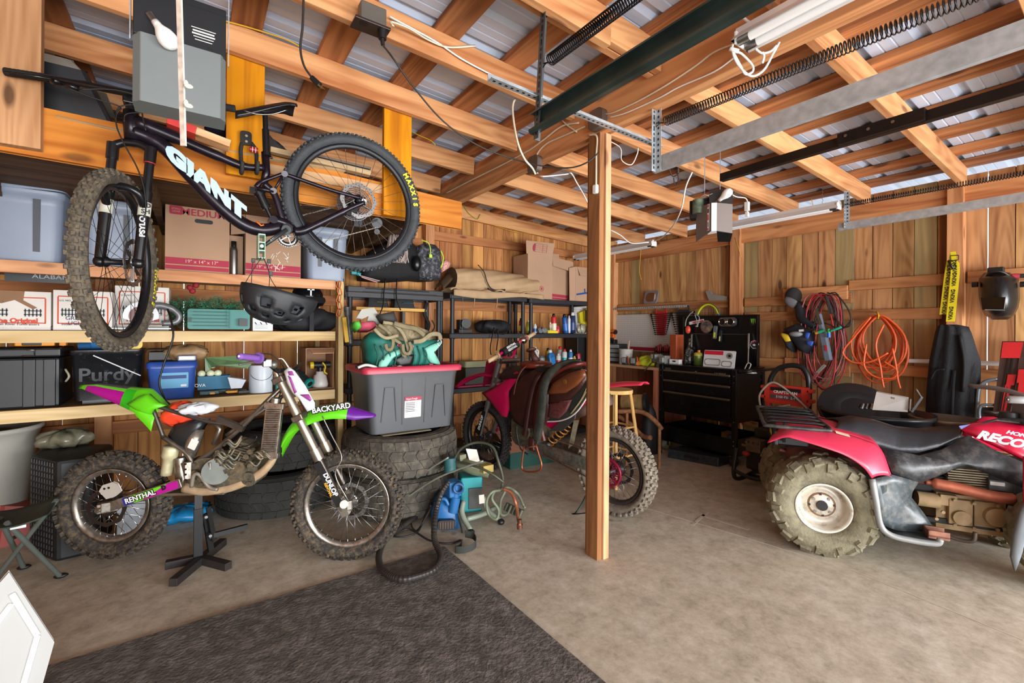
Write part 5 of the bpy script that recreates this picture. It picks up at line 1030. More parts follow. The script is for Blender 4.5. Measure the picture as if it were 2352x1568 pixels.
# ================================================================ four-wheeler
af=V((.5,-.866,0)).normalized();aq=V((-.866,-.5,0)).normalized();AP=V((2.98,1.10,0));AM=frame(af,-aq,(0,0,1),AP)
def ap(px,py,off=0):
 p=onP(px,py,AP-aq*off,aq);return AM.inverted()@p # local: x forward, y inward, z up
RED=mat('#c8314e',.35,0,.05);RED2=mat('#c4123a',.3,0,.04);PLB=mat('#2b2d30',.42,0,.2,8,dirt='#5d5c58',dirt_amt=.5);VIN=mat('#26282c',.38,0,.15,6,.15);MUD=mat('#9a825f',.75,.05,.3,10,.2);TYA=mat('#7a745c',.85,0,.25,10,.4,dirt='#5f594a',dirt_amt=.5)
at=thing('quad_bike','red and black four-wheeled quad bike with muddy knobbly tyres and front and rear racks','quad bike',M=AM)
def aobj(name,g,m,par=None,**k):return obj(name,g,m,par or at,**k)
def atv_wheel(x,y,R,w_,near=True,name='rear_wheel'):
 s=-1 if near else 1;C=V((x,y,R));M=frame((1,0,0),(0,0,1),(0,-1,0),C) # z outward for the near side
 if not near:M=frame((-1,0,0),(0,0,1),(0,1,0),C)
 g=G();h=w_/2;rim=.138 if near else .118
 g.lathe([(rim,-h*.75),(rim*1.3,-h*.95),(R*.8,-h),(R*.95,-h*.86),(R,-h*.5),(R*1.005,0),(R,h*.5),(R*.95,h*.86),(R*.8,h),(rim*1.3,h*.95),(rim,h*.75),(rim*.98,0)],60,M,closed=True)
 n=14
 for i in range(n):
  for(zz,off,tl,wl,yaw,ph)in((h*.42,0,.045,.06,25,0),(-h*.42,.5,.045,.06,-25,0),(h*.93,.25,.026,.045,0,62),(-h*.93,.75,.026,.045,0,-62),(h*.80,.75,.05,.04,15,40),(-h*.80,.25,.05,.04,-15,-40)):
   an=2*PI*(i+off)/n;rad=V((math.cos(an),math.sin(an),0));tn=V((-math.sin(an),math.cos(an),0));p=math.radians(ph);up=rad*math.cos(p)+V((0,0,1))*math.sin(p);lat=up.cross(tn);r_=R*(.995 if abs(ph)<1 else(.86 if abs(ph)>60 else .945))
   B_=M@frame(tn,lat,up,rad*r_+V((0,0,zz)))@rot('Z',yaw);g.box((0,0,.003),(tl,wl,.017),0,B_,taper=1.2)
 wh=aobj(name,g,TYA);g=G()
 g.lathe([(rim+.004,h*.80),(rim-.004,h*.82),(rim-.012,h*.72),(rim-.016,h*.3),(rim*.72,h*.12),(rim*.62,h*.22),(.062,h*.30),(.046,h*.38),(.0,h*.38)],44,M)
 aobj('rim',g,mat('#cfc8ba',.4,.15,.1,8,dirt='#8f8468',dirt_amt=.4),wh)
 g=G();g.lathe([(.0,h*.31),(.062,h*.305),(.072,h*.27),(.072,h*.25)],24,M);g.cyl(M@V((0,0,h*.3)),M@V((0,0,h*.5)),.03,.028,16,mi=1)
 for i in range(4):
  an=PI/4+i*PI/2+.1;c=M@V((.052*math.cos(an),.052*math.sin(an),h*.31));g.cyl(c,c+M.to_3x3()@V((0,0,.012)),.0085,n=6,mi=2);an+=PI/4;c=M@V((.056*math.cos(an),.056*math.sin(an),h*.30));g.box((0,0,0),(.022,.012,.006),1,M@frame((math.cos(an),math.sin(an),0),(-math.sin(an),math.cos(an),0),(0,0,1),(.056*math.cos(an),.056*math.sin(an),h*.305)))
 aobj('hub',g,[mat('#8a6a50',.6,.4,.3,20),BLACK,STEEL],wh);return wh
atv_wheel(-.02,.125,.278,.25,True);atv_wheel(-.02,.73,.278,.25,False)
atv_wheel(1.09,.13,.272,.19,True,'front_wheel');atv_wheel(1.09,.70,.272,.19,False,'front_wheel')
# rear fender: from outer lip to the body
def strip_between(A_,B_,n=10,mid=None,mats=None,name='fender',**k):
 A_=cv3(A_,4);B_=cv3(B_,4);m_=min(len(A_),len(B_))-1
 def at_(P,u):q=u*(len(P)-1);i=min(int(q),len(P)-2);return P[i]+(P[i+1]-P[i])*(q-i)
 g=G();
 def fn(u,v):p=at_(A_,u)*(1-v)+at_(B_,u)*v;return p+V((0,0,1))*((mid or 0)*math.sin(PI*v)**.7)
 g.sheet(fn,32,n);return aobj(name,g,mats,solid=.005,**k)
lip=[ap(a_,b_,o_)for a_,b_,o_ in((1763,1017,.02),(1801,1004,.0),(1830,1009,-.01),(1893,1028,-.02),(1944,1047,-.02),(1983,1073,-.02),(2002,1098,0))]
inn=[ap(a_,b_,o_)for a_,b_,o_ in((1785,995,.12),(1815,980,.16),(1870,982,.17),(1935,995,.16),(1985,1010,.15),(2022,1030,.13),(2048,1096,.07))]
strip_between(lip,inn,8,.015,RED,'rear_fender')
inn2=[p+V((0,.3 if i<5 else .12,.02))for i,p in enumerate(inn)]
strip_between(inn,inn2,6,.0,RED,'fender_deck')
far_l=[V((p.x,.855-p.y,p.z))for p in lip];far_i=[V((p.x,.855-p.y,p.z))for p in inn];strip_between(far_l,far_i,6,.015,RED,'rear_fender')
g=G();c=ap(1935,1003,.13);g.box((0,0,0),(.07,.035,.002),M=Mx.Translation(c+V((0,0,.018)))@rot('Y',14)@rot('X',10));aobj('fender_sticker',g,mat('#d9cfae',.5))
g=G();g.box((-.16,.42,.60),(.20,.34,.06));g.box((-.25,.42,.64),(.03,.5,.12));aobj('tail_box',g,BLACK,bevel=.01)
g=G();g.box((-.268,.30,.648),(.002,.12,.03));aobj('warning_sticker',g,mat('#cbb92a',.5))
# racks
def rack(x0,x1,y0,y1,z,nb,name,curl=True):
 g=G();g.tube(cv3([(x0+.03,y0,z),(x1-.05,y0,z),(x1,y0+.05,z),(x1-.01,(y0+y1)/2,z),(x1,y1-.05,z),(x1-.05,y1,z),(x0+.03,y1,z),(x0,y1-.05,z),(x0,(y0+y1)/2,z),(x0,y0+.05,z)],6,True),.0115,8,True)
 r=aobj(name,g,PLB)
 for i in range(nb):
  y=y0+(y1-y0)*(i+1)/(nb+1);g=G();g.tube([(x0,y,z),(x0+.05,y,z+.012),(x1-.05,y,z+.012),(x1,y,z)],.0095,8);aobj('rack_bar',g,mat('#17181a',.4),r)
 return r
r=rack(-.32,.02,.04,.80,.728,5,'rear_rack');rack(.95,1.38,.1,.74,.80,5,'front_rack')
g=G()
for(a_,b_)in(((.0,.12,.728),(.03,.15,.68)),((-.2,.2,.725),(-.2,.22,.6)),((-.2,.62,.725),(-.2,.6,.6))):g.tube([a_,b_],.009,6)
aobj('rack_stay',g,PLB,r)
# seat
def seatp(u,v):
 px=[(1925,968),(1960,960),(2010,968),(2060,984),(2120,990),(2175,985),(2205,985)];lo=[(1915,985),(1960,1003),(2010,1030),(2060,1045),(2110,1043),(2160,1030),(2212,1006)]
 q=u*6;i=min(int(q),5);t=q-i
 up=ap(px[i][0]+(px[i+1][0]-px[i][0])*t,px[i][1]+(px[i+1][1]-px[i][1])*t,.42);dn=ap(lo[i][0]+(lo[i+1][0]-lo[i][0])*t,lo[i][1]+(lo[i+1][1]-lo[i][1])*t,.26)
 x=up.x*(1-abs(v*2-1))+(dn.x if True else 0)*abs(v*2-1);a_=v*2-1;hw=.17*(1-.25*u);return V((up.x+(dn.x-up.x)*a_*a_,.425+a_*hw,dn.z+(up.z-dn.z)*(1-abs(a_)**3.2)))
g=G();g.sheet(lambda u,v:seatp(u,1-v),30,16);aobj('seat',g,VIN,solid=.02)
# side body panels (near and far)
def apoly(name,P,m,th=.012,off=None,bulge=.015,mirror=True,flipy=.855,par=None,bevel=0):
 L_=[ap(a_,b_,o_ if off is None else off)for a_,b_,*r_ in P for o_ in[(r_[0]if r_ else off)]]
 g=G();pil(g,L_,(0,-1,0),th,bulge,3);o=aobj(name,g,m,par,bevel=bevel)
 if mirror:g=G();pil(g,[V((p.x,flipy-p.y,p.z))for p in L_][::-1],(0,1,0),th,bulge,3);aobj(name,g,m,par)
 return o
apoly('body_panel',[(2025,1028,.13),(2060,1042,.20),(2112,1046,.25),(2165,1032,.27),(2212,1005,.28),(2226,1000,.27),(2290,1035,.24),(2352,1062,.2),(2400,1090,.2),(2400,1140,.2),(2352,1105,.22),(2300,1085,.25),(2245,1070,.27),(2190,1078,.25),(2130,1105,.2),(2110,1108,.16),(2050,1088,.09)],PLB,.01,bulge=.004)
apoly('leg_guard',[(2003,1100,.0),(2050,1090,.07),(2110,1107,.16),(2096,1130,.16),(2094,1142,.16),(2120,1175,.16),(2145,1212,.14),(2110,1222,.12),(2060,1218,.08),(2024,1205,.0),(2017,1160,.0)],mat('#3c4448',.35,0,.2,10,dirt='#6a6a64',dirt_amt=.5),.01,bulge=-.01)
g=G();g.tube(cv3([ap(2003,1100,-.01),ap(2012,1150,-.02),ap(2022,1205,-.02),ap(2045,1228,-.02),ap(2090,1240,-.02),ap(2150,1248,-.02),ap(2160,1238,-.02)],5),.016,8);aobj('guard_edge',g,mat('#8a8c8a',.45,.1,.2))
g=G();a=ap(2030,1228,.0);b=ap(2160,1240,.0);g.box(((a.x+b.x)/2,.09,.185),(b.x-a.x,.2,.012));aobj('foot_board',g,PLB,bevel=.004)
g=G();c=ap(2150,1228,.08);g.box(tuple(c),(.09,.08,.02));g.box(tuple(c+V((0,-.035,.015))),(.09,.01,.035));g.box(tuple(c+V((0,.035,.015))),(.09,.01,.035));g.box(tuple(c+V((-.04,0,.015))),(.01,.08,.035));aobj('foot_peg',g,mat('#8a5e4c',.6,.5,.3,20),bevel=.002)
g=G();g.tube(cv3([ap(2175,1230,.14),ap(2205,1240,.12),ap(2235,1242,.1),ap(2240,1222,.1)],5),.010,8);aobj('shift_lever',g,mat('#4a4038',.5,.5))
# tank cover
tk=apoly('tank_cover',[(2206,985,.30),(2235,972,.33),(2290,968,.36),(2352,970,.38),(2430,985,.38),(2440,1100,.30),(2400,1080,.3),(2352,1055,.26),(2290,1028,.28),(2230,1000,.30)],RED2,.02,bulge=.03,mirror=False)
g=G();g.loft([[ap(2210,984,.30),ap(2210,984,.56),ap(2212,978,.5),ap(2212,978,.36)],[ap(2290,966,.33),ap(2290,966,.53),ap(2290,960,.5),ap(2290,960,.36)],[ap(2430,985,.34),ap(2430,985,.52),ap(2430,962,.5),ap(2430,962,.36)]],smooth=True);tt=aobj('tank_top',g,PLB)
g=G();c=ap(2320,962,.44);g.cyl(c,c+V((0,0,.04)),.05,.042,20);aobj('fuel_cap',g,mat('#26282b',.45),bevel=.006)
g=G();g.plate([ap(2203,978,.3),ap(2240,972,.34),ap(2250,978,.34),ap(2210,986,.3)],(0,0,1),.004);aobj('ribbon',g,mat('#5f6fae',.6),tt)
up=V((-.10,0,1));d1=(ap(2345,1022,.24)-ap(2255,1000,.27));d1.y=0;d1.normalize();M=frame(d1,V((0,-1,0)).cross(d1),(0,-1,0),ap(2306,1010,.25)+V((0,-.028,0)))
txo('cover_lettering','RECON',.062,M,mat('#f2eef0',.4),tk,bold=.003,shear=.3,sx=1.15);txo('cover_lettering','HONDA',.026,M@tr(.05,.048,0),mat('#f2eef0',.4),tk,bold=.001,shear=.3,sx=1.3)
# front fender, flap
apoly('front_fender',[(2352,1050,.10),(2420,1010,.08),(2520,1020,.05),(2520,1130,.02),(2420,1110,.03),(2365,1160,.02),(2352,1175,.03)],RED2,.012,bulge=.02)
apoly('mud_flap',[(2362,1150,.0),(2345,1175,.0),(2330,1230,.0),(2324,1280,.0),(2333,1312,.0),(2345,1280,.0),(2356,1220,.0),(2400,1180,.0),(2400,1150,.0)],mat('#6d7377',.5,0,.15),.02,bulge=.01)
# engine
def aL(px,py,o_):return ap(px,py,o_)
g=G();c0=ap(2110,1150,.30);
def abox(x0,y0,x1,y1,o_,dep,mi=None,bev=0):
 a=ap(x0,y0,o_);b=ap(x1,y1,o_);g.box(((a.x+b.x)/2,o_+dep/2,(a.z+b.z)/2),(abs(b.x-a.x),dep,abs(b.z-a.z)),mi)
abox(2150,1130,2310,1235,.30,.28);abox(2180,1145,2235,1210,.265,.05);abox(2238,1150,2290,1215,.275,.05);abox(2160,1135,2200,1165,.27,.05)
a=ap(2285,1185,.28);g.cyl(a+V((0,.01,0)),a+V((0,-.03,0)),.055,.05,20);a=ap(2210,1190,.25);g.cyl(a+V((0,.02,0)),a+V((0,-.005,0)),.04,.04,20)
a=ap(2105,1143,.30);b=ap(2155,1150,.30);g.cyl(a,b,.042,n=18)
for px,py in((2192,1148),(2236,1155),(2192,1205),(2236,1212),(2290,1160),(2290,1215),(2165,1175),(2150,1190)):c=ap(px,py,.26);g.cyl(c,c+V((0,-.012,0)),.009,n=8)
en=aobj('engine',g,MUD,bevel=.008)
g=G()
for i in range(9):
 a=ap(2177+(i%2)*1,1075+i*5.5,.30);b=ap(2270,1083+i*5.5,.30);g.beam(a+V((0,.1,0)),b+V((0,.1,0)),.20,.006)
a=ap(2190,1080,.33);b=ap(2255,1125,.33);g.box(((a.x+b.x)/2,.40,(a.z+b.z)/2),(abs(b.x-a.x),.13,abs(a.z-b.z)));aobj('cylinder_fins',g,mat('#8d8068',.6,.3,.2,14),en)
g=G();g.tube(cv3([ap(2125,1106,.2),ap(2150,1110,.2),ap(2200,1120,.2),ap(2270,1137,.2),ap(2305,1143,.2),ap(2360,1148,.2)],5),[.014]*4+[.030]*19+[.016]*3,12);aobj('exhaust_pipe',g,mat('#8c4a33',.6,.4,.35,14),en)
g=G();a=ap(2270,1100,.28);b=ap(2330,1130,.28);g.box(((a.x+b.x)/2,.33,(a.z+b.z)/2),(b.x-a.x,.12,abs(a.z-b.z)));g.box(((a.x+b.x)/2-.02,.268,(a.z+b.z)/2+.01),(.06,.002,.02),1);aobj('battery_box',g,[mat('#57595a',.6),WHITE],bevel=.003)
g=G();g.tube([ap(1805,1038,.33),ap(1830,1041,.33),ap(1900,1052,.33),ap(1985,1075,.33)],[.05,.058,.058,.058],18);g.tube([ap(1985,1075,.33),ap(2040,1100,.33),ap(2130,1105,.25)],.018,8);g.cyl(ap(1790,1033,.33),ap(1806,1037,.33),.02);aobj('muffler',g,mat('#7d4f48',.5,.6,.3,10))
g=G();g.tube([(-.02,.2,.278),(-.02,.66,.278)],.022);g.box((-.02,.46,.27),(.14,.14,.14));g.tube([(.05,.42,.26),(.45,.42,.28)],.03);g.beam((.1,.3,.22),(1.1,.3,.22),.03,.03);g.beam((.1,.55,.22),(1.1,.55,.22),.03,.03);g.box((.55,.425,.38),(1.0,.16,.16));g.box((.6,.42,.55),(.9,.14,.08));g.tube([(1.09,.2,.27),(1.09,.62,.27)],.02);g.beam((.95,.3,.2),(1.2,.3,.45),.03,.03);aobj('chassis',g,mat('#1c1b1a',.6,.2,.3,20),bevel=.004)
g=G();P=[]
for i in range(61):an=2*PI*i/10;P.append((.38+.035*math.cos(an),.27+.035*math.sin(an),.24+i*.0022))
g.tube(P,.006,6);aobj('rubber_bellows',g,BLACK)
g=G();gq=AM.inverted()@onD(2322,917,2.02);g.tube(cv3([gq,gq+V((.12,.05,-.01)),gq+V((.22,.18,-.04)),gq+V((.24,.30,-.04)),gq+V((.16,.45,0)),gq+V((.08,.6,0))],5),.012,8);g.box((1.02,.42,.88),(.12,.12,.12));hb=aobj('handlebar',g,mat('#8b8d90',.4,.6),bevel=.0)
gp_=AM.inverted()@onD(2316,917,2.02);g=G();g.tube([gp_,gp_+V((.12,.02,0))],.017,12);g.cyl(gp_-V((.001,0,0)),gp_-V((.004,0,0)),.007,n=12,mi=1);aobj('grip',g,[mat('#9fa1a2',.5),CHROME],hb)
# ---- black hose etc. of the pressure washer stand behind (see below)
# ================================================================ tyres
TR=mat('#47423a',.85,0,.25,8,.35,dirt='#6d6656',dirt_amt=.5);TRD=mat('#2a2a26',.85,0,.3,8,.35)
def cartire(C,R,W,m,label,rz=0,tilt=0,grp='car tyres in the two stacks'):
 M=Mx.Translation(C)@rot('Z',rz)@rot('X',tilt);t=thing('car_tyre',label,'tyre',M=M,group=grp);h=W/2;g=G()
 g.lathe([(R*.60,-h*.75),(R*.66,-h*.9),(R*.84,-h),(R*.955,-h*.88),(R,-h*.72),(R*1.003,0),(R,h*.72),(R*.955,h*.88),(R*.84,h),(R*.66,h*.9),(R*.60,h*.75),(R*.62,h*.6),(R*.9,h*.55),(R*.9,-h*.55),(R*.62,-h*.6)],72,None,closed=True)
 n=30
 for i in range(n):
  for row,(z0,z1,off,sk)in enumerate(((-h*.86,-h*.50,0,.10),(-h*.46,-h*.06,.5,-.6),(-h*.03,h*.42,0,.6),(h*.47,h*.86,.5,-.10))):
   a0=2*PI*(i+off)/n;d_=2*PI/n*.86;k_=2*PI/n*sk;r0=R*.985;r1=R*1.022
   if row in(0,3):P=[(a0,z0),(a0+d_,z0),(a0+d_+k_,z1),(a0+k_,z1)]
   else:zm=(z0+z1)/2;P=[(a0+d_*.2,z0),(a0+d_*.9,z0),(a0+d_+k_*.2,zm),(a0+d_*.8+k_*.4,z1),(a0+k_*.4,z1),(a0,zm)]
   q=len(P);edge=lambda z:1-.05*max(0,(abs(z)/h-.72)/.28)
   vs=[(r*edge(z)*math.cos(a_),r*edge(z)*math.sin(a_),z)for r in(r0,r1)for a_,z in P]
   g.add(vs,[tuple(range(q,2*q))]+[(j,(j+1)%q,q+(j+1)%q,q+j)for j in range(q)],False)
 obj('tread',g,m,t);g=G();
 for r_,z_ in((R*.74,h*.975),(R*.90,h*.955)):g.lathe([(r_-.004,z_-.004),(r_,z_+.003),(r_+.004,z_-.004)],60,None)
 obj('sidewall_ring',g,m,t);return t
cT=onD(922,1150,3.42);cx,cy=cT.x,cT.y
cartire((cx,cy,.140),.40,.28,TR,'lower tyre of the right pair stacked under the red-lidded tote',10)
cartire((cx-.01,cy,.425),.41,.28,TR,'large muddy tyre directly under the grey tote with red lid',47)
cL=onD(648,1150,3.42)
cartire((cL.x-.02,cL.y+.02,.140),.40,.28,TRD,'dark tyre lying flat on the floor behind the green dirt bike',20)
cartire((cL.x+.03,cL.y+.12,.425),.40,.28,TRD,'dark tyre atop the left pair, behind the green fender',33)
# ================================================================ timber shelving against the back wall, left of the tyres
YS=3.60
PLS=wood('#b99a5c','#d9c08a','x',.3,tint=.06);PLT=wood('#b0733d','#d8a06c','x',.35,tint=.05);PLZ=wood('#b09558','#cfb980','z',.2,tint=.05)
su=thing('timber_shelving','long home-built timber shelving with three deep shelves along the back wall','shelving',(-.6,4.0,0))
for(z0,z1,m)in((1.594,1.662,PLT),(1.208,1.277,PLS),(.768,.838,PLS)):
 g=G();g.box((-.81,YS+.019,(z0+z1)/2),(3.36,.038,z1-z0));wo_('front_rail',g,m,su,bevel=.002)
 g=G();g.box((-.81,4.03,z1-.009),(3.36,.80,.018));wo_('shelf_deck',g,wood('#7d6140','#a98b5e','x',.2),su)
for x in(.90,-2.45):
 for y in(YS+.045+(.0 if x>0 else .03),4.40):
  g=G();g.box((x+(0.012 if y<4 else 0),y,.83),(.038,.088,1.66));wo_('upright',g,PLZ,su,bevel=.002)
def xs(px,y=YS+.03,py=700):return onY(px,py,y).x
def zs_(px,py,y=YS+.03):return onY(px,py,y).z
CARD=mat('#b08e72',.8,0,.05,4);CARDD=mat('#8d6c50',.85);REDP=mat('#a52f45',.75);GRP=mat('#3f9a6b',.75)
def ctn(label,x0,x1,y0,dep,z0,z1,m=CARD,rz=0,name='cardboard_box',open_=False,grp=None):
 t=thing(name,label,'box',((x0+x1)/2,y0+dep/2,z0),rz,grp);w_=x1-x0;h=z1-z0
 g=G();tk_=.005
 if open_:
  g.box((0,0,tk_/2),(w_,dep,tk_));g.box((0,-dep/2,h/2),(w_,tk_,h));g.box((0,dep/2,h/2),(w_,tk_,h));g.box((-w_/2,0,h/2),(tk_,dep,h));g.box((w_/2,0,h/2),(tk_,dep,h))
 else:g.box((0,0,h/2),(w_,dep,h));g.box((0,0,h+.0015),(w_*.96,.05,.001))
 obj('body',g,m,t,bevel=.004 if not open_ else 0);t['w']=w_;t['h']=h;t['d']=dep;return t
def fr_(t,x,z,off=.003):
 return frame((1,0,0),(0,0,1),(0,-1,0),(x,-t['d']/2-off,z))
def band(t,z0,z1,m,x0=None,x1=None,name='printed_band',off=.0015):
 g=G();x0=-t['w']/2+.002 if x0 is None else x0;x1=t['w']/2-.002 if x1 is None else x1;g.box(((x0+x1)/2,-t['d']/2-off,(z0+z1)/2),(x1-x0,.0012,z1-z0));return obj(name,g,m,t)
def tlab(t,s,x,z,size,m,**k):return txo('lettering',s,size,fr_(t,x,z,.0035),m,t,ext=.0004,**k)
TOT=mat('#8c98ab',.4,0,.05,4);TOTD=mat('#3c4048',.45)
def tote(label,x0,x1,y0,dep,z0,z1,m=TOT,lidm=None,ribs=(),tilt=0,name='storage_tote',grp=None,rz=0,lidh=.03):
 t=thing(name,label,'storage bin',((x0+x1)/2,y0+dep/2,z0),rz,grp);w_=x1-x0;h=z1-z0-lidh;s_=.90
 def ring(sx,sy,z):return[(x*sx,y*sy,z)for x,y in rr(w_-.03,dep-.03,.05,4)]
 g=G();g.loft([ring(s_,s_,0),ring(.97,.97,h*.8),ring(.98,.98,h-.035),ring(1.03,1.03,h-.03),ring(1.03,1.03,h)]);obj('body',g,m,t)
 for rx in ribs:g=G();g.beam((rx*w_*.46,-dep/2+.045,.02),(rx*w_*.5,-dep/2+.016,h-.05),.03,.012,up=(0,1,0));obj('rib',g,TOTD,t)
 g=G();g.loft([ring(1.06,1.06,h),ring(1.07,1.07,h+lidh*.7),ring(1.03,1.03,h+lidh),ring(.9,.9,h+lidh)]);g.v=[tuple(Mx.Translation((0,0,h))@rot('Y',tilt)@Mx.Translation((0,0,-h))@V(p))for p in g.v];obj('lid',g,lidm or m,t);t['w']=w_;t['h']=h;t['d']=dep;return t
yb=YS+.05
tote('grey-blue tote with loose lid at the far end of the top shelf',xs(-75,yb),xs(150,yb),yb,.5,1.664,zs_(150,432,yb),ribs=(-.55,.35),tilt=-2.5)
tote('grey-blue tote on the top shelf behind the front bicycle wheel',xs(172,yb),xs(330,yb),yb+.02,.5,1.664,zs_(200,450,yb),ribs=(-.3,.45))
b=ctn('brown moving box marked MEDIUM between the totes on the top shelf',xs(378,yb),xs(526,yb),yb,.42,1.664,zs_(378,450,yb))
band(b,.045,.088,REDP);band(b,.012,.038,REDP);tlab(b,'19" x 14" x 17"',.02,.067,.03,mat('#d9bda9',.8));tlab(b,'MEDIUM',.03,b['h']-.085,.060,REDP,sx=1.1,bold=.001)
g=G();M=fr_(b,-b['w']*.34,b['h']-.08,.002);g.prism(rr(.07,.055,.01),0,.001,M);lo=obj('logo_patch',g,REDP,b);txo('logo_lettering','SMALL\nGEAR',.017,M@tr(0,0,.0015),CARD,lo,ext=.0003)
g=G();g.prism(rr(.10,.026,.012),-.001,.001,fr_(b,.03,b['h']-.135,.002));obj('hand_hole',g,BLACK,b)
g=G();cx_=(xs(528,yb)+xs(546,yb))/2;r_=(xs(546,yb)-xs(528,yb))/2;hh=zs_(537,552,yb)-1.662;g.lathe([(0,0),(r_*.95,0),(r_,.01),(r_,hh*.72),(r_*.8,hh*.82),(r_*.6,hh*.84)],20,Mx.Translation((cx_,yb+.04,1.662)));g.lathe([(r_*.7,hh*.84),(r_*.7,hh),(0,hh)],16,Mx.Translation((cx_,yb+.04,1.662)),mi=1)
tag(obj('steel_bottle',g,[STEEL,BLACK]),'brushed steel drinking bottle with dark cap between two cardboard boxes','bottle')
b=ctn('crumpled brown moving box with torn red stripe behind the crank arm',xs(563,yb),xs(690,yb),yb,.44,1.664,zs_(600,488,yb))
band(b,.045,.088,REDP);band(b,.012,.038,REDP);tlab(b,'19" x 14" x 17"',-.02,.067,.03,mat('#d9bda9',.8));g=G();
random.seed(2)
for i in range(16):x=random.uniform(-.03,.09);z=random.uniform(.02,.16);g.beam((x,-b['d']/2-.003,z),(x+random.uniform(-.03,.03),-b['d']/2-.003,z+.03),.004,.001,up=(0,1,0))
obj('tape_scuff',g,mat('#e0d6cb',.5),b)
g=G();g.plate([(-b['w']/2-.002,-b['d']/2+.002,b['h']),(-b['w']/2-.085,-b['d']/2+.05,b['h']+.0),(-b['w']/2-.085,-b['d']/2+.05,b['h']-.17),(-b['w']/2-.002,-b['d']/2+.002,b['h']-.16)],(0,-1,0),.004);g.box((-b['w']/2-.05,.04,b['h']/2-.08),(.085,b['d']*.7,b['h']-.17));obj('side_flap',g,CARD,b)
t=tote('grey-blue tote at the right end of the top shelf behind the rear wheel',xs(700,yb),xs(800,yb)+.02,yb+.01,.45,1.664,zs_(750,520,yb),ribs=(-.35,.35))
g=G();g.box((-.02,-t['d']/2+.014,t['h']*.72),(.10,.002,.09));obj('sticker',g,mat('#b9c9d8',.5),t)
# ---- middle shelf
z0=1.279;FRW=mat('#d9d6cf',.7,0,.04);REDO=mat('#c94a30',.7);INK=mat('#3a3f48',.8)
def fruitbox(label,a,b_,top,y,handw=False,torn=False):
 t=ctn(label,xs(a,y),xs(b_,y),y,.32,z0,zs_((a+b_)/2,top,y),FRW,name='fruit_box');w_=t['w'];h=t['h']
 g=G();yy=-t['d']/2-.0015
 for(x,z,dx_,dz_)in((0,h-.035,w_*.84,.006),(0,.04,w_*.84,.006),(-w_*.42,h/2,.006,h-.075),(w_*.42,h/2,.006,h-.075)):g.box((x,yy,z),(dx_,.0012,dz_))
 obj('printed_border',g,REDO,t);g=G()
 for sx_ in(-1,1):
  for z in(h*.40,h*.50):g.box((sx_*w_*.24,yy-.001,z),(w_*.26,.001,.005))
  for i in range(5):g.box((sx_*w_*.24+(i-2)*w_*.055,yy-.001,h*.45),(.005,.001,h*.2))
 obj('printed_fence',g,INK,t)
 if handw:
  for s,x,z,sz in(('GREEN',-.03,h*.30,.03),('LIGHTS',-.02,h*.18,.028),('new',.0,h-.018,.02)):tlab(t,s,x,z,sz,mat('#2a2f5a',.8))
  tlab(t,'The',.02,h*.18,.03,REDO,bold=.002)
 else:tlab(t,'The Original',0,h*.24,.034,REDO,bold=.0015)
 tlab(t,'Indian River Fundraisers',0,h*.15,.019,INK);tlab(t,'U.S. NO. 1',-w_*.28,h-.06,.014,INK)
 if torn:
  g=G();g.plate([(-w_*.48,yy-.001,h),(w_*.12,yy-.001,h),(w_*.10,yy-.001,h-.05),(w_*.3,yy-.001,h-.09),(w_*.24,yy-.001,h-.10),(-w_*.02,yy-.001,h-.05),(-w_*.2,yy-.001,h-.07),(-w_*.48,yy-.001,h-.06)][::-1],(0,-1,0),.001);obj('torn_patch',g,CARDD,t)
 return t
fruitbox('white fruit box with torn cardboard corner at the end of the middle shelf',-48,117,668,yb,torn=True)
fruitbox('white fruit box with blue handwriting, partly behind the front bicycle wheel',122,258,668,yb,handw=True)
fruitbox('white fruit box behind the circular saw on the middle shelf',264,388,658,yb+.14)
g=G();g.box((xs(60,yb),yb+.06,z0+.012),(.24,.12,.02));tag(obj('tablet_case',g,mat('#23262b',.5),bevel=.004),'thin dark flat case under the edge of the torn fruit box','case')
# licence plate
pl=onY(100,634,3.72);t=thing('licence_plate','black licence plate reading ALABAMA under the top shelf','licence plate',pl);g=G();M=frame((1,0,0),(0,0,1),(0,-1,0),(0,0,0));g.prism(rr(.31,.075,.01),0,.002,M);obj('plate',g,mat('#101216',.35),t);txo('lettering','ALABAMA',.034,M@tr(.045,-.004,.003),mat('#9da3a8',.5),t,sx=1.2)
# circular saw
sw=thing('circular_saw','silver circular saw with round guard seen through the front bicycle wheel','saw',onY(325,757,yb+.02))
c=V((0,0,.085));g=G();M=frame((1,0,0),(0,0,1),(0,-1,0),c);g.prism(circ(.088,32,0,0,-10,190)+[(-.05,-.03),(.05,-.03)],-.02,.025,M);obj('upper_guard',g,mat('#8f8f90',.35,.7,.1),sw,bevel=.004)
g=G();g.cyl(c+V((0,-.028,0)),c+V((0,-.036,0)),.06,n=28);obj('lower_guard',g,mat('#5c4240',.4,.5),sw,bevel=.003)
g=G();g.cyl(c+V((0,-.036,0)),c+V((0,-.05,0)),.022,n=16);obj('blade_bolt',g,mat('#a04a3a',.4,.4),sw)
g=G();g.box((0,.02,.008),(.30,.15,.005));obj('base_plate',g,STEEL,sw)
g=G();g.tube(cv3([(.05,.02,.15),(.10,.02,.155),(.16,.02,.13),(.19,.02,.09),(.17,.02,.05),(.10,.02,.04)],5),[.022]*10+[.018]*16,10);obj('handle',g,mat('#77797b',.4,.4),sw)
g=G();g.cyl((0,.03,.10),(0,.14,.10),.045,n=20);obj('motor',g,mat('#8a8a8c',.4,.6),sw)
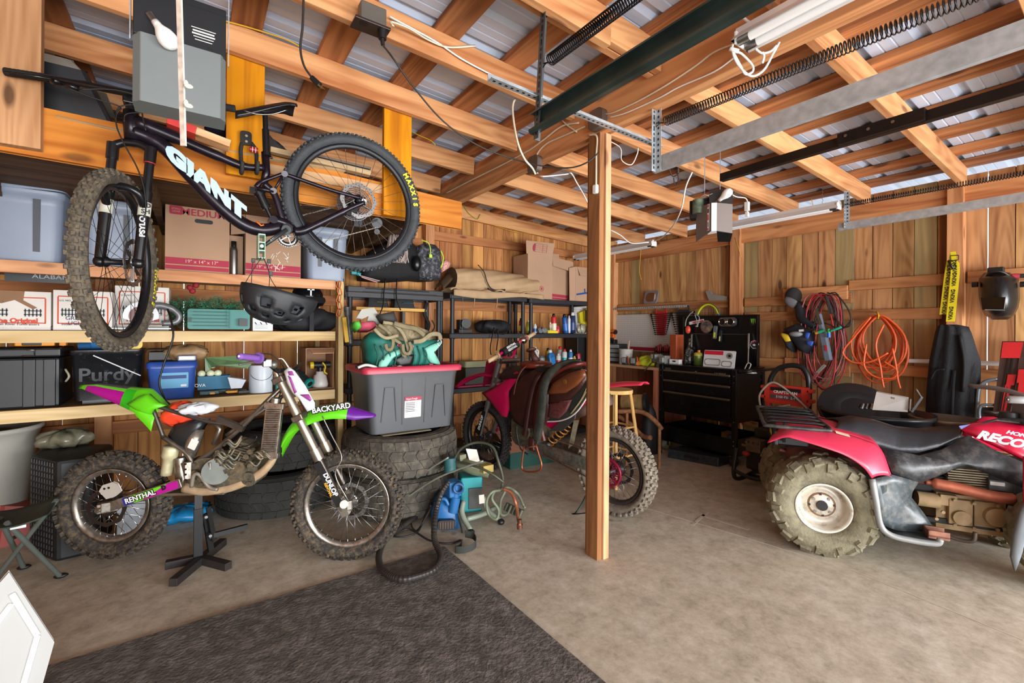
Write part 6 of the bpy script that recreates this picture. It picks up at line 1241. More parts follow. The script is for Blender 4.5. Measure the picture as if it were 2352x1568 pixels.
cable('black_power_cord',[onY(385,710,3.5),onY(393,735,3.45),onY(398,770,3.42),onY(390,800,3.42),onY(375,840,3.42),onY(366,880,3.42),onY(378,915,3.40),onY(392,930,3.3)],.0055,BLACK,'black cord hanging from the circular saw down in front of the blue tub','cord')
# garland
random.seed(9);g=G();gl=onY(470,690,yb+.18)
for i in range(520):
 u=random.random();x=xs(390)+(xs(555)-xs(390))*u;z=z0+.03+random.random()**.8*.17;y=yb+.10+random.random()*.22;a_=random.uniform(0,2*PI);e_=random.uniform(-.6,1.2);d=V((math.cos(a_)*math.cos(e_),math.sin(a_)*math.cos(e_)-.3,math.sin(e_))).normalized();p0=V((x,y,z))
 for k_ in range(5):q=p0+d*(.012*k_);s_=d.orthogonal().normalized();s_=Mx.Rotation(k_*2.1,4,d)@s_;g.add([q,q+(s_+d).normalized()*.022,q+d*.006],[(0,1,2)],False);g.add([q,q+(-s_+d).normalized()*.022,q+d*.006],[(0,1,2)],False)
tag(obj('artificial_garland',g,mat('#2d6b4c',.7,0,.5,40)),'bundle of artificial green pine garland above the teal case','garland')
g=G()
for(a_,b_)in((436,660),(450,655),(442,668)):g.ball(tuple(onY(a_,b_,yb+.16)),.02,8)
tag(obj('red_bow',g,mat('#8e1c2c',.7)),'dark red bow tucked in the pine garland','bow')
tc=thing('tool_case','ribbed teal plastic tool case lying on the middle shelf','case',onY(505,756,yb));w_=xs(580,yb)-xs(436,yb);h=.135;g=G();g.prism(rr(w_,h,.015),0,.24,frame((1,0,0),(0,0,1),(0,1,0),(0,.03,h/2)),mcap=0);g.v=[(a_,abs(b_)if b_<0 else b_,c_)for a_,b_,c_ in g.v];obj('shell',g,mat('#14736b',.45,0,.08),tc,bevel=.006)
g=G()
for i in range(5):g.box((-w_*.14,-.004+.03-.03,h*(.16+i*.17)),(w_*.56,.012,.004))
g.box((w_*.15,-.004,h/2),(.004,.012,h*.9));obj('rib',g,mat('#0f5852',.5),tc)
g=G();g.box((w_*.38,-.004,h*.35),(.05,.014,.05));g.box((-w_*.46,-.004,h*.45),(.012,.014,.03));obj('latch',g,BLACK,tc)
b=ctn('small white instruction box below the hanging helmet',xs(581,yb),xs(627,yb),yb,.10,z0,zs_(600,730,yb),mat('#dfe3e6',.6),name='white_box')
g=G()
for i in range(4):g.beam((-.05+i*.033,-.0525,b['h']-.03),(-.04+i*.033,-.0525,b['h']-.045),.006,.001,up=(0,1,0));
for i in range(4):g.box((-.01,-.0522,b['h']*.5-i*.009),(.08,.001,.002))
obj('printed_text',g,INK,b)
def sfb(name,label,c,s,m,k=3,sd=1,amp=.12,cat='bag',n=(40,20),extra=None,flat=True,fold=.03):
 g=G()
 def fn(u,v):
  an=2*PI*u;ph=PI*(1-v);nn=1+amp*math.sin(k*an+4*v+sd)+amp*.5*math.sin((2*k+1)*an-7*v+2*sd)+fold*math.sin(23*an+9*math.sin(6*v+sd));z=math.cos(ph)
  sx=abs(math.sin(ph))**.7;return(c[0]+s[0]*math.copysign(abs(math.cos(an))**.8,math.cos(an))*sx*nn,c[1]+s[1]*math.copysign(abs(math.sin(an))**.8,math.sin(an))*sx*nn,c[2]+s[2]*max(z*nn,-1.0)+s[2])
 g.sheet(fn,n[0],n[1])
 if extra:extra(g)
 return tag(obj(name,g,m),label,cat)
cB=onY(700,730,yb+.13);sfb('black_bag','rumpled black carry bag on the middle shelf beneath the cross-marked helmet',(cB.x,cB.y,z0),(.235,.13,.085),mat('#14161a',.75,0,.4,20),4,2,.12,extra=lambda g:(g.box((cB.x-.02,cB.y-.14,z0+.12),(.05,.004,.018)),g.box((cB.x+.02,cB.y-.15,z0+.07),(.03,.01,.14))))
mh=thing('motocross_helmet','glossy black full-face helmet with white cross at the back of the middle shelf','helmet',onY(706,700,yb+.25));mc=onY(706,682,yb+.25)-V(mh.location)
g=G();g.ball(tuple(mc),(.115,.13,.12),24);obj('shell',g,mat('#101114',.12),mh);g=G();g.prism(rr(.20,.05,.02),0,.07,frame((1,0,0),(0,.3,1),(0,-1,.3),tuple(mc+V((0,-.10,-.05)))));obj('chin_bar',g,mat('#15171a',.3),mh,bevel=.01)
g=G();y_=-.134;g.box((mc.x,mc.y+y_,mc.z+.04),(.010,.004,.075));g.box((mc.x,mc.y+y_,mc.z+.05),(.05,.004,.010));obj('white_cross',g,WHITE,mh)
# ---- lower shelf
z0=.840;yb=YS+.05
tb=thing('tool_box','big black rugged tool box at the end of the lower shelf','tool box',onY(50,945,yb));loc=V(tb.location);tb.location=(loc.x,loc.y+.18,z0);X0=xs(-80,yb)-loc.x;X1=xs(138,yb)-loc.x;H=.335;DKP=mat('#16191c',.45,0,.15,12)
g=G();g.box(((X0+X1)/2,0,H*.42),(X1-X0,.36,H*.84));obj('body',g,DKP,tb,bevel=.012);g=G();g.box(((X0+X1)/2,0,H*.93),(X1-X0+.01,.37,H*.15));lid=obj('lid',g,DKP,tb,bevel=.01)
for x in(X0+.06,(X0+X1)/2+.06,X1-.04):g=G();g.box((x,-.186,H*.42),(.05,.02,H*.8));obj('rib',g,DKP,tb,bevel=.004)
g=G();x=X1-.10;g.tube([(x-.05,-.19,H*.88),(x,-.19,H*.88),(x,-.20,H*.98),(x-.03,-.2,H*.98)],.004,6);obj('latch',g,STEEL,tb)
g=G();g.tube(cv3([(X1+.01,-.1,H*.62),(X1+.03,-.12,H*.5),(X1+.012,-.1,H*.4)],5),.006,6);obj('side_clip',g,mat('#a8a890',.5),tb)
zt=z0+H+.012
t=thing('spirit_level','orange handled tool lying on the big black tool box','tool',onY(70,818,yb+.05));lo=V(t.location);zt0=zt-lo.z
a=V((xs(28,yb)-lo.x,0,zt0+.018));b2=V((xs(122,yb)-lo.x,0,zt0+.018));g=G();g.beam(a,b2,.03,.035);obj('body',g,mat('#d88a1c',.45),t,bevel=.006);g=G();g.beam(a+V((.03,-.016,0)),a+V((.11,-.016,0)),.006,.028);obj('grip',g,BLACK,t,bevel=.004)
P=[V((xs(-40,yb),yb+.03,zt+.01)),V((xs(0,yb),yb+.03,zt+.03)),V((xs(50,yb),yb+.02,zt+.06)),V((xs(100,yb),yb+.02,zt+.065)),V((xs(128,yb),yb+.03,zt+.045))]
g=G();g.tube(cv3(P,6),.014,8,flat=.25);tag(obj('yellow_strap',g,mat('#cdb41c',.5)),'yellow webbing strap arched over the orange tool on the black box','strap')
g=G();g.box((xs(137,yb),yb+.1,zt+.02),(.03,.05,.04));tag(obj('orange_block',g,mat('#d9812a',.6),bevel=.004),'small orange block at the corner of the black tool box','block')
pb=thing('paint_tray_box','black plastic Purdy box with paint splashes next to the big tool box','storage bin',onY(245,925,yb));lo=V(pb.location);pb.location=(lo.x,lo.y+.15,z0+.02)
W=xs(330,yb)-xs(165,yb);g=G();g.loft([[(x,y,0)for x,y in rr(W*.9,.27,.03)],[(x,y,.27)for x,y in rr(W,.30,.03)],[(x,y,.275)for x,y in rr(W*1.03,.32,.03)],[(x,y,.30)for x,y in rr(W*1.03,.32,.03)]]);g.box((-.05,0,-.012),(W*.4,.2,.02));obj('body',g,mat('#14161a',.35,0,.2,20,dirt='#6b6e70',dirt_amt=.1),pb)
M=frame((1,0,0),(0,-.05,1),(0,-1,-.05),(.0,-.146,.15));txo('lettering','Purdy',.11,M,mat('#2b2f34',.5),pb,bold=.002,ext=.001)
g=G();g.beam((-.06,-.16,.27),(.16,-.17,.14),.006,.006);obj('white_rod',g,mat('#c3c6c6',.4),pb)
zt=z0+.322
for i,(px_,c_,lab,r_,L_)in enumerate(((228,'#1e5f94','roll of blue tape on the Purdy box, behind the front wheel',.035,.09),(190,'#1a5080','second blue roll lying low at the left of the Purdy box',.022,.06),(268,'#7c5a34','brown roll between the blue roll and yellow tape measure',.024,.05))):
 x=xs(px_,yb);g=G();g.cyl((x-L_/2,yb+.12,zt+r_),(x+L_/2,yb+.10,zt+r_+.002),r_,n=18);tag(obj('tape_roll',g,mat(c_,.6),bevel=.006),lab,'tape roll')
x=xs(308,yb);g=G();M=frame((1,0,0),(0,0,1),(0,-1,0),(x,yb+.08,zt+.034));g.prism(rr(.075,.068,.025),-.02,.02,M);g.cyl((x,yb+.059,zt+.034),(x,yb+.055,zt+.034),.02,n=18,mi=1);g.box((x-.07,yb+.08,zt+.05),(.08,.025,.018));tag(obj('tape_measure',g,[mat('#d9b31a',.4),BLACK],bevel=.004),'yellow tape measure with black disc on the Purdy box','tape measure')
bt=thing('blue_tub','blue translucent plastic tub with pale label on the lower shelf','storage bin',onY(395,918,yb-.02));lo=V(bt.location);bt.location=(lo.x,lo.y+.12,z0);W=xs(455,yb)-xs(340,yb);BLU=mat('#2b4f9c',.2,0,.15,10,trans=.0)
g=G();g.loft([[(x,y,0)for x,y in rr(W*.88,.2,.03)],[(x,y,.20)for x,y in rr(W*.98,.24,.03)]]);obj('body',g,BLU,bt);g=G();g.loft([[(x,y,.20)for x,y in rr(W*1.04,.25,.03)],[(x,y,.23)for x,y in rr(W*1.04,.25,.03)],[(x,y,.24)for x,y in rr(W*.96,.22,.03)]]);obj('lid',g,mat('#274a9a',.35),bt)
g=G();M=frame((1,0,0),(0,-.1,1),(0,-1,-.1),(.01,-.115,.12));g.prism(rr(W*.58,.10,.004),0,.001,M);lb=obj('label',g,mat('#62a8d0',.5),bt);g=G();g.prism(rr(W*.5,.022,.002),.001,.002,M@tr(0,.022,0));obj('label_band',g,mat('#1f3a78',.5),lb);g=G();g.prism(rr(.03,.014,.002),.001,.002,M@tr(.05,-.035,0));obj('barcode',g,WHITE,lb)
cB=onY(428,820,yb+.08);sfb('brown_paper_bag','crinkled brown bag resting above the blue tub',(cB.x,cB.y,z0+.242),(.12,.08,.05),mat('#8a6f4d',.5,0,.35,14),5,3,.1);g=G();g.box((xs(430,yb),yb-.0,z0+.262),(.10,.06,.04));tag(obj('foil_packet',g,mat('#9aa0b0',.25,.5),bevel=.01),'shiny silver packet on the corner of the blue tub lid','packet')
g=G();g.box((xs(372,yb),yb+.12,z0+.275),(.14,.14,.055));g.box((xs(372,yb),yb+.12,z0+.318),(.16,.12,.008));tag(obj('dark_container',g,mat('#1e1f1e',.5),bevel=.006),'low dark container at the back left of the blue tub lid','container')
eg=thing('bulb_box','blue cardboard tray holding round bulbs on the lower shelf','box',onY(492,890,yb+.06));lo=V(eg.location);eg.location=(lo.x,lo.y+.05,z0+.04);W=xs(530,yb)-xs(455,yb);g=G();g.box((0,-.05,.045),(W,.004,.09));g.box((0,.05,.045),(W,.004,.09));g.box((0,0,.002),(W,.1,.004));g.box((-W/2,0,.045),(.004,.1,.09));g.box((W/2,0,.045),(.004,.1,.09));obj('tray',g,mat('#1a6686',.6),eg);txo('lettering','OVA',.03,frame((1,0,0),(0,0,1),(0,-1,0),(-.08,-.054,.03)),WHITE,eg)
for i,px_ in enumerate((464,485,502)):
 x=xs(px_,yb+.06);tag(obj('globe_bulb',(lambda g:(g.ball((x,yb+.10,z0+.145),.024,14),g)[1])(G()),mat('#d6dcb8',.25)),('leftmost round pale bulb in the blue tray','middle round pale bulb in the blue tray','right-hand round pale bulb in the blue tray')[i],'bulb','globe bulbs in the blue tray')
g=G();c=onY(488,843,yb+.12);g.cyl((c.x,yb+.12,z0+.20),(c.x+.01,yb+.2,z0+.21),.022,.012,14);tag(obj('jar_lid',g,mat('#7f8570',.4,.4)),'small open metal tube above the round bulbs','tube')
g=G();a=onY(480,825,yb+.05);g.plate([onY(472,822,yb+.1),onY(548,818,yb+.02),onY(576,834,yb),onY(568,843,yb),onY(500,838,yb+.03),onY(484,840,yb+.1),onY(482,852,yb+.1),onY(473,852,yb+.1)][::-1],(0,-1,.4),.02);tag(obj('green_tray',g,mat('#5d7a52',.45,0,.2,20),bevel=.004),'long tapered green plastic tray beside the purple handlebar grip','tray')
g=G();c=onY(543,868,yb+.03);W=.055;g.loft([[(c.x-.035,c.y-.04,z0+.045),(c.x+.03,c.y-.04,z0+.045),(c.x+.03,c.y+.04,z0+.045),(c.x-.035,c.y+.04,z0+.045)],[(c.x-.055,c.y-.05,z0+.125),(c.x+.055,c.y-.05,z0+.10),(c.x+.055,c.y+.05,z0+.10),(c.x-.055,c.y+.05,z0+.125)]],smooth=False);tag(obj('plastic_cup',g,mat('#c3ccd6',.3),bevel=.003),'small clear plastic scoop between the bulb tray and paint can','scoop')
g=G();c=onY(510,893,yb+.05);random.seed(3)
for i in range(14):p=V((c.x+random.uniform(-.15,.15),c.y+random.uniform(-.06,.06),z0+random.uniform(.01,.03)));g.box(tuple(p),(random.uniform(.03,.09),random.uniform(.02,.05),random.uniform(.01,.025)),mi=random.choice((0,0,1,2)),M=None)
tag(obj('loose_hardware',g,[mat('#2a2624',.5),mat('#c98a2a',.5),mat('#1f4b50',.5)],bevel=.003),'clutter of small dark tools on the lower shelf under the bulb tray','tools',kind='stuff')
pc_=thing('paint_can','white paint can with wire handle standing behind the purple grip','paint can',onY(602,898,yb+.0));lo=V(pc_.location);r_=(xs(632,yb)-xs(575,yb))/2;pc_.location=(lo.x,lo.y+r_,z0);g=G();g.lathe([(0,0),(r_,0),(r_,.003),(r_*.985,.006),(r_*.985,.185),(r_,.19),(r_,.195),(r_*.85,.192),(0,.190)],32);obj('can',g,mat('#c9d2da',.35,0,.05),pc_)
g=G();g.tube(cv3([(-r_,0,.16),(-r_*.7,-r_*.75,.11),(0,-r_*1.02,.09),(r_*.7,-r_*.75,.11),(r_,0,.16)],5),.002,5);obj('wire_handle',g,STEEL,pc_)
fl_=thing('flashlight','teal and black work flashlight lying on the lower shelf right of the paint can','flashlight',onY(700,880,yb-.02));a=onY(682,855,yb+.06)-V(fl_.location);b2=onY(708,878,yb-.04)-V(fl_.location);g=G();g.cyl(a,b2,.028,.032,12);obj('body',g,mat('#1a2a2b',.45),fl_,bevel=.003);g=G();g.cyl(b2,b2+(b2-a).normalized()*.02,.038,.040,8);obj('head',g,mat('#11807a',.4),fl_,bevel=.004);g=G();d_=(b2-a).normalized();g.cyl(b2+d_*.021,b2+d_*.022,.022,n=8);obj('lens',g,BLACK,fl_)
g=G();c=onY(643,885,yb);g.box((c.x,c.y+.05,z0+.035),(.05,.08,.07));tag(obj('teal_battery',g,mat('#137a78',.4),bevel=.008),'teal tool battery directly right of the paint can','battery')
b=ctn('open cardboard box with a paint sprayer inside at the end of the lower shelf',xs(705,yb),xs(768,yb),yb+.02,.25,z0,zs_(740,800,yb),CARDD,open_=True)
for o_ in kids(b):bpy.data.objects.remove(o_)
g=G();w_=b['w'];h=b['h'];d_=b['d']
g.box((0,0,.003),(w_,d_,.005));g.box((0,d_/2,h/2),(w_,.005,h));g.box((-w_/2,0,h/2),(.005,d_,h));g.box((w_/2,0,h/2),(.005,d_,h));g.box((0,0,h),(w_,d_,.005));obj('body',g,mat('#a07a5c',.8),b)
g=G();g.plate([(-w_*.4,-d_/2,h),(w_*.55,-d_/2,h),(w_*.42,-d_/2-.09,h+.01),(-w_*.35,-d_/2-.09,h+.01)],(0,0,1),.004);g.v=[(x,y,z-max(0,-(y+d_/2))*.45)for x,y,z in g.v];obj('top_flap',g,mat('#b98a66',.8),b)
sp=thing('paint_sprayer','white and yellow paint sprayer standing inside the open cardboard box','sprayer',(b.location.x+.02,b.location.y-.04,z0+.006));g=G();g.lathe([(0,0),(.055,0),(.06,.02),(.045,.09),(.03,.10),(.03,.12),(0,.12)],24);obj('cup',g,mat('#d9d8d4',.35),sp);g=G();g.cyl((-.0,0,.12),(0,0,.15),.02);g.cyl((-.05,0,.17),(.08,0,.17),.024,n=16);obj('body',g,BLACK,sp);g=G();g.cyl((-.05,0,.17),(-.075,0,.17),.028,n=16);obj('air_cap',g,mat('#d8b813',.4),sp);g=G();g.tube(cv3([(.01,-.03,.19),(.03,-.035,.16),(.025,-.035,.12),(.045,-.035,.10)],5),.007,6);obj('trigger',g,mat('#d8b813',.4),sp)
# orange carabiners and yellow tool on the shelf end post
t=thing('carabiner_chain','string of orange carabiners hanging on the shelf end post','carabiners',onY(779,690,YS-.02));lo=V(t.location)
for i in range(5):c=onY(778+(i%2)*2,654+i*16,YS-.03)-lo;g=G();M=frame((1,0,0),(0,0,1),(0,-1,0),c)@rot('Z',12 if i%2 else-10);g.tube([M@V((x,y,0))for x,y in rr(.026,.056,.013,4)],.004,6,True);obj('carabiner',g,mat('#c4561c',.3,.4),t)
t=thing('caulk_gun','yellow handled caulk gun hanging right of the shelf end post','caulk gun',onY(800,740,YS-.03));lo=V(t.location);g=G();g.beam(onY(790,728,YS-.05)-lo,onY(797,786,YS-.05)-lo,.03,.02,up=(0,1,0));obj('yellow_handle',g,mat('#d8a91c',.45),t,bevel=.003)
g=G();g.cyl(onY(797,705,YS-.02)-lo,onY(805,788,YS-.02)-lo,.024,n=14);g.tube([onY(789,640,YS)-lo,onY(797,700,YS)-lo],.003,5);obj('tube',g,mat('#4b4d50',.45,.3,.5,30),t)
# ================================================================ left floor
gb=thing('grey_bin','tall pale grey bin cut by the left edge of the picture','bin',onZ(-20,1175,0));lo=V(gb.location);cc=onD(-40,1070,2.75)-lo;g=G();cc.z=0
g.lathe([(.0,0.02),(.17,.02),(.18,.05),(.215,.45),(.235,.60),(.25,.66),(.262,.665),(.262,.69),(.24,.69),(.20,.5),(.16,.1),(0,.1)],36,Mx.Translation(cc));obj('body',g,mat('#9d9a91',.5,0,.06),gb)
g=G();g.ball(tuple(cc+V((0,0,.60))),(.21,.21,.07),16);obj('contents',g,mat('#4e5228',.8,0,.5,10),gb)
t=thing('camp_stool','folding dark green camp stool on crossed legs at the left edge','stool',onZ(60,1300,0));lo=V(t.location)
def fl(*p):return[onZ(a_,b_,z_)-lo for a_,b_,z_ in p]
g=G();S=[onD(-60,1185,2.05),onD(60,1170,2.15),onD(130,1145,2.35),onD(60,1188,2.1),onD(-60,1215,2.0)]
def seat_(u,v):a_=onD(-80,1175,2.35)*(1-u)+onD(132,1140,2.35)*u;b_=onD(-80,1210,2.0)*(1-u)+onD(105,1185,2.05)*u;p=a_*(1-v)+b_*v;return p-V((0,0,.03*math.sin(PI*u)+.02*math.sin(PI*v)))-lo
g.sheet(seat_,16,8);obj('seat',g,mat('#3b4740',.85,0,.2,14),t,solid=.006)
for(a_,b_)in(((130,1148,2.3),onZ(-20,1340,.01)),((15,1200,2.05),onZ(140,1325,.012)),((0,1190,2.2),onZ(55,1305,.012)),((-40,1200,2.1),onZ(-120,1300,.012))):
 g=G();g.cyl(onD(*a_)-lo,b_-lo,.011,n=10);g.ball(tuple(b_-lo+V((0,0,.008))),(.03,.02,.012),8,mi=1);obj('leg',g,[mat('#6f7a74',.35,.5),BLACK],t)
g=G();g.box(tuple(onD(42,1210,2.05)-lo),(.05,.004,.012));obj('tag',g,WHITE,t)
g=G();g.tube(fl((20,1240,.2),(40,1230,.2)),.01);obj('hinge',g,STEEL,t)
rb=onZ(150,1290,0);t=thing('ribbed_box','large black ribbed box standing on the floor behind the green bike rear wheel','box',onZ(140,1290,0));lo=V(t.location)
A_=onZ(80,1290,0);B_=onZ(150,1292,0);C_=onZ(262,1262,0);Hh=onP(60,1050,A_,(0,1,0)).z
H_=.56;B2=onZ(205,1280,0);A2=onZ(68,1270,0);n1=(B2-A2);g=G();D_=V((.15,.45,0));E_=onZ(128,1293,0)
P=[A2,E_,onZ(215,1272,0),onZ(215,1272,0)+V((.05,.32,0)),A2+V((.0,.32,0))];g.add([p-lo for p in P]+[p-lo+V((0,0,H_))for p in P],[(0,1,6,5),(1,2,7,6),(2,3,8,7),(3,4,9,8),(4,0,5,9),(5,6,7,8,9),(4,3,2,1,0)]);obj('body',g,mat('#17191a',.5,0,.15,10),t,bevel=.02)
g=G()
for i in range(9):
 for j in range(16):p=P[0]+(P[1]-P[0])*((i+.7)/10)-lo;g.box((p.x,p.y-.003,.04+j*.033),(.005,.006,.022))
obj('rib',g,mat('#24282a',.5),t)['kind']='stuff'
cB=onP(215,1035,(0,3.55,0),(0,1,0));sfb('clear_plastic_bag','clear plastic bag of odds and ends on top of the ribbed black box',(P[1].x-.03,P[0].y+.17,H_),(.12,.09,.05),mat('#6d6a58',.25,0,.5,14),5,1,.15)
g=G();p0=onZ(268,1090,.52);a=onD(235,1020,3.35);b2=onD(330,1018,3.7);
g.box(((a.x+b2.x)/2,(a.y+b2.y)/2,.30),(.30,.12,.60));
for i in range(12):g.box(((a.x+b2.x)/2-.13+i*.024,(a.y+b2.y)/2-.062,.55),(.006,.006,.07),1)
tag(obj('floor_vent_heater',g,[mat('#2a2523',.6),BLACK],bevel=.004),'dark slatted heater standing behind the green bike rear wheel','heater')
g=G();c=onD(45,1150,2.75);g.loft([[(c.x-.10,c.y-.05,0),(c.x+.10,c.y-.05,0),(c.x+.10,c.y+.1,0),(c.x-.10,c.y+.1,0)],[(c.x-.08,c.y-.04,c.z-.0),(c.x+.08,c.y-.04,c.z-.04),(c.x+.08,c.y+.08,c.z-.04),(c.x-.08,c.y+.08,c.z)]],smooth=False);tag(obj('red_fuel_can',g,mat('#8e3a34',.5),bevel=.03),'faded red plastic can between the grey bin and camp stool','can')
# white panel door leaning in the near corner
t=thing('panel_door','white panelled door leaf leaning in the bottom left corner','door',onZ(60,1568,.0));lo=V(t.location)
A_=onD(20,1317,1.5);nn=V((O-A_).normalized());nn=V((nn.x,nn.y,.1)).normalized()
def dq(a_,b_):return onP(a_,b_,A_,nn)-lo
g=G();g.plate([dq(a_,b_)for a_,b_ in((20,1317),(123,1475),(60,1700),(-250,1700),(-110,1465))][::-1],nn,.03);obj('leaf',g,mat('#a3a39f',.6,0,.02),t,bevel=.002)
g=G()
for a_,b_ in(((27,1362),(86,1458)),((86,1458),(45,1600)),((27,1385),(-90,1540))):g.beam(dq(*a_)+nn*.003,dq(*b_)+nn*.003,.016,.01,up=nn)
obj('moulding',g,mat('#efefec',.4,0,.02),t,bevel=.003)
# blue tarp under bike
cB=onZ(425,1205,0);sfb('blue_plastic_sheet','crumpled bright blue plastic sheet on the floor beside the bike stand',(onZ(425,1195,0).x,onZ(425,1195,0).y+.03,0),(.15,.12,.045),mat('#1a7fb5',.35,0,.15,10),6,2,.1,'plastic sheet',fold=.07)
b=ctn('white printed box seen between the spokes of the green bike',onZ(305,1245,0).x-.08,onZ(305,1245,0).x+.10,3.62,.14,0,.22,mat('#b8bcc2',.6,0,.1,20),name='printed_box')
# ================================================================ red-lidded tote on the tyres, carrier on top
DG=mat('#4a4c4f',.45,0,.08,6);RL=mat('#b9324a',.4,0,.05)
zt0=.572;TC=V((cx+.02,cy+.02,zt0))
t=thing('storage_tote','dark grey tote with red lid sitting on the tyre stack','storage bin',TC);w_,d_,h=.70,.46,.42
def ring2(s,z,r=.05):return[(x*s,y*s,z)for x,y in rr(w_,d_,r,4)]
g=G();g.loft([ring2(.88,0),ring2(.97,h*.9),ring2(1.0,h)]);obj('body',g,DG,t)
for x in(-.19,.19):
 g=G()
 for dx_ in(-.045,.045):g.beam((x+dx_*1.2,-d_*.44-.006,.08),(x+dx_*.75,-d_*.48-.004,.32),.006,.006,up=(0,1,0))
 g.beam((x-.034,-d_*.48-.004,.32),(x+.034,-d_*.48-.004,.32),.006,.006,up=(0,1,0));obj('embossed_panel',g,mat('#303235',.5),t)
for x in(-.10,.08):g=G();g.beam((x*.92,-d_*.44-.003,.05),(x,-d_*.48,.38),.008,.006,up=(0,1,0));obj('rib',g,mat('#303235',.5),t)
g=G();g.loft([ring2(1.07,h,.04),ring2(1.08,h+.03,.04),ring2(1.04,h+.045,.04),ring2(.93,h+.045,.04),ring2(.92,h+.03,.04)]);g.box((-.14,0,h+.045),(.03,d_*.8,.012));g.box((.14,0,h+.045),(.03,d_*.8,.012));obj('lid',g,RL,t)
g=G();M=frame((1,0,0),(0,-.06,1),(0,-1,-.06),(-.015,-d_*.457-.004,.17));g.prism(rr(.125,.15,.004),0,.0012,M);lb=obj('label',g,mat('#d9d4cf',.5),t);g=G();g.prism(rr(.125,.028,.003),.0012,.002,M@tr(0,.061,0));obj('label_band',g,mat('#a3203f',.5),lb);txo('label_text','HyperTough',.017,M@tr(-.01,.060,.0022),WHITE,lb,ext=.0003)
g=G();g.box((0,-.0,0),(.0,.0,.0))
for i in range(6):g.prism(rr(.07,.004,.001),.0012,.0018,M@tr(-.02,.03-i*.012,0))
obj('label_text',g,INK,lb)
g=G();c=TC+V((-.06,-.17,-.008));g.box((c.x,c.y,c.z),(.36,.13,.006));g.box((c.x+.16,c.y+.02,c.z+.004),(.2,.06,.004),1);tag(obj('wood_strip',g,[mat('#8f8868',.8),mat('#5d93a0',.7)]),'thin weathered slat lying between tote and top tyre','slat')
TEA=mat('#12695c',.6,0,.25,14);MINT=mat('#7dc3ae',.55,0,.1);CAMO=mat('#8d8163',.85,0,.4,18,dirt='#5a5238',dirt_amt=.5)
zt1=zt0+h+.048;ct=thing('baby_carrier','teal and mint fabric carrier piled on the red tote lid','carrier',(TC.x,TC.y,zt1));lo=V(ct.location);YC=TC.y-.12
def cl(a_,b_,y=YC):return onY(a_,b_,y)-lo
def body_(u,v):
 L_=[(846,800),(842,782),(850,762),(880,768),(930,780),(985,776),(1012,782),(1000,800),(1003,822),(1012,838),(1000,846),(940,851),(880,849),(855,842),(846,820)]
 return L_
g=G();pil(g,[cl(a_,b_)for a_,b_ in((846,800),(842,780),(852,762),(880,772),(930,782),(985,778),(1013,783),(1008,795),(995,806),(1000,824),(1012,838),(1000,846),(940,850),(880,849),(857,842),(848,822))],(0,-1,.2),.16,.07,5);obj('fabric_body',g,TEA,ct)
for P in(((868,848),(873,830),(890,812),(920,800),(930,806),(905,820),(890,840),(882,849)),((975,800),(990,792),(1014,783),(1012,792),(994,806),(1001,826),(1012,838),(990,832),(978,815))):
 g=G();pil(g,[cl(a_,b_,YC-.075)for a_,b_ in P],(0,-1,.2),.03,.015,3);obj('mint_panel',g,MINT,ct)
g=G();pil(g,[cl(a_,b_,YC-.08)for a_,b_ in((905,825),(930,812),(955,815),(945,838),(915,842))],(0,-1,.2),.01,.006,2);obj('dark_opening',g,BLACK,ct)
g=G();random.seed(6)
for i in range(9):
 x0=860+i*14;g.tube(cv3([cl(x0,790+(i%3)*4,YC-.07),cl(x0+8,815,YC-.085),cl(x0+4,840,YC-.07)],4),.006,5)
obj('fabric_fold',g,mat('#0e5348',.6,0,.2),ct)
for(a_,b_)in((916,792),(947,795)):g=G();c=cl(a_,b_,YC-.10);g.box(tuple(c),(.022,.006,.010));g.box(tuple(c),(.008,.006,.022));obj('pink_clip',g,mat('#c93a6a',.5),ct)
g=G();g.tube(cv3([cl(1005,784,YC-.09),cl(1010,778,YC-.09),cl(1014,786,YC-.09),cl(1008,794,YC-.09),cl(1004,788,YC-.09)],5),.003,5);obj('white_cord',g,WHITE,ct)
bp=thing('camouflage_harness','tangle of tan camouflage straps and webbing heaped over the teal carrier','harness',onY(900,760,YC+.02));lo=V(bp.location)
def bl(a_,b_,y):return onY(a_,b_,y)-lo
g=G();pil(g,[bl(a_,b_,YC-.03)for a_,b_ in((862,752),(880,742),(915,740),(960,750),(985,760),(1000,772),(985,782),(930,785),(890,772),(865,765))],(0,-1,.5),.15,.05,4);obj('padded_body',g,CAMO,bp)
for i,P in enumerate([[(870,745),(890,760),(905,778),(920,790),(925,812),(932,820)],[(880,740),(905,745),(925,765),(935,790),(940,815)],[(886,790),(890,802),(900,800),(903,782),(895,768)],[(950,785),(970,782),(990,768),(1008,768),(1012,780)],[(905,742),(930,750),(955,755),(975,770)],[(860,755),(875,770),(890,776),(915,770)],[(925,790),(928,808),(938,812),(945,800),(940,785)]]):
 g=G();g.tube(cv3([bl(a_,b_,YC-.10-.006*i)for a_,b_ in P],6),.017 if i in(3,4)else .012,8,flat=.3,up=(0,1,0));obj('strap',g,mat('#8f8466' if i%2 else '#7a7052',.8,0,.2,20),bp)
cB=onY(848,745,YC+.08);g=G();g.plate([onY(a_,b_,YC+.05)for a_,b_ in((822,728),(832,712),(858,708),(872,728),(885,745),(870,745),(858,735),(846,735),(850,722),(832,730))][::-1],(0,-1,.2),.02);tag(obj('grey_bracket',g,mat('#8f8e85',.5,.2),bevel=.006),'bent grey plastic bracket sticking up behind the camouflage straps','bracket')
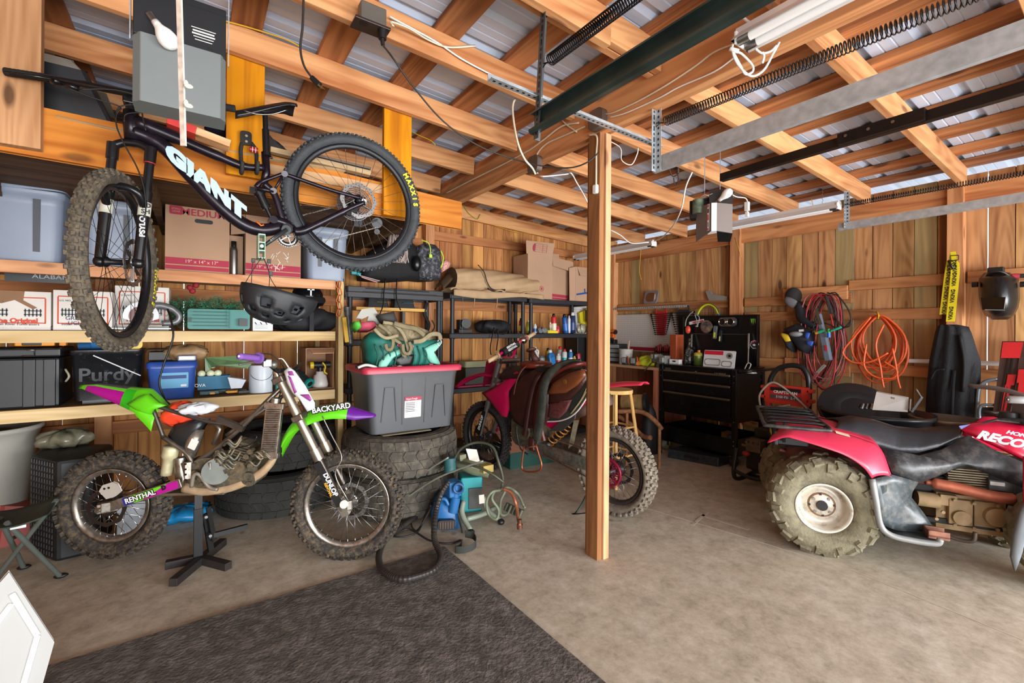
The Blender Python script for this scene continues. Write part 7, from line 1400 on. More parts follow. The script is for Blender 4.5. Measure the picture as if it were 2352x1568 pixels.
for P,c_,nm,lb_,ct_ in(([(826,740),(862,738),(864,750),(850,756),(828,756)],'#b4455c','pink_pouch','small pink pouch left of the camouflage straps','pouch'),([(812,738),(826,738),(830,752),(822,757),(812,750)],'#4fae35','green_cloth','bright green cloth scrap beside the pink pouch','cloth'),([(868,722),(905,715),(912,735),(905,745),(880,742)],'#33342f','ball_hat','dark cap lying behind the camouflage straps','cap')):
 g=G();pil(g,[onY(a_,b_,YC+.0)for a_,b_ in P],(0,-1,.3),.08,.03,3);tag(obj(nm,g,mat(c_,.7,0,.15,14)),lb_,ct_)
g=G();
for P in([(822,844),(840,838),(860,842),(872,850)],[(905,848),(918,842),(935,848)]):g.tube(cv3([onY(a_,b_,YC-.09)for a_,b_ in P],5),.010,6)
g.ball(tuple(onY(832,842,YC-.03)),(.05,.04,.02),8,mi=1);tag(obj('harness_buckles',g,[mat('#c9c8c0',.5),mat('#23332d',.6)]),'white and dark green buckles on the left of the red lid','buckles')
# ================================================================ black plastic shelving
PB=mat('#212226',.5,0,.15,12);YU=4.10
def plastic_shelf(label,x0,x1,y0,y1,levels,top_tray=False,posts=((0,0),(1,0),(0,1),(1,1))):
 t=thing('plastic_shelving',label,'shelving',((x0+x1)/2,(y0+y1)/2,0));
 for(i,j)in posts:
  x=x0+.03 if i==0 else x1-.03;y=y0+.03 if j==0 else y1-.03;g=G();g.cyl((x,y,0),(x,y,levels[-1]-.02),.022,n=14)
  for z in levels[:-1]:g.cyl((x,y,z-.06),(x,y,z+.03),.03,.024,14)
  wo_('post',g,PB,t)
 for k_,z in enumerate(levels):
  g=G();cx2=(x0+x1)/2;cy2=(y0+y1)/2;g.box((cx2,cy2,z-.012),(x1-x0,y1-y0,.012));g.box((cx2,y0,z-.028),(x1-x0,.02,.05));g.box((cx2,y1,z-.028),(x1-x0,.02,.05));g.box((x0,cy2,z-.028),(.02,y1-y0,.05));g.box((x1,cy2,z-.028),(.02,y1-y0,.05))
  if top_tray and k_==len(levels)-1:g.box((cx2,y0-.008,z+.02),(x1-x0,.012,.05));g.box((cx2+.03,y0-.012,z+.0),(x1-x0-.2,.012,.012));g.box((cx2,y0-.012,z+.03),(x1-x0-.3,.012,.01));g.box((x0,cy2,z+.02),(.012,y1-y0,.05));g.box((x1,cy2,z+.02),(.012,y1-y0,.05))
  wo_('shelf',g,PB,t,bevel=.006)
 return t
xa0,xa1=onY(798,650,YU).x,onY(1017,660,YU).x
plastic_shelf('black plastic shelving unit nearest the timber shelves, loaded with dark bags',xa0,xa1,YU,4.44,[.30,.78,1.20,1.63],True)
xb0,xb1=onY(1038,690,YU).x,onY(1212,690,YU).x
plastic_shelf('black plastic shelving unit under the rolled tan tarpaulin',xb0,xb1,YU+.02,4.44,[.10,.70,1.26,1.665])
xc0,xc1=onY(1216,690,YU).x,onY(1357,690,YU).x
plastic_shelf('black plastic shelving unit in the corner holding spray cans and moving boxes',xc0,xc1,YU-.02,4.44,[.10,.86,1.26,1.655])
ZT=1.66
# bags on the first unit
def PIL(name,label,cat,P,y,m,th=.2,bulge=.05,extra=None,z0=None):
 g=G();pil(g,[onY(a_,b_,y)for a_,b_ in P],(0,-1,0),th,bulge,5)
 if extra:extra(g)
 return tag(obj(name,g,m),label,cat)
t=PIL('dark_gym_bag','dark grey speckled bag with lime zip cord beside the tan tarpaulin','bag',[(962,640),(958,600),(960,565),(975,558),(1000,562),(1012,575),(1014,610),(1012,642),(985,643)],YU+.04,mat('#24252a',.7,0,.8,14,dirt='#8b8c94',dirt_amt=.45),.28,.05)
g=G();lo=V(t.location);g.tube(cv3([onY(a_,b_,YU-.05)-lo for a_,b_ in((968,552),(982,556),(988,568),(989,585))],5),.005,6);g.box(tuple(onY(989,588,YU-.05)-lo),(.03,.008,.03));g.tube(cv3([onY(a_,b_,YU+.02)-lo for a_,b_ in((1012,575),(1018,590),(1016,605),(1012,615))],5),.007,6);obj('lime_cord',g,mat('#b3d838',.5),t)
t=PIL('black_backpack','black backpack slumped behind the rear bicycle wheel, straps hanging over the shelf','bag',[(838,640),(835,615),(850,580),(880,560),(885,540),(905,532),(935,545),(955,565),(960,600),(965,640),(900,645)],YU+.03,mat('#131417',.8,0,.4,20),.25,.06);lo=V(t.location)
for P in([(885,640),(882,670),(880,700),(872,722)],[(912,640),(910,668),(912,690),(920,712)]):
 g=G();g.tube(cv3([onY(a_,b_,YU-.04)-lo for a_,b_ in P],5),.014,6,flat=.25);obj('strap',g,BLACK,t)
g=G();g.cyl(onY(905,545,YU-.03)-lo,onY(895,560,YU-.05)-lo,.05,n=16);g.ball(tuple(onY(957,605,YU-.06)-lo),(.045,.04,.075),14);obj('padded_pocket',g,mat('#0f1012',.3),t)
g=G();
for i in range(5):g.beam(onY(824+i*2,632+i*1.5,YU-.02),onY(872-i*2,645+i,YU-.02),.02,.004,mi=i%3)
tag(obj('magazines',g,[mat('#c8bda8',.6),mat('#9a3b34',.6),mat('#3b4c78',.6)]),'small stack of coloured magazines on the edge of the black shelf','magazines',kind='stuff')
g=G();c=onY(812,627,YU+.05);g.box(tuple(c),(.05,.05,.03));g.cyl(c+V((.03,0,.0)),c+V((.06,0,-.01)),.02,n=10);tag(obj('teal_tool',g,mat('#1a8b93',.4),bevel=.006),'small teal tool at the left end of the black shelf top','tool')
# charger shelf
g=G();a=onY(815,703,4.33);b2=onY(975,715,4.33);g.box(((a.x+b2.x)/2,4.37,a.z-.02),(b2.x-a.x,.17,.03));g.box((b2.x-.2,4.42,a.z-.1),(.03,.08,.16),1);ws=tag(obj('charger_shelf',g,[wood('#b9872f','#e0b455','x',.1),BLACK],bevel=.002),'narrow yellow wood shelf holding battery chargers','shelf');zs0=a.z-.004
for(a_,b_,c_,lab,c2)in((842,890,'#17181a','black battery charger on the yellow wood shelf','#8b8f2a'),(902,950,'#1b1e1f','teal and black battery charger on the yellow wood shelf','#1a6f85')):
 t=thing('battery_charger',lab,'charger',(onY((a_+b_)/2,700,4.33).x,4.34,zs0));W=onY(b_,700,4.33).x-onY(a_,700,4.33).x;g=G();g.loft([[(-W/2,-.05,0),(W/2,-.05,0),(W/2,.06,0),(-W/2,.06,0)],[(-W*.42,-.03,.11),(W*.42,-.03,.11),(W*.42,.05,.11),(-W*.42,.05,.11)]],smooth=False);obj('body',g,mat(c_,.45),t,bevel=.008);g=G();g.beam((-W*.1,-.047,.055),(W*.36,-.047,.055),.002,.05,up=(0,1,.2));obj('face_plate',g,mat(c2,.5),t)
g=G();g.tube(cv3([onY(980,695,4.3),onY(975,720,4.3),onY(985,745,4.3),onY(978,768,4.3)],5),.018,8);g.tube(cv3([onY(992,735,4.3),onY(998,750,4.3),onY(990,765,4.3)],5),.006,6);tag(obj('hanging_gloves',g,mat('#1a1a1a',.8)),'black strap bundle hanging on the wall post behind the shelving','strap bundle')
# tarpaulin
TAN=mat('#b39570',.7,0,.12,6,.2);t=thing('rolled_tarpaulin','big rolled tan tarpaulin tied with dark cord on the black shelving','tarpaulin',(onY(1125,680,YU).x,YU+.15,ZT+.01));lo=V(t.location)
a=onY(1035,645,YU+.15);b2=onY(1220,655,YU+.15);xL,xR=a.x-lo.x,b2.x-lo.x
def tp(u,v):
 x=xL+(xR-xL)*u;an=2*PI*v;r_=(.135+.012*math.sin(3*an+5*u)+.006*math.sin(9*an+20*u))*(1-.12*max(0,1-u*8));return(x,r_*1.15*math.cos(an),.155+r_*math.sin(an)*.92-.02*u)
g=G();g.sheet(tp,30,40);obj('roll',g,TAN,t);
for s_,xx in((.99,xL),(.9,xR)):g=G();g.add([(xx,r_*s_*.135*1.1*math.cos(q*PI/10),.15+r_*s_*.125*math.sin(q*PI/10))for r_ in(0,1)for q in range(20)],[(q,(q+1)%20,20+(q+1)%20,20+q)for q in range(20)],False);obj('roll_end',g,mat('#54402b',.8,0,.3,12),t)
g=G();g.sheet(lambda u,v:(xL-.08+(xR-xL+.12)*u,-.17+.02*math.sin(u*9)-.05*v*0+.34*v,.028+.018*math.sin(u*17+v*5)+.01*math.sin(u*40)),40,8);g.sheet(lambda u,v:(xL-.06+(xR-xL+.10)*u,-.19-.01*math.sin(u*12),.03-.06*v-.02*math.sin(u*6)*v),40,4);obj('loose_fold',g,TAN,t,solid=.012)
g=G();g.sheet(lambda u,v:(xL-.14*u,-.06+.2*v-.06*u,.15+.07*math.sin(v*3)-.12*u),6,8);obj('dark_flap',g,mat('#463421',.8,0,.2),t,solid=.01)
g=G();g.tube(cv3([onY(a_,b_,YU-.02)-lo for a_,b_ in((1098,608),(1112,625),(1118,645),(1128,662),(1145,668))],6),.006,6);g.tube(cv3([onY(a_,b_,YU-.03)-lo for a_,b_ in((1120,662),(1138,670),(1160,665),(1145,672))],6),.008,6);obj('tie_cord',g,mat('#241c15',.7),t)
for(x_,y0_,y1_)in((1088,668,705),(1062,670,765),(1140,670,708)):g=G();g.tube(cv3([onY(x_,y0_,YU-.03)-lo,onY(x_+2,(y0_+y1_)/2,YU-.03)-lo,onY(x_-1,y1_,YU-.03)-lo],4),.009 if x_!=1062 else .003,6,flat=.4);obj('tie_strap',g,TAN if x_!=1062 else mat('#a08a78',.8),t)
g=G();pil(g,[onY(a_,b_,YU+.05)for a_,b_ in((1014,605),(1024,596),(1036,604),(1030,616),(1016,625))],(0,-1,0),.06,.02,3);tag(obj('checked_cloth',g,mat('#c98f86',.9,0,.7,90)),'bit of red and white checked cloth at the left end of the tarpaulin','cloth')
# moving boxes
yb=YU+.03
def obox(label,x0p,xm,x1p,top,bot,zf,stripe,num,y=yb,dep=.30,flaps=True):
 x0=onY(x0p,bot,y).x;x1=onY(x1p,bot,y).x;z1=onY(x0p,top,y).z;b=ctn(label,x0,x1,y,dep,zf,z1,CARD,open_=True);w_=b['w'];h=b['h']
 band(b,.035,.07,stripe);band(b,.008,.028,stripe)
 return b
b=obox('tall open moving box with red stripes beside the tarpaulin',1212,0,1268,582,672,ZT-.003,REDP,0,dep=.28);w_=b['w'];h=b['h'];d_=b['d']
g=G();g.plate([(-w_/2-.02,-d_/2,h),(w_/2,-d_/2,h),(w_/2+.01,-d_/2-.03,h+.15),(-w_/2-.05,-d_/2-.03,h+.14)],(0,-1,0),.004);fp=obj('front_flap',g,CARD,b)
g=G();M=frame((1,0,0),(0,-.2,1),(0,-1,-.2),(-.01,-d_/2-.02,h+.075));
for zz in(-.045,-.022,0,.022,.045):g.prism([(-.08,zz),(.09,zz),(.09,zz+.0025),(-.08,zz+.0025)],0,.001,M)
for xx in(-.08,.03,.09):g.prism([(xx,-.045),(xx+.0025,-.045),(xx+.0025,.0475),(xx,.0475)],0,.001,M)
g.prism([(-.115+.03*math.cos(math.radians(a_))+.03,.045*math.sin(math.radians(a_)))for a_ in range(90,271,20)],0,.001,M);obj('printed_form',g,REDP,fp)
g=G();M=fr_(b,.02,.12);g.lathe([(.026,0),(.031,0),(.031,.001),(.026,.001)],24,M,closed=True);g.prism(rr(.025,.028,.004),0,.001,M);M=fr_(b,-w_*.36,.12);g.lathe([(.024,0),(.029,0),(.029,.001),(.024,.001)],24,M,closed=True);obj('printed_logo',g,REDP,b)
x1=onY(1318,672,yb).x-b.location.x
g=G();g.plate([(w_/2,-d_/2,0),(x1,-d_/2+.10,0),(x1,-d_/2+.10,h*.98),(w_/2,-d_/2,h)],(.5,-1,0),.004);g.plate([(w_/2+.0,-d_/2-.002,h),(x1+.05,-d_/2+.07,h-.02),(x1+.06,-d_/2+.06,h-.15),(w_/2+.005,-d_/2-.012,h-.11)],(.5,-1,0),.004);g.plate([(w_/2-.02,d_/2,h),(x1,d_/2,h),(x1+.0,d_/2,h+.10),(w_/2-.04,d_/2,h+.08)],(0,-1,0),.004);obj('side_panel',g,CARD,b)
g=G();g.plate([(w_/2,-d_/2-.003,.035),(x1,-d_/2+.097,.035),(x1,-d_/2+.097,.07),(w_/2,-d_/2-.003,.07)],(.5,-1,0),.001);g.plate([(w_/2,-d_/2-.003,.008),(x1,-d_/2+.097,.008),(x1,-d_/2+.097,.028),(w_/2,-d_/2-.003,.028)],(.5,-1,0),.001);obj('side_band',g,REDP,b)
b=obox('smaller open moving box with green stripes, partly behind the centre post',1322,0,1372,612,678,ZT-.003,GRP,0,y=yb-.01,dep=.26);w_=b['w'];h=b['h'];d_=b['d']
g=G();g.plate([(-w_/2+.02,-d_/2-.004,h),(w_/2,-d_/2-.004,h),(w_/2,-d_/2-.03,h-.10),(-w_/2+.05,-d_/2-.03,h-.11)],(0,-1,0),.004);g.plate([(-w_/2-.08,-d_/2+.02,h*.0),(-w_/2,-d_/2,0),(-w_/2,-d_/2,h),(-w_/2-.08,-d_/2+.03,h*.95)],(-.3,-1,0),.004);obj('flap',g,CARD,b)
g=G();g.beam(onY(1325,676,YU+.01),onY(1352,672,YU+.01),.02,.02);g.beam(onY(1344,673,YU+.01),onY(1343,663,YU+.01),.012,.012);tag(obj('blue_clamp',g,mat('#1f4f9e',.4),bevel=.003),'blue clamp bracket on the corner shelf edge under the green-striped box','clamp')
# middle shelf: camera gear, black bag
z0=1.262
def at_(px,y=YU+.08):return onY(px,750,y).x
g=G();x=at_(1068);g.cyl((x,YU+.05,z0+.10),(x+.02,YU+.12,z0+.10),.05,n=20);g.box((x,YU+.14,z0+.09),(.10,.08,.10));g.cyl((x-.03,YU+.1,z0+.02),(x+.03,YU+.1,z0+.02),.018,n=12);g.box((x-.0,YU+.12,z0+.02),(.16,.12,.04));tag(obj('work_headlamp',g,mat('#191a1b',.5),bevel=.004),'black round-headed gadget on the left of the middle black shelf','gadget')
t=sfb('tool_bag','low black tool bag with loose straps on the middle black shelf',(at_(1140),YU+.15,z0),(.20,.12,.07),mat('#16171a',.7,0,.3,20),4,1,.08);lo=V(t.location)
for P in([(1135,752),(1130,775),(1126,800),(1128,815)],[(1142,755),(1144,775),(1140,805)],[(1140,760),(1155,768),(1165,758)]):g=G();g.tube(cv3([onY(a_,b_,YU-.03)-lo for a_,b_ in P],5),.010,6,flat=.3);obj('strap',g,BLACK,t)
# cans and bottles
def can(name,label,px,y,z,r_,h,cols,grp=None,tilt=0,kind='can',cat='bottle'):
 x=onY(px,750,y).x;c0,c1,c2=[mat(c_,.35,0,.05)for c_ in cols];t=thing(name,label,cat,M=Mx.Translation((x,y,z))@rot('Y',tilt),group=grp);g=G()
 if kind=='can':g.lathe([(0,0),(r_*.96,0),(r_,.004),(r_,h*.78),(r_*.82,h*.84),(r_*.5,h*.86)],20)
 elif kind=='jug':g.lathe([(0,0),(r_,.0),(r_,h*.55),(r_*.5,h*.82),(r_*.35,h*.86)],20);g.tube(cv3([(r_*.3,0,h*.86),(r_*1.0,0,h*.8),(r_*.95,0,h*.55)],5),r_*.2,8)
 elif kind=='flat':g.loft([[(x_,y_*.6,0)for x_,y_ in rr(r_*2,r_*2,r_*.4)],[(x_,y_*.6,h*.7)for x_,y_ in rr(r_*2,r_*2,r_*.4)],[(x_*.4,y_*.3,h*.86)for x_,y_ in rr(r_*2,r_*2,r_*.4)]])
 else:g.lathe([(0,0),(r_,0),(r_,h*.98),(r_*.9,h),(0,h)],20)
 obj('body',g,c0,t)
 g=G();
 if kind in('can','jug'):g.lathe([(r_*1.01,h*.15),(r_*1.012,h*.5)],20)
 elif kind=='flat':g.box((0,-r_*.61,h*.36),(r_*1.3,.001,h*.4))
 else:g.lathe([(r_*1.01,h*.2),(r_*1.012,h*.8)],20)
 obj('label',g,c1,t)
 if kind!='tub':g=G();g.lathe([(r_*.5,h*.85),(r_*.52 if kind!='can' else r_*.6,h*.86),(r_*.45,h),(0,h)],16);obj('cap',g,c2,t)
 return t
y=YU+.10
can('spray_can','red spray can seen between the two shelving posts',1196,y,z0,.022,.17,('#b3272c','#d9c02a','#222222'))
can('spray_can','yellow-green can just right of the red one on the middle shelf',1213,y,z0,.024,.15,('#a9b52a','#c8d046','#cfd0cc'))
can('spray_can','small white and blue can beside the corner shelf post',1229,y,z0,.020,.11,('#cfd4d8','#2b5fa8','#d8d8d8'))
can('adhesive_can','small cream bottle left of the tall yellow-topped can',1264,y,z0,.018,.13,('#c9bda0','#8f8468','#e2ddd0'))
can('adhesive_can','tall yellow, white and red can with black cap on the corner shelf',1273,y,z0,.032,.235,('#c93232','#e8dcc0','#151515'),tilt=-3)
can('red_bottle','small red bottle at the foot of the tall black-capped can',1281,y-.03,z0,.022,.09,('#c2333e','#d84a52','#c2333e'))
can('lubricant_can','blue and yellow can with black cap leaning slightly on the corner shelf',1300,y-.01,z0,.034,.235,('#1c4f98','#2a6fc0','#101010'),tilt=-8)
can('glue_bottle','white-nosed bottle with navy label behind the clear plastic bag',1315,y+.05,z0,.040,.26,('#26365e','#31477c','#e6e6e2'),kind='jug')
can('cleaner_tube','slim white tube directly right of the blue can',1307,y+.06,z0,.018,.22,('#dedfe0','#dedfe0','#c9c9c9'))
g=G();g.plate([onY(a_,b_,YU+.25)for a_,b_ in((1331,718),(1346,712),(1347,745),(1333,742))],(0,-1,0),.03);g.plate([onY(a_,b_,YU+.20)for a_,b_ in((1349,708),(1370,705),(1370,752),(1350,750))],(0,-1,0),.03,0);g.plate([onY(a_,b_,YU+.19)for a_,b_ in((1345,712),(1349,712),(1350,742),(1346,738))],(0,-1,0),.002,1);tag(obj('yellow_sign',g,[mat('#d8c81e',.5),BLACK]),'bright yellow package with black lettering behind the corner shelf post','package')
c=onY(1336,745,y);sfb('clear_plastic_bag','bunched clear plastic bag on the right of the corner shelf',(c.x,y-.0,z0),(.07,.05,.055),mat('#a9a58e',.2,0,.2,20),5,3,.12)
g=G();x=at_(1265);g.loft([[(x-.08,YU+.03,z0),(x+.08,YU+.03,z0),(x+.08,YU+.09,z0),(x-.08,YU+.09,z0)],[(x-.075,YU+.035,z0+.035),(x+.07,YU+.035,z0+.028),(x+.07,YU+.08,z0+.028),(x-.075,YU+.08,z0+.035)]],smooth=False);tag(obj('yellow_package',g,mat('#e0d02c',.45),bevel=.006),'flat yellow package lying at the front of the corner shelf','package')
c=onY(1240,755,y);sfb('grey_rag','crumpled grey rag left of the yellow package',(c.x,YU+.06,z0),(.06,.04,.03),mat('#777a78',.9,0,.2),5,1,.2,'rag')
# third level
z0=.862;y=YU+.08
can('white_jug','white jug with handle at the left of the lower corner shelf',1228,y+.04,z0,.055,.24,('#dcd9d2','#a9455a','#dcd9d2'),kind='jug')
can('small_tin','short grey tin behind the blue bottle',1246,y+.1,z0,.035,.13,('#7f8890','#c5ccd0','#9aa3a8'),kind='tub')
can('spray_bottle','yellow bottle with black spray head on the lower corner shelf',1259,y+.08,z0,.032,.22,('#c9b022','#d8c440','#121212'))
can('blue_bottle','tilted bright blue bottle with white cap above the saddle',1270,y-.05,z0,.045,.21,('#1967a8','#2a7fc4','#e0e0e0'),kind='flat',tilt=-12)
can('white_bottle','white and red bottle right of the bright blue bottle',1283,y-.03,z0,.028,.16,('#d6d4d0','#b83a3a','#c9c9c9'))
can('spray_bottle','clear bottle with big red spray head on the lower corner shelf',1287,y+.06,z0,.04,.24,('#9c9a94','#b5b1aa','#c02a2a'))
can('spray_can','white and teal spray can with red cap on the lower corner shelf',1297,y-.02,z0,.032,.21,('#c5ccc9','#1f9aa0','#c03030'))
can('spray_can','light blue spray can right of the teal one',1311,y,z0,.028,.20,('#2f77b8','#d9dfe3','#d8d8d4'))
can('small_jar','small yellow and grey jar left of the red yellow-capped can',1320,y-.02,z0,.020,.12,('#c9a93a','#a3a29a','#d8c34a'))
can('spray_can','red can with yellow cap at the right end of the lower corner shelf',1330,y,z0,.03,.18,('#c4283c','#d0394a','#e0b52a'),tilt=-6)
t=thing('tackle_box','dark green toolbox with cream lid on the lower black shelf','tool box',(at_(1093,YU+.1),YU+.16,.702));g=G();g.box((0,0,.10),(.28,.18,.20));obj('body',g,mat('#2a2c20',.5),t,bevel=.01);g=G();g.loft([[(x_,y_,.20)for x_,y_ in rr(.29,.19,.03)],[(x_*.9,y_*.85,.26)for x_,y_ in rr(.29,.19,.03)]]);obj('lid',g,mat('#8e8f6c',.5,0,.1),t)
g=G();c=onY(1100,842,YU+.06);g.box((c.x,YU+.08,.712),(.60,.14,.02));tag(obj('crimson_panel',g,mat('#8e0f3a',.4),bevel=.004),'flat crimson plastic panel lying on the lower black shelf','panel')
# green carton on the floor behind the stirrup
t=thing('floor_carton','dark green cardboard tray of parts on the floor behind the stirrup','box',onZ(1235,1078,0));x0=onZ(1172,1078,0);x1=onZ(1285,1058,0);lo=V(t.location);g=G();d_=(x1-x0);n_=V((-d_.y,d_.x,0)).normalized()*.3
for p_,q_ in((x0,x1),(x0+n_,x1+n_),(x0,x0+n_),(x1,x1+n_)):g.beam(p_-lo+V((0,0,.075)),q_-lo+V((0,0,.075)),.006,.15)
g.plate([x0-lo+V((0,0,.01)),x1-lo+V((0,0,.01)),x1+n_-lo+V((0,0,.01)),x0+n_-lo+V((0,0,.01))],(0,0,1),.008);obj('tray',g,mat('#16453c',.7),t)
g=G();p=x0+n_*.5-lo;g.plate([x0-lo+V((-.02,0,.15)),x0-lo+d_*.55+V((0,0,.15)),x0-lo+d_*.55+n_*.9+V((0,0,.28)),x0-lo+n_+V((0,0,.30))],(0,0,1),.005);obj('cardboard_flap',g,mat('#a8745a',.8),t)
random.seed(8);g=G()
for i in range(10):p=x0+d_*random.uniform(.5,.95)+n_*random.uniform(.2,.8)-lo;g.tube([p+V((0,0,.12)),p+V((random.uniform(-.06,.06),random.uniform(-.05,.05),.14+random.random()*.05))],.009,6)
obj('metal_parts',g,STEEL,t)['kind']='stuff'
# ================================================================ machines and hoses on the floor in the middle
bs=thing('blue_sprayer','blue electric paint sprayer unit on the floor with black carrying strap','paint sprayer',onZ(1035,1235,0));lo=V(bs.location);BL_=mat('#1f5f96',.45,0,.1,10);n0=V((-.45,-.9,0)).normalized()
def fp(px,py,z):return onZ(px,py,z)
def wl(px,py,d_):return onD(px,py,d_)-lo
g=G();dp=2.98;pil(g,[wl(a_,b_,dp)for a_,b_ in((990,1180),(997,1155),(1015,1145),(1035,1158),(1050,1175),(1055,1200),(1055,1228),(1042,1238),(1010,1228),(993,1215))],n0,.20,.04,4);obj('housing',g,BL_,bs)
g=G();g.tube(cv3([wl(a_,b_,dp-.03)for a_,b_ in((1005,1165),(1008,1148),(1022,1146),(1030,1160))],5),.012,8);obj('carry_handle',g,BL_,bs)
g=G();a=wl(1026,1203,dp-.06);g.prism(rr(.11,.06,.015),0,.02,frame((.9,-.45,0),(0,0,1),n0,a));gr=obj('vent_grille',g,mat('#2e2622',.5),bs);g=G();
for i in range(6):g.prism([(x,y)for x,y in rr(.006,.045,.002,2,-.04+i*.016,0)],.02,.024,frame((.9,-.45,0),(0,0,1),n0,a))
obj('vent_slat',g,mat('#5b4a40',.5),gr)
g=G();g.cyl(wl(1040,1175,dp-.02),wl(1047,1140,dp-.02),.032,n=16);g.cyl(wl(1045,1150,dp-.02),wl(1048,1112,dp-.02),.026,n=14);g.box(tuple(wl(1040,1120,dp)),(.09,.09,.10));obj('spray_gun',g,BL_,bs,bevel=.01)
g=G();c=wl(1053,1120,dp-.05);g.lathe([(.022,-.03),(.034,-.03),(.036,.02),(.024,.02)],24,frame((.9,-.45,0),(0,0,1),n0,c),closed=True);g.cyl(c-n0*.02,c-n0*.022,.024,n=18,mi=1);obj('nozzle_ring',g,[mat('#27507e',.4),BLACK],bs)
g=G();P=[wl(1052,1185,dp-.07),wl(1060,1215,dp-.08),wl(1062,1240,dp-.08)]+[onZ(a_,b_,z_)-lo for a_,b_,z_ in((1058,1252,.02),(1045,1262,.02),(1070,1262,.02),(1092,1250,.03),(1088,1232,.05),(1068,1226,.06))]
pts=cv3(P,6);rings=[[p+V((0,0,.022)),p-V((0,0,.02)),p-V((0,0,.02))+V((.003,0,0)),p+V((.003,0,.022))]for p in pts];g.loft(rings,smooth=False);obj('carry_strap',g,mat('#24261f',.7),bs)
tm=thing('teal_air_pump','teal boxed pump machine on grey tubular legs with hoses','pump',onZ(1095,1190,0));lo=V(tm.location)
g=G();M=frame((.93,-.35,0),(.35,.93,0),(0,0,1),wl(1080,1130,3.15));g.box((0,.02,0),(.15,.16,.24),M=M);g.v=g.v;obj('case',g,mat('#178a8d',.4,0,.08),tm,bevel=.012)
g=G();g.box((.025,-.065,-.02),(.09,.02,.14),M=M);obj('dark_panel',g,mat('#3c3a34',.5),tm)
g=G();g.tube([wl(1045,1060,3.2),wl(1090,1072,3.1),wl(1125,1080,3.1)],[.035,.055,.05],14);g.box(tuple(wl(1118,1075,3.05)),(.08,.05,.05),1);g.box(tuple(wl(1060,1050,3.15)),(.05,.05,.05));g.cyl(wl(1034,1082,3.1),wl(1034,1050,3.1),.04,n=14,mi=2);obj('motor_head',g,[mat('#7d8167',.5,.2,.2,16),mat('#b59f55',.5,.2),mat('#2d5f63',.5)],tm,bevel=.004)
for P in([wl(1065,1150,3.0),wl(1062,1180,2.95),onZ(1082,1220,.02)-lo],[wl(1110,1140,3.1),wl(1120,1170,3.1),onZ(1150,1196,.02)-lo],[onZ(1072,1192,.06)-lo,onZ(1110,1180,.06)-lo,onZ(1140,1165,.06)-lo]):
 g=G();g.tube(cv3(P,5),.017,10);obj('leg',g,mat('#869080',.5,.2),tm)
for(a_,b_)in((1082,1222),(1151,1198)):g=G();c=onZ(a_,b_,.02)-lo;g.ball(tuple(c),(.024,.024,.02),10);obj('rubber_foot',g,BLACK,tm)
g=G();a=wl(1105,1060,3.0);g.plate([wl(a_,b_,3.0)for a_,b_ in((1070,1030),(1095,1032),(1103,1062),(1078,1056))],n0,.002);obj('hang_tag',g,mat('#d8d2c8',.6),tm);g=G();g.plate([wl(a_,b_,2.95)for a_,b_ in((1100,1137),(1112,1135),(1113,1155),(1101,1157))],n0,.002);obj('hang_tag',g,mat('#cfc8bc',.6),tm)
def flh(name,label,P,r_,m,cat='hose',ribs=0):
 pts=cv3([onZ(a_,b_,z_)if z_<5 else onD(a_,b_,z_-10)for a_,b_,z_ in P],10 if ribs else 6);g=G()
 if ribs:
  fine=[]
  for a_,b_ in zip(pts,pts[1:]):
   n=max(1,int((b_-a_).length/.006));fine+=[a_+(b_-a_)*i/n for i in range(n)]
  g.tube(fine,[r_ if i%2 else r_*.86 for i in range(len(fine))],12,smooth=False)
 else:g.tube(pts,r_,8)
 g.v=[(a_,b_,max(c_,.0105))for a_,b_,c_ in g.v]
 return tag(obj(name,g,m),label,cat)
flh('corrugated_hose','ribbed black corrugated hose looping over the mat corner',[(1032,1105,12.95),(1015,1130,12.9),(1003,1165,12.87),(998,1200,.12),(998,1240,.06),(1012,1275,.03),(1000,1305,.03),(965,1322,.03),(920,1330,.03),(882,1312,.03),(870,1285,.03),(876,1255,.03),(892,1232,.03),(925,1208,.03),(965,1180,.03)],.0185,mat('#2d2825',.45,.1),ribs=1)
flh('black_power_cord','thin black cord curling on the floor beside the blue sprayer',[(990,1160,13.0),(975,1190,.02),(960,1220,.016),(930,1232,.016),(905,1230,.016),(940,1215,.016),(985,1240,.016),(1030,1248,.016),(1058,1240,.02)],.006,DKC,'cord')
flh('black_power_cord','second black cord looped left of the blue sprayer',[(1000,1150,13.0),(985,1175,13.0),(968,1205,.02),(955,1218,.016),(945,1205,.02),(950,1185,.03),(990,1155,.1)],.005,DKC,'cord')
HS=mat('#464a3c',.45,.1)
flh('grey_spray_wand','long thin wand leaning from the floor toward the hose loop',[(928,1146,13.05),(1000,1100,13.0),(1060,1075,12.95),(1110,1058,12.9)],.006,mat('#8c8f80',.4,.4),'wand')
flh('grey_spray_wand','second thin wand crossing behind the first one',[(870,1160,13.2),(930,1118,13.15),(985,1078,13.1),(1030,1050,13.05)],.006,mat('#8c8f80',.4,.4),'wand')
flh('dark_hose','dark hose arching high above the teal pump',[(1040,1060,13.1),(1060,1030,13.1),(1095,1016,13.1),(1130,1025,13.05),(1145,1060,13.0),(1155,1100,13.0),(1150,1128,13.0)],.009,HS)
flh('dark_hose','dark hose running from the tyre across to the hose coil',[(1010,1080,13.1),(1040,1060,13.1),(1095,1072,13.0),(1130,1088,12.95),(1158,1108,12.95)],.008,HS)
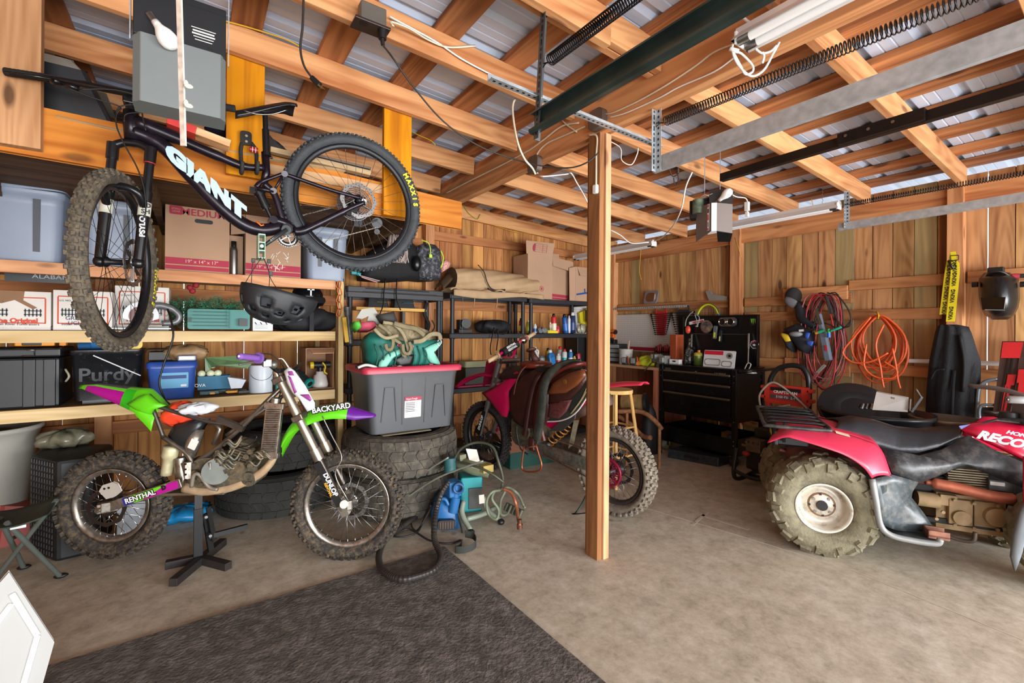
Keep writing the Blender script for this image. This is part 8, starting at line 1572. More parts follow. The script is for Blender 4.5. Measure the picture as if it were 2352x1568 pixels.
flh('grey_hose','tangled grey green hose coil right of the teal pump',[(1150,1125,13.0),(1130,1130,12.95),(1118,1150,12.95),(1122,1180,12.95),(1140,1192,12.92),(1145,1170,12.95),(1130,1145,12.95),(1140,1125,13.0),(1160,1125,13.0),(1150,1150,13.0),(1150,1180,.06),(1165,1180,.05),(1175,1160,.10)],.009,mat('#6f7863',.5))
flh('grey_hose','grey hose curving right and down to a black tip',[(1150,1122,13.0),(1170,1120,13.0),(1190,1135,13.0),(1200,1155,.06),(1206,1167,.02)],.009,mat('#6f7863',.5))
flh('copper_fitting_hose','silver to copper hose end with brass fitting pointing down',[(1155,1122,12.95),(1175,1132,12.93),(1186,1160,12.9),(1190,1190,.06),(1194,1206,.05)],.011,mat('#a5664a',.4,.5))
g=G();c=onZ(1194,1214,.02);g.cyl(c,c+V((0,0,.03)),.02,n=8);g.cyl(c+V((0,0,.03)),c+V((0,0,.06)),.013,n=8);tag(obj('brass_fitting',g,mat('#7d5a48',.4,.7)),'brass hose fitting standing on the concrete','fitting')
g=G();
for i in range(5):a=onZ(1160+i*8,1172+i*4,.05);g.cyl(a,a+V((.02,-.01,.05)),.014,n=8)
tag(obj('pipe_fittings',g,mat('#6d7264',.4,.6)),'small cluster of grey pipe fittings right of the hose coil','fittings',kind='stuff')
# ================================================================ right wall: pegboard, bench, rolling tool cart
XW=4.775
def bx(px,py,x=XW):return onX(px,py,x)
RX,RY,RZ=(0,-1,0),(0,0,1),(-1,0,0) # right / up / toward the room for things facing the room from this wall
def wf(p):return frame(RX,RY,RZ,p)
def wprism(g,o2,c,a,b,mi=None):return g.prism(o2,a,b,wf(c),mi)
PEG=bpy.data.materials.new('perforated_hardboard');PEG.use_nodes=True
def _peg():
 nt=PEG.node_tree;L=nt.links;b=nt.nodes['Principled BSDF'];tc=N(nt,'ShaderNodeTexCoord');sp_=N(nt,'ShaderNodeSeparateXYZ');L.new(tc.outputs['Object'],sp_.inputs[0]);outs=[]
 for ax in(0,1,2):
  m=N(nt,'ShaderNodeMath',operation='MULTIPLY');m.inputs[1].default_value=1/.0254;L.new(sp_.outputs[ax],m.inputs[0]);f=N(nt,'ShaderNodeMath',operation='FRACT');L.new(m.outputs[0],f.inputs[0]);s=N(nt,'ShaderNodeMath',operation='SUBTRACT');s.inputs[1].default_value=.5;L.new(f.outputs[0],s.inputs[0]);p=N(nt,'ShaderNodeMath',operation='POWER');p.inputs[1].default_value=2;a_=N(nt,'ShaderNodeMath',operation='ABSOLUTE');L.new(s.outputs[0],a_.inputs[0]);L.new(a_.outputs[0],p.inputs[0]);outs.append(p)
 mx0=N(nt,'ShaderNodeMath',operation='ADD');mxa=N(nt,'ShaderNodeMath',operation='ADD')
 L.new(outs[0].outputs[0],mxa.inputs[0]);L.new(outs[1].outputs[0],mxa.inputs[1])
 geo=N(nt,'ShaderNodeNewGeometry');sn=N(nt,'ShaderNodeSeparateXYZ');L.new(geo.outputs['Normal'],sn.inputs[0]);ab=N(nt,'ShaderNodeMath',operation='ABSOLUTE');L.new(sn.outputs[0],ab.inputs[0]);gt=N(nt,'ShaderNodeMath',operation='GREATER_THAN');gt.inputs[1].default_value=.5;L.new(ab.outputs[0],gt.inputs[0])
 mixn=N(nt,'ShaderNodeMix');L.new(gt.outputs[0],mixn.inputs[0]);L.new(outs[0].outputs[0],mixn.inputs[2]);L.new(outs[1].outputs[0],mixn.inputs[3])
 L.new(mixn.outputs[0],mx0.inputs[0]);L.new(outs[2].outputs[0],mx0.inputs[1]);lt=N(nt,'ShaderNodeMath',operation='LESS_THAN');lt.inputs[1].default_value=.016;L.new(mx0.outputs[0],lt.inputs[0])
 mr=N(nt,'ShaderNodeMixRGB');mr.inputs[1].default_value=lin('#c9c6c2');mr.inputs[2].default_value=lin('#3c332b');L.new(lt.outputs[0],mr.inputs[0]);L.new(mr.outputs[0],b.inputs['Base Color']);b.inputs['Roughness'].default_value=.5
_peg()
def wallbox(name,label,cat,px0,px1,py0,py1,m,x=XW,th=.01,ref=None,bevel=0,grp=None):
 r=ref or((px0+px1)/2);y0=bx(px0,py0,x).y;y1=bx(px1,py0,x).y;z1=bx(r,py0,x).z;z0=bx(r,py1,x).z;g=G();g.box((x-th/2,(y0+y1)/2,(z0+z1)/2),(th,abs(y0-y1),z1-z0));return tag(obj(name,g,m,bevel=bevel),label,cat,grp)
wallbox('pegboard','white perforated pegboard above the workbench on the right wall','pegboard',1411,1600,722,806,PEG,th=.006,ref=1460)
g=G();a=onY(1316,690,4.40);b2=onY(1372,690,4.40);g.box(((a.x+b2.x)/2,4.41,1.22),(b2.x-a.x,.006,1.0));tag(obj('pegboard',g,PEG),'narrow white pegboard standing in the corner behind the shelving','pegboard')
wallbox('red_strip','long red strip under the pegboard holes behind the bench','strip',1448,1548,798,806,mat('#9c1830',.5),XW-.008,.008,1500,.002)
g=G();a=bx(1410,708,4.74);b2=bx(1580,692,4.74);g.box((4.745,(a.y+b2.y)/2,a.z),(.05,a.y-b2.y,.004));g.box((4.72,(a.y+b2.y)/2,a.z-.012),(.003,a.y-b2.y,.025))
for i in range(34):y=b2.y+(a.y-b2.y)*(i+.5)/34;g.box((4.7185,y,a.z-.012),(.002,.012,.008),1)
tag(obj('perforated_ledge',g,[GALV,BLACK]),'perforated aluminium ledge under the small mirror','ledge');ZL=a.z+.003
# mirror
t=thing('mirror','small grey framed mirror leaning on the ledge above the pegboard','mirror',bx(1497,700,4.73));lo=V(t.location);M=Mx.Translation((0,0,0));c=bx(1497,683,4.745)-lo;g=G();Mf=frame(RX,(.12,0,1),(-1,0,.12),c);g.prism([(x+y*.12,y)for x,y in rr(.20,.165,.035)],0,.02,Mf);obj('frame',g,mat('#77737a',.5),t,bevel=.006);g=G();g.prism([(x+y*.1,y)for x,y in rr(.145,.115,.045)],.02,.022,Mf);obj('glass',g,mat('#dfe4e8',.03,1,0),t)
# grey bracket on the girt, racket
g=G();g.plate([bx(a_,b_,4.74)for a_,b_ in((1622,670),(1628,668),(1634,676),(1665,681),(1664,688),(1640,688),(1629,689))][::-1],(-1,0,0),.03);tag(obj('grey_clamp',g,mat('#8a8982',.5,.2),bevel=.006),'grey plastic bracket lying on the wall rail left of the post','bracket')
t=thing('tennis_racket','tennis racket with yellow-green and blue rim poking up behind the black tool chest lid','racket',bx(1626,740,4.70));lo=V(t.location);c=bx(1626,735,4.70)-lo;g=G()
rim=[c+V((0,-.135*math.cos(q*PI/24),.175*math.sin(q*PI/24)))for q in range(48)]
g.tube(rim,.012,8,True)
for i in range(len(g.f)):g.k[i]=1 if(i//8)%24 in(0,1,2,21,22,23)else(2 if(i%8)in(0,1,5)else 0)
obj('rim',g,[mat('#b9cf1e',.35),mat('#1f86b5',.35),BLACK],t);g=G()
for i in range(11):y=-.11+i*.022;hz=.17*math.sqrt(max(0,1-(y/.13)**2));g.beam(c+V((0,y,-hz)),c+V((0,y,hz)),.0018,.0018);z=y*1.3;hy=.13*math.sqrt(max(0,1-(z/.17)**2));g.beam(c+V((0,-hy,z)),c+V((0,hy,z)),.0018,.0018)
obj('strings',g,mat('#2a2622',.6),t);g=G();g.tube([c+V((0,0,-.17)),c+V((0,0,-.45))],.014,8);obj('handle',g,BLACK,t)
# wrench racks
def rackset(label,P0,P1,wtop,wbot,n,m,hm,mw,x=XW-.03):
 c0=bx(*P0,x);c1=bx(*P1,x);t=thing('wrench_rack',label,'wrench rack',c1);lo=V(c1);H=c0.z-c1.z;g=G();g.prism([(-wbot/2,0),(wbot/2,0),(wtop/2,H*.8),(-wtop/2,H*.8)],-.004,.0,frame(RX,RY,RZ,(0,0,0)));
 for s_ in(-1,1):g.beam((-.012,s_*wbot/2,0),(-.012,s_*wtop/2,H*.8),.018,.006,up=(1,0,0))
 g.tube([(-.012,-wtop/2,H*.8),(-.012,-wtop/2*.8,H),(-.012,wtop/2*.8,H),(-.012,wtop/2,H*.8)],.010,6);g.box((-.008,0,H*.78),(.012,wtop,.06));obj('holder',g,m,t,bevel=.002)
 for i in range(n):
  f=i/(n-1);z=.015+(H*.72)*f;L_=(wbot+(wtop-wbot)*f)*.5+.035+.03*f;g=G();g.beam((-.022,-L_,z+.004),(-.022,L_,z-.004),.006,.007);
  for s_ in(-1,1):g.cyl((-.026,s_*L_,z-s_*.004),(-.018,s_*L_,z-s_*.004),.008+.006*f,n=10)
  g.box((-.020,0,z-.012),(.012,(wbot+(wtop-wbot)*f)*.9,.004),1);obj('wrench',g,[hm,m],t)
 return t
rackset('red wrench rack full of spanners hanging on the white pegboard',(1519,706),(1520,770),.16,.09,11,mat('#b51f2b',.4),mat('#3a3632',.4,.8),None)
rackset('black wrench rack with larger dark spanners left of the tool chest lid',(1562,703),(1570,768),.17,.10,10,mat('#24262a',.5),mat('#33302c',.4,.8),None)
# bench
ZB=bx(1515,845,4.2).z
g=G();g.box((4.50,(bx(1515,845,4.2).y+4.45)/2,ZB-.015),(.60,4.45-bx(1515,845,4.2).y,.03));wb=thing('workbench','plywood workbench in the corner under the pegboard','workbench',(4.5,3.8,0));wo_('bench_top',g,wood('#a9794a','#d2a877','y',.2),wb,bevel=.002)
yy=bx(1512,900,4.22).y;g=G();g.box((4.23,yy+.02,ZB/2-.015),(.038,.088,ZB-.03));wo_('leg',g,wood('#8a4a2c','#b3704a','z',.2),wb,bevel=.002);g=G();g.box((4.70,yy+.02,ZB/2-.015),(.038,.088,ZB-.03));wo_('leg',g,wood('#8a4a2c','#b3704a','z',.2),wb)
g=G();g.box((4.23,4.38,ZB/2-.015),(.038,.088,ZB-.03));wo_('leg',g,wood('#8a4a2c','#b3704a','z',.2),wb)
g=G();g.box((4.79,3.7,.45),(.02,1.4,.86));wo_('back_panel',g,wood('#7a4428','#a3643c','z',.3),wb)
zb=ZB+.001
def bp_(px,x):
 p=onX(px,840,x);return V((x,p.y,zb))
# drawer organiser, bucket, etc
p=bp_(1418,4.45);t=thing('parts_organiser','small clear and white drawer organiser at the left of the bench','organiser',p);g=G();g.box((0,0,.12),(.15,.20,.24));obj('case',g,mat('#2a2c2e',.5),t,bevel=.004)
for i in range(4):g=G();g.box((-.078,0,.04+i*.056),(.006,.18,.044));obj('drawer',g,mat('#a7b0b4',.3),t,bevel=.003)
p=bp_(1437,4.30);t=thing('paint_bucket','white paint-splashed metal bucket with a wooden brush handle on the bench','bucket',p);g=G();g.lathe([(0,0),(.078,0),(.08,.005),(.083,.175),(.087,.18),(.087,.185),(.079,.183),(.076,.02),(0,.02)],28);obj('bucket',g,mat('#c9c7c0',.4,.2,.1,14,dirt='#8f8b80',dirt_amt=.3),t)
g=G();g.beam((.0,-.03,.05),(.02,-.05,.29),.022,.008);tag(obj('paint_brush',g,wood('#b87e58','#d9a680','z',.0)),'wooden brush handle sticking out of the white bucket','brush').location=p+V((.0,-.04,.05))
p=bp_(1410,4.38);t=thing('orange_drill','orange and black drill standing on top of the drawer organiser','drill',p+V((.0,.02,.24)));g=G();g.box((0,0,.03),(.07,.10,.05));g.cyl((0,-.05,.15),(0,.08,.15),.03,n=14);g.beam((0,.02,.05),(0,.01,.14),.035,.04);obj('body',g,BLACK,t,bevel=.006);g=G();g.box((0,.0,.105),(.05,.05,.06));g.cyl((0,-.04,.155),(0,.05,.155),.032,n=14);obj('shell',g,mat('#d4611c',.4),t,bevel=.004)
for px_,lab in((1436,'orange and grey clamp light, the one closer to the white bucket'),(1457,'orange and grey clamp light, the one beside the yellow gloves')):
 p=bp_(px_,4.24);t=thing('clamp_light',lab,'work light',p);g=G();g.box((0,0,.045),(.05,.07,.09));obj('body',g,mat('#3a3c3e',.4),t,bevel=.008);g=G();g.box((-.03,0,.055),(.012,.055,.06));obj('lens',g,mat('#9a9ea0',.2),t,bevel=.004);g=G();g.tube([(-.0,-.045,.02),(-.0,-.045,.09),(0,-.03,.1)],.008,6);obj('orange_frame',g,mat('#d8621c',.4),t)
p=bp_(1490,4.32);sfb('yellow_gloves','crumpled yellow-green work gloves beside the bench vice',(p.x,p.y,zb),(.07,.10,.055),mat('#b9c824',.6,0,.15,12),4,2,.2,'gloves');sfb('orange_cloth','orange cloth under the yellow-green gloves',(p.x-.05,p.y+.10,zb),(.04,.06,.03),mat('#d98a2a',.7),4,1,.1,'cloth')
p=bp_(1520,4.30);t=thing('bench_vice','grey bench vice with long handle at the end of the bench','vice',p);VG=mat('#8d8f8a',.45,.4,.2,14);g=G();g.cyl((0,0,0),(0,0,.05),.06,.05);g.box((0,0,.09),(.10,.16,.09));g.box((-.02,.08,.12),(.13,.03,.05));g.box((-.02,.035,.12),(.13,.025,.05));g.beam((-.02,-.06,.09),(-.10,-.06,.09),.05,.06);obj('body',g,VG,t,bevel=.008);g=G();g.cyl((-.10,-.0,.07),(-.16,.0,.07),.018,n=12);a=onX(1537,843,4.16)-p;g.cyl((-.15,-.02,.10),(-.14,.13,-.05),.006,n=8);obj('handle',g,STEEL,t)
# screwdrivers
t=thing('screwdriver_rack','red rack of red and black screwdrivers under the pegboard','screwdriver rack',bx(1533,815,XW-.03));lo=V(t.location);a=bx(1506,808,XW-.03)-lo;b2=bx(1553,808,XW-.03)-lo;g=G();g.box((-.01,(a.y+b2.y)/2,a.z),(.04,abs(a.y-b2.y),.012));g.box((-.01,(a.y+b2.y)/2,a.z-.07),(.05,abs(a.y-b2.y),.05),1);obj('rack',g,[BLACK,mat('#6a2226',.5)],t,bevel=.002)
n=9
for i in range(n):y=a.y+(b2.y-a.y)*(i+.5)/n;hh=.07+.03*((i*7)%3)/2;g=G();g.lathe([(0,0),(.010,.002),(.013,.02),(.010,hh*.5),(.012,hh*.9),(0,hh)],10,Mx.Translation((-.015,y,a.z+.005)),mi=0);g.cyl((-.015,y,a.z-.09),(-.015,y,a.z),.003,n=6,mi=1);obj('screwdriver',g,[mat('#b01f2a' if i%3 else '#2a1a1c',.35),STEEL],t)
wallbox('orange_box','tall rust-orange case standing between bench and tool chest lid','case',1556,1571,768,828,mat('#8f3f1c',.5,0,.1),4.5,.14,bevel=.006)
# ---- black tool cart
CB=mat('#101112',.28,.3,.15,8,dirt='#3a3530',dirt_amt=.2);XF=4.20;cya=bx(1515,900,XF).y;cyb=bx(1692,900,XF).y;
tcart=thing('tool_cart','black steel rolling tool cart with three rows of drawers and a lower tray','tool cart',(4.46,(cya+cyb)/2,0));lo=V(tcart.location)
zt=bx(1690,850,XF).z;zm=bx(1690,975,XF).z;ztr=bx(1690,1010,XF).z;zbt=bx(1690,1050,XF).z;YL=cya-lo.y;YR=cyb-lo.y;XA=XF-lo.x;XBk=4.72-lo.x;W=abs(YL-YR)
def cb(name,x0,x1,y0,y1,z0_,z1_,m=CB,par=tcart,bevel=.003):g=G();g.box(((x0+x1)/2,(y0+y1)/2,(z0_+z1_)/2),(abs(x1-x0),abs(y1-y0),abs(z1_-z0_)));return obj(name,g,m,par,bevel=bevel)
cbx=cb('cabinet',XA+.012,XBk,YL-.02,YR+.02,zm,zt-.005);cb('top_rim',XA,XBk,YL,YR,zt-.012,zt+.006)
for x in(XA+.012,XBk-.015):
 for y in(YL,YR):g=G();s_=1 if y==YR else-1;g.box((x,y+s_*.022,(zbt+zt)/2),(.045,.045,zt-zbt));
 # front/back corner posts
for(x,y)in((XA+.01,YL-.022),(XA+.01,YR+.022),(XBk-.01,YL-.022),(XBk-.01,YR+.022)):
 p_=cb('corner_post',x-.02,x+.02,y-.022,y+.022,zbt-.0,zt)
 for zz in(zt-.06,zt-.12,zm+.02,ztr-.02,ztr-.06):g=G();g.cyl((x-.020,y,zz),(x-.024,y,zz),.006,n=8);obj('bolt',g,STEEL,p_)
cb('lower_tray',XA,XBk,YL,YR,zbt,zbt+.012);cb('tray_front',XA,XA+.008,YL,YR,zbt,ztr);cb('tray_side',XA,XBk,YR,YR+.006,zbt,ztr);cb('tray_side',XA,XBk,YL-.006,YL,zbt,ztr);cb('tray_back',XBk-.008,XBk,YL,YR,zbt,ztr);cb('mid_brace',XBk-.01,XBk,YL,YR,zm-.04,zm)
for(y0,y1,pa,pb_)in((.02,.50,862,884),(.51,.98,862,884),(.02,.98,888,914),(.02,.98,918,962)):
 ya_=YL-.045-(W-.09)*y0 if True else 0;yb_=YL-.045-(W-.09)*y1;zz1=zt-(pa-850)/125*(zt-zm);zz0=zt-(pb_-850)/125*(zt-zm)
 d_=cb('drawer',XA-.004,XA+.012,ya_,yb_,zz0,zz1);g=G();g.box((XA-.014,(ya_+yb_)/2,zz1-.008),(.02,abs(ya_-yb_),.016));g.box((XA-.022,(ya_+yb_)/2,zz1-.014),(.004,abs(ya_-yb_),.010));obj('drawer_pull',g,mat('#8a7a62',.35,.8),d_,bevel=.002)
g=G();M=frame(RX,RY,RZ,(XA+.008,(YL+YR)/2-W*.3,zt-.055));
txo('badge_lettering','HUSKY',.036,M,mat('#8d8479',.4,.6),tcart,bold=.001,ext=.003);g=G();g.cyl((XA+.012,(YL+YR)/2,zt-.05),(XA+.004,(YL+YR)/2,zt-.05),.010,n=12);obj('keyhole',g,mat('#b0a890',.3,.8),tcart)
g=G();g.prism(rr(.07,.03,.006),0,.004,frame(RX,RY,RZ,(XA+.01,YL-.10,zt-.045)));obj('badge',g,STEEL,tcart)
g=G();g.tube(cv3([(XA+.03,YR,zt-.02),(XA+.02,YR-.05,zt-.01),(XA+.06,YR-.11,zt),(XA+.25,YR-.13,zt),(XBk-.05,YR-.11,zt),(XBk-.02,YR-.04,zt-.01),(XBk-.02,YR,zt-.02)],5),.014,8);obj('push_handle',g,CB,tcart)
for(x,y,m)in((XA+.05,YR+.05,mat('#26201e',.6)),(XA+.05,YL-.05,mat('#8a9078',.6)),(XBk-.05,YR+.05,BLACK),(XBk-.05,YL-.05,BLACK)):
 g=G();r_=zbt*.62/1;r_=min(.055,zbt/2-.004);g.cyl((x-.0,y-.018,r_),(x,y+.018,r_),r_,n=20);c_=obj('caster',g,m,tcart,bevel=.004);g=G();g.box((x,y,zbt-.006),(.07,.06,.008));g.beam((x,y-.025,r_),(x,y-.025,zbt),.03,.004,up=(0,1,0));g.beam((x,y+.025,r_),(x,y+.025,zbt),.03,.004,up=(0,1,0));obj('caster_fork',g,STEEL,c_)
# lid panel standing open at the back
zl=bx(1745,722,4.66).z;ylr=bx(1743,780,4.66).y;yll=bx(1571,780,4.66).y
ld=thing('tool_chest_lid','tall black lid panel standing open behind the tool cart, stickers and lights on it','tool chest lid',(4.66,(ylr+yll)/2,zt+.008));lo2=V(ld.location);hL=zl-lo2.z;wL=yll-ylr
g=G();g.box((.01,0,hL/2),(.02,wL,hL));g.box((-.012,0,hL-.006),(.03,wL,.012));g.box((-.012,wL/2-.006,hL/2),(.03,.012,hL));g.box((-.012,-wL/2+.006,hL/2),(.03,.012,hL));obj('panel',g,mat('#0d0e10',.3,.1,.1,6),ld,bevel=.003)
g=G();g.box((-.004,-.0,hL*.62),(.006,wL*.75,.006));obj('crease_line',g,mat('#3a3c40',.4),ld)
def lp(px,py,dx=-.012):return onX(px,py,lo2.x+dx)-lo2
g=G();c=lp(1672,739,-.02);g.prism(rr(.20,.095,.035),0,.012,frame(RX,RY,RZ,c));g.prism(rr(.18,.075,.03),.012,.02,frame(RX,RY,RZ,c));cu=obj('parts_dish',g,mat('#8f9092',.2,.9),ld,bevel=.004)
for dy in(-.045,.045):g=G();g.lathe([(.034,0),(.038,0),(.038,.03),(.034,.03)],24,frame(RX,RY,RZ,c+V((-.01,dy,0))),closed=True);g.lathe([(0,.012),(.034,.012)],24,frame(RX,RY,RZ,c+V((-.01,dy,0))),mi=1);obj('cup_ring',g,[CHROME,mat('#3a3632',.3,.8)],cu)
g=G();c=lp(1625,750,-.02);g.lathe([(0,0),(.055,.0),(.068,.018),(.072,.02),(.072,.023),(.05,.006),(0,.004)],32,frame(RX,RY,RZ,c));obj('magnetic_dish',g,mat('#a0a0a0',.2,.9,.3,60),ld)
for(px_,py_,hh,w_,cA,cB_)in((1644,763,.14,.035,'#6d7276','#cfc82e'),(1656,772,.13,.022,'#2b2b30','#d6d49a')):
 c=lp(px_,py_,-.03);g=G();g.prism(rr(w_,hh,.01),0,.022,frame(RX,RY,RZ,c)@rot('Z',-4));pl_=obj('pocket_light',g,mat(cA,.35,.3),ld,bevel=.004);g=G();g.prism(rr(w_*.55,hh*.4,.005),.022,.024,frame(RX,RY,RZ,c)@rot('Z',-4)@tr(0,-hh*.2,0));obj('light_strip',g,mat(cB_,.3),pl_)
c=lp(1600,739,-.004);txo('sticker_lettering','HOTSHOT',.028,frame(RX,(0,.0,1),RZ,c+V((-.004,-.02,0)))@rot('Z',10),mat('#c9343c',.5),ld,bold=.0015);g=G();g.prism(rr(.19,.034,.008),0,.0015,frame(RX,RY,RZ,c)@rot('Z',10));obj('white_sticker',g,WHITE,ld)
c=lp(1730,738,-.004);g=G();g.prism(rr(.075,.085,.003),0,.0012,frame(RX,RY,RZ,c));ms=obj('black_sticker',g,mat('#0a0c14',.5),ld);g=G()
for i,(x0,x1,z0_)in enumerate(((-.020,-.016,-.020),(-.002,.000,-.030),(.016,.020,-.022))):g.prism([(x0-.006,.026),(x0+.006,.028),(x1+.003,.0),(x1+.001,z0_),(x1-.004,.0),(x0-.002,.02)],0,.001,frame(RX,RY,RZ,c+V((-.0015,0,0))))
obj('green_claw_mark',g,mat('#7ed02a',.5),ms)
c=lp(1733,791,-.004);g=G();g.prism(circ(.045,6,0,0,30),0,.001,frame(RX,RY,RZ,c));hx=obj('hexagon_sticker',g,WHITE,ld);g=G();g.prism(circ(.040,6,0,0,30),.001,.002,frame(RX,RY,RZ,c));obj('sticker_face',g,mat('#20222a',.5),hx);g=G();g.prism([(-.03,.008),(0,.028),(.03,.008),(.028,.018),(0,.036),(-.028,.018)],.002,.003,frame(RX,RY,RZ,c));g.prism([(-.018,.0),(0,.006),(.018,-.002),(.006,-.016),(-.012,-.012)],.002,.003,frame(RX,RY,RZ,c),1);obj('sticker_mark',g,[mat('#c42c36',.5),WHITE],hx)
g=G();g.cyl(lp(1720,766,-.03),lp(1718,835,-.10),.007,n=10);g.cyl(lp(1720,766,-.03),lp(1719,800,-.065),.011,n=10);obj('gas_strut',g,STEEL,ld)
g=G();g.cyl(lp(1589,768,-.03),lp(1588,835,-.10),.007,n=10);g.cyl(lp(1589,768,-.03),lp(1588,795,-.065),.011,n=10);obj('gas_strut',g,STEEL,ld)
em=thing('ear_muffs','orange-red ear muffs with wire band hung on the corner of the black lid','ear muffs',lp(1580,755,-.06)+lo2);lo3=V(em.location);
def ep(px,py,dx=-.06):return onX(px,py,lo2.x+dx)-lo3
g=G();g.ball(tuple(ep(1580,757)),(.025,.032,.045),14);obj('ear_cup',g,mat('#d24a35',.4),em);g=G();g.tube(cv3([ep(1574,750),ep(1576,735),ep(1584,722),ep(1592,715)],5),.006,6);obj('headband',g,mat('#8d8a80',.5),em)
gz=thing('safety_glasses','clear safety glasses hooked on the top edge of the black lid','glasses',lp(1600,745,-.05)+lo2);lo4=V(gz.location);g=G();g.tube(cv3([onX(a_,b_,lo2.x-.05)-lo4 for a_,b_ in((1596,722),(1600,735),(1602,748),(1606,730),(1600,722))],5),.004,5);g.ball(tuple(onX(1600,749,lo2.x-.05)-lo4),(.006,.02,.01),8);obj('frame',g,mat('#9a9ea4',.2),gz)
# on top of the cart
zc=zt+.007
def cp(px,x):p_=onX(px,840,x);return V((x,p_.y,zc))
p=cp(1583,4.40);t=thing('black_bottle','black speckled oil bottle with narrow neck on the tool cart','bottle',p);g=G();g.lathe([(0,0),(.045,0),(.05,.01),(.05,.10),(.04,.12),(.042,.15),(.03,.17),(.014,.19),(.012,.28),(0,.28)],20);obj('body',g,mat('#1d1d1c',.3,0,.2,30,dirt='#c9c9c4',dirt_amt=.35),t);g=G();g.cyl((0,-.02,.17),(0,-.06,.18),.015,n=10);obj('spout',g,BLACK,t)
p=cp(1603,4.36);t=thing('green_can','olive green can with yellow top beside the black speckled bottle','can',p);g=G();g.lathe([(0,0),(.042,0),(.042,.115),(.038,.125),(0,.125)],22);obj('can',g,mat('#5a6b2c',.35,.3),t);g=G();g.lathe([(.043,.10),(.043,.125),(.03,.135),(0,.137)],22);g.cyl((.0,-.01,.137),(0,-.01,.16),.015,n=10,mi=1);obj('lid',g,[mat('#b0a03a',.4),mat('#d8801c',.5)],t)
p=cp(1650,4.27);t=thing('gasket_pack','red and white blister card of gaskets propped on the tool cart','packet',p);lo5=p;g=G();Mg=frame(RX,(.18,0,1),(-1,0,.18),(0,0,0));g.prism([(x,y+.085)for x,y in rr(.33,.17,.01)],0,.006,Mg);obj('card',g,mat('#c8c8c8',.3),t);g=G();g.prism([(x-.06,y+.145)for x,y in rr(.20,.04,.004)],.006,.008,Mg);obj('red_panel',g,mat('#c01f35',.4),t);g=G();g.prism(circ(.030,20,.11,.12),.006,.012,Mg);g.prism(circ(.014,16,.11,.12),.012,.014,Mg,1)
g.tube([Mg@V((x-.06,y+.05,.01))for x,y in rr(.16,.06,.02)],.004,6,True);g.tube([Mg@V((x+.09,y+.04,.01))for x,y in rr(.10,.05,.02)],.004,6,True);obj('gasket',g,[mat('#8b9088',.4,.4),BLACK],t)
g=G();p=cp(1552,4.32);g.box((p.x,p.y,zc+.025),(.06,.12,.05));g.box((p.x-.031,p.y,zc+.03),(.002,.04,.015),1);tag(obj('white_carton',g,[WHITE,BLACK],bevel=.003),'small white carton at the left end of the tool cart top','carton')
g=G();p=bx(1700,843,4.3);g.tube(cv3([V((4.3,YR+lo.y-.02,zc)),V((4.3,YR+lo.y-.05,zc+.06)),V((4.3,YR+lo.y-.08,zc+.05)),V((4.3,YR+lo.y-.06,zc))],5),.005,6);g.lathe([(0,0),(.05,0),(.03,.03),(0,.035)],16,Mx.Translation((4.35,YR+lo.y-.06,zt-.03)));tag(obj('hose_nozzle',g,mat('#b9b5aa',.4,.3)),'cream hook and nozzle resting inside the cart push handle','nozzle')
# in the lower tray
ztt=zbt+.014
def tp_(px,x):p_=onX(px,1000,x);return V((x,p_.y,ztt))
p=tp_(1550,4.28);g=G();g.box((p.x,p.y,ztt+.05),(.10,.14,.06));g.box((p.x-.051,p.y,ztt+.05),(.002,.10,.02),1);tag(obj('red_box',g,[mat('#a81d38',.5),WHITE],bevel=.004),'red and white carton in the lower tray of the tool cart','carton')
t=sfb('blue_cable_roll','heap of teal and red straps in the lower tray of the tool cart',(tp_(1610,4.34).x,tp_(1610,4.34).y,ztt),(.10,.17,.04),mat('#27505c',.6,0,.3,14),5,2,.2,'straps')
g=G();p=tp_(1640,4.30);g.tube(cv3([V((4.26,p.y+.1,ztt+.03)),V((4.28,p.y,ztt+.09)),V((4.26,p.y-.08,ztt+.03))],5),.012,6);g.tube(cv3([V((4.30,p.y+.25,ztt+.03)),V((4.30,p.y+.15,ztt+.07)),V((4.26,p.y+.02,ztt+.03))],5),.008,6,mi=1);tag(obj('coloured_straps',g,[mat('#4f9aa8',.5),mat('#8a5a4c',.6)]),'bright teal strap arching over the heap in the cart tray','strap')
p=tp_(1682,4.40);g=G();g.lathe([(0,0),(.05,0),(.05,.14),(0,.14)],20,Mx.Translation(p));g.lathe([(.051,.05),(.051,.10)],20,Mx.Translation(p),mi=1);tag(obj('spray_can_pack',g,[mat('#4b6c9a',.3,.2),WHITE]),'blue and white tin at the right end of the cart tray','tin')
g=G();g.box((4.6,YR+lo.y+.3,ztt+.06),(.12,.10,.12));tag(obj('wood_block',g,wood('#a9743c','#cf9c5c','y',.2)),'pale wood block at the back of the cart tray','wood block')
t=thing('flat_tool_case','flat dark blue-grey tool case on the floor under the tool cart','case',onZ(1595,1055,0));lo6=V(t.location);a=onZ(1533,1050,0);b2=onZ(1650,1072,0);d_=b2-a;g=G();n_=V((.26,0,0));g.loft([[a-lo6,b2-lo6,b2+n_-lo6,a+n_-lo6],[p_+V((0,0,.085))for p_ in(a-lo6+V((.01,0,0)),b2-lo6+V((.01,0,0)),b2+n_-lo6,a+n_-lo6)]],smooth=False);obj('shell',g,mat('#1c2830',.5,0,.3,12,dirt='#4a4a48',dirt_amt=.4),t,bevel=.012);g=G();g.beam(a-lo6+d_*.35+V((-.008,0,.045)),a-lo6+d_*.65+V((-.008,0,.045)),.01,.02);obj('handle',g,BLACK,t,bevel=.004)
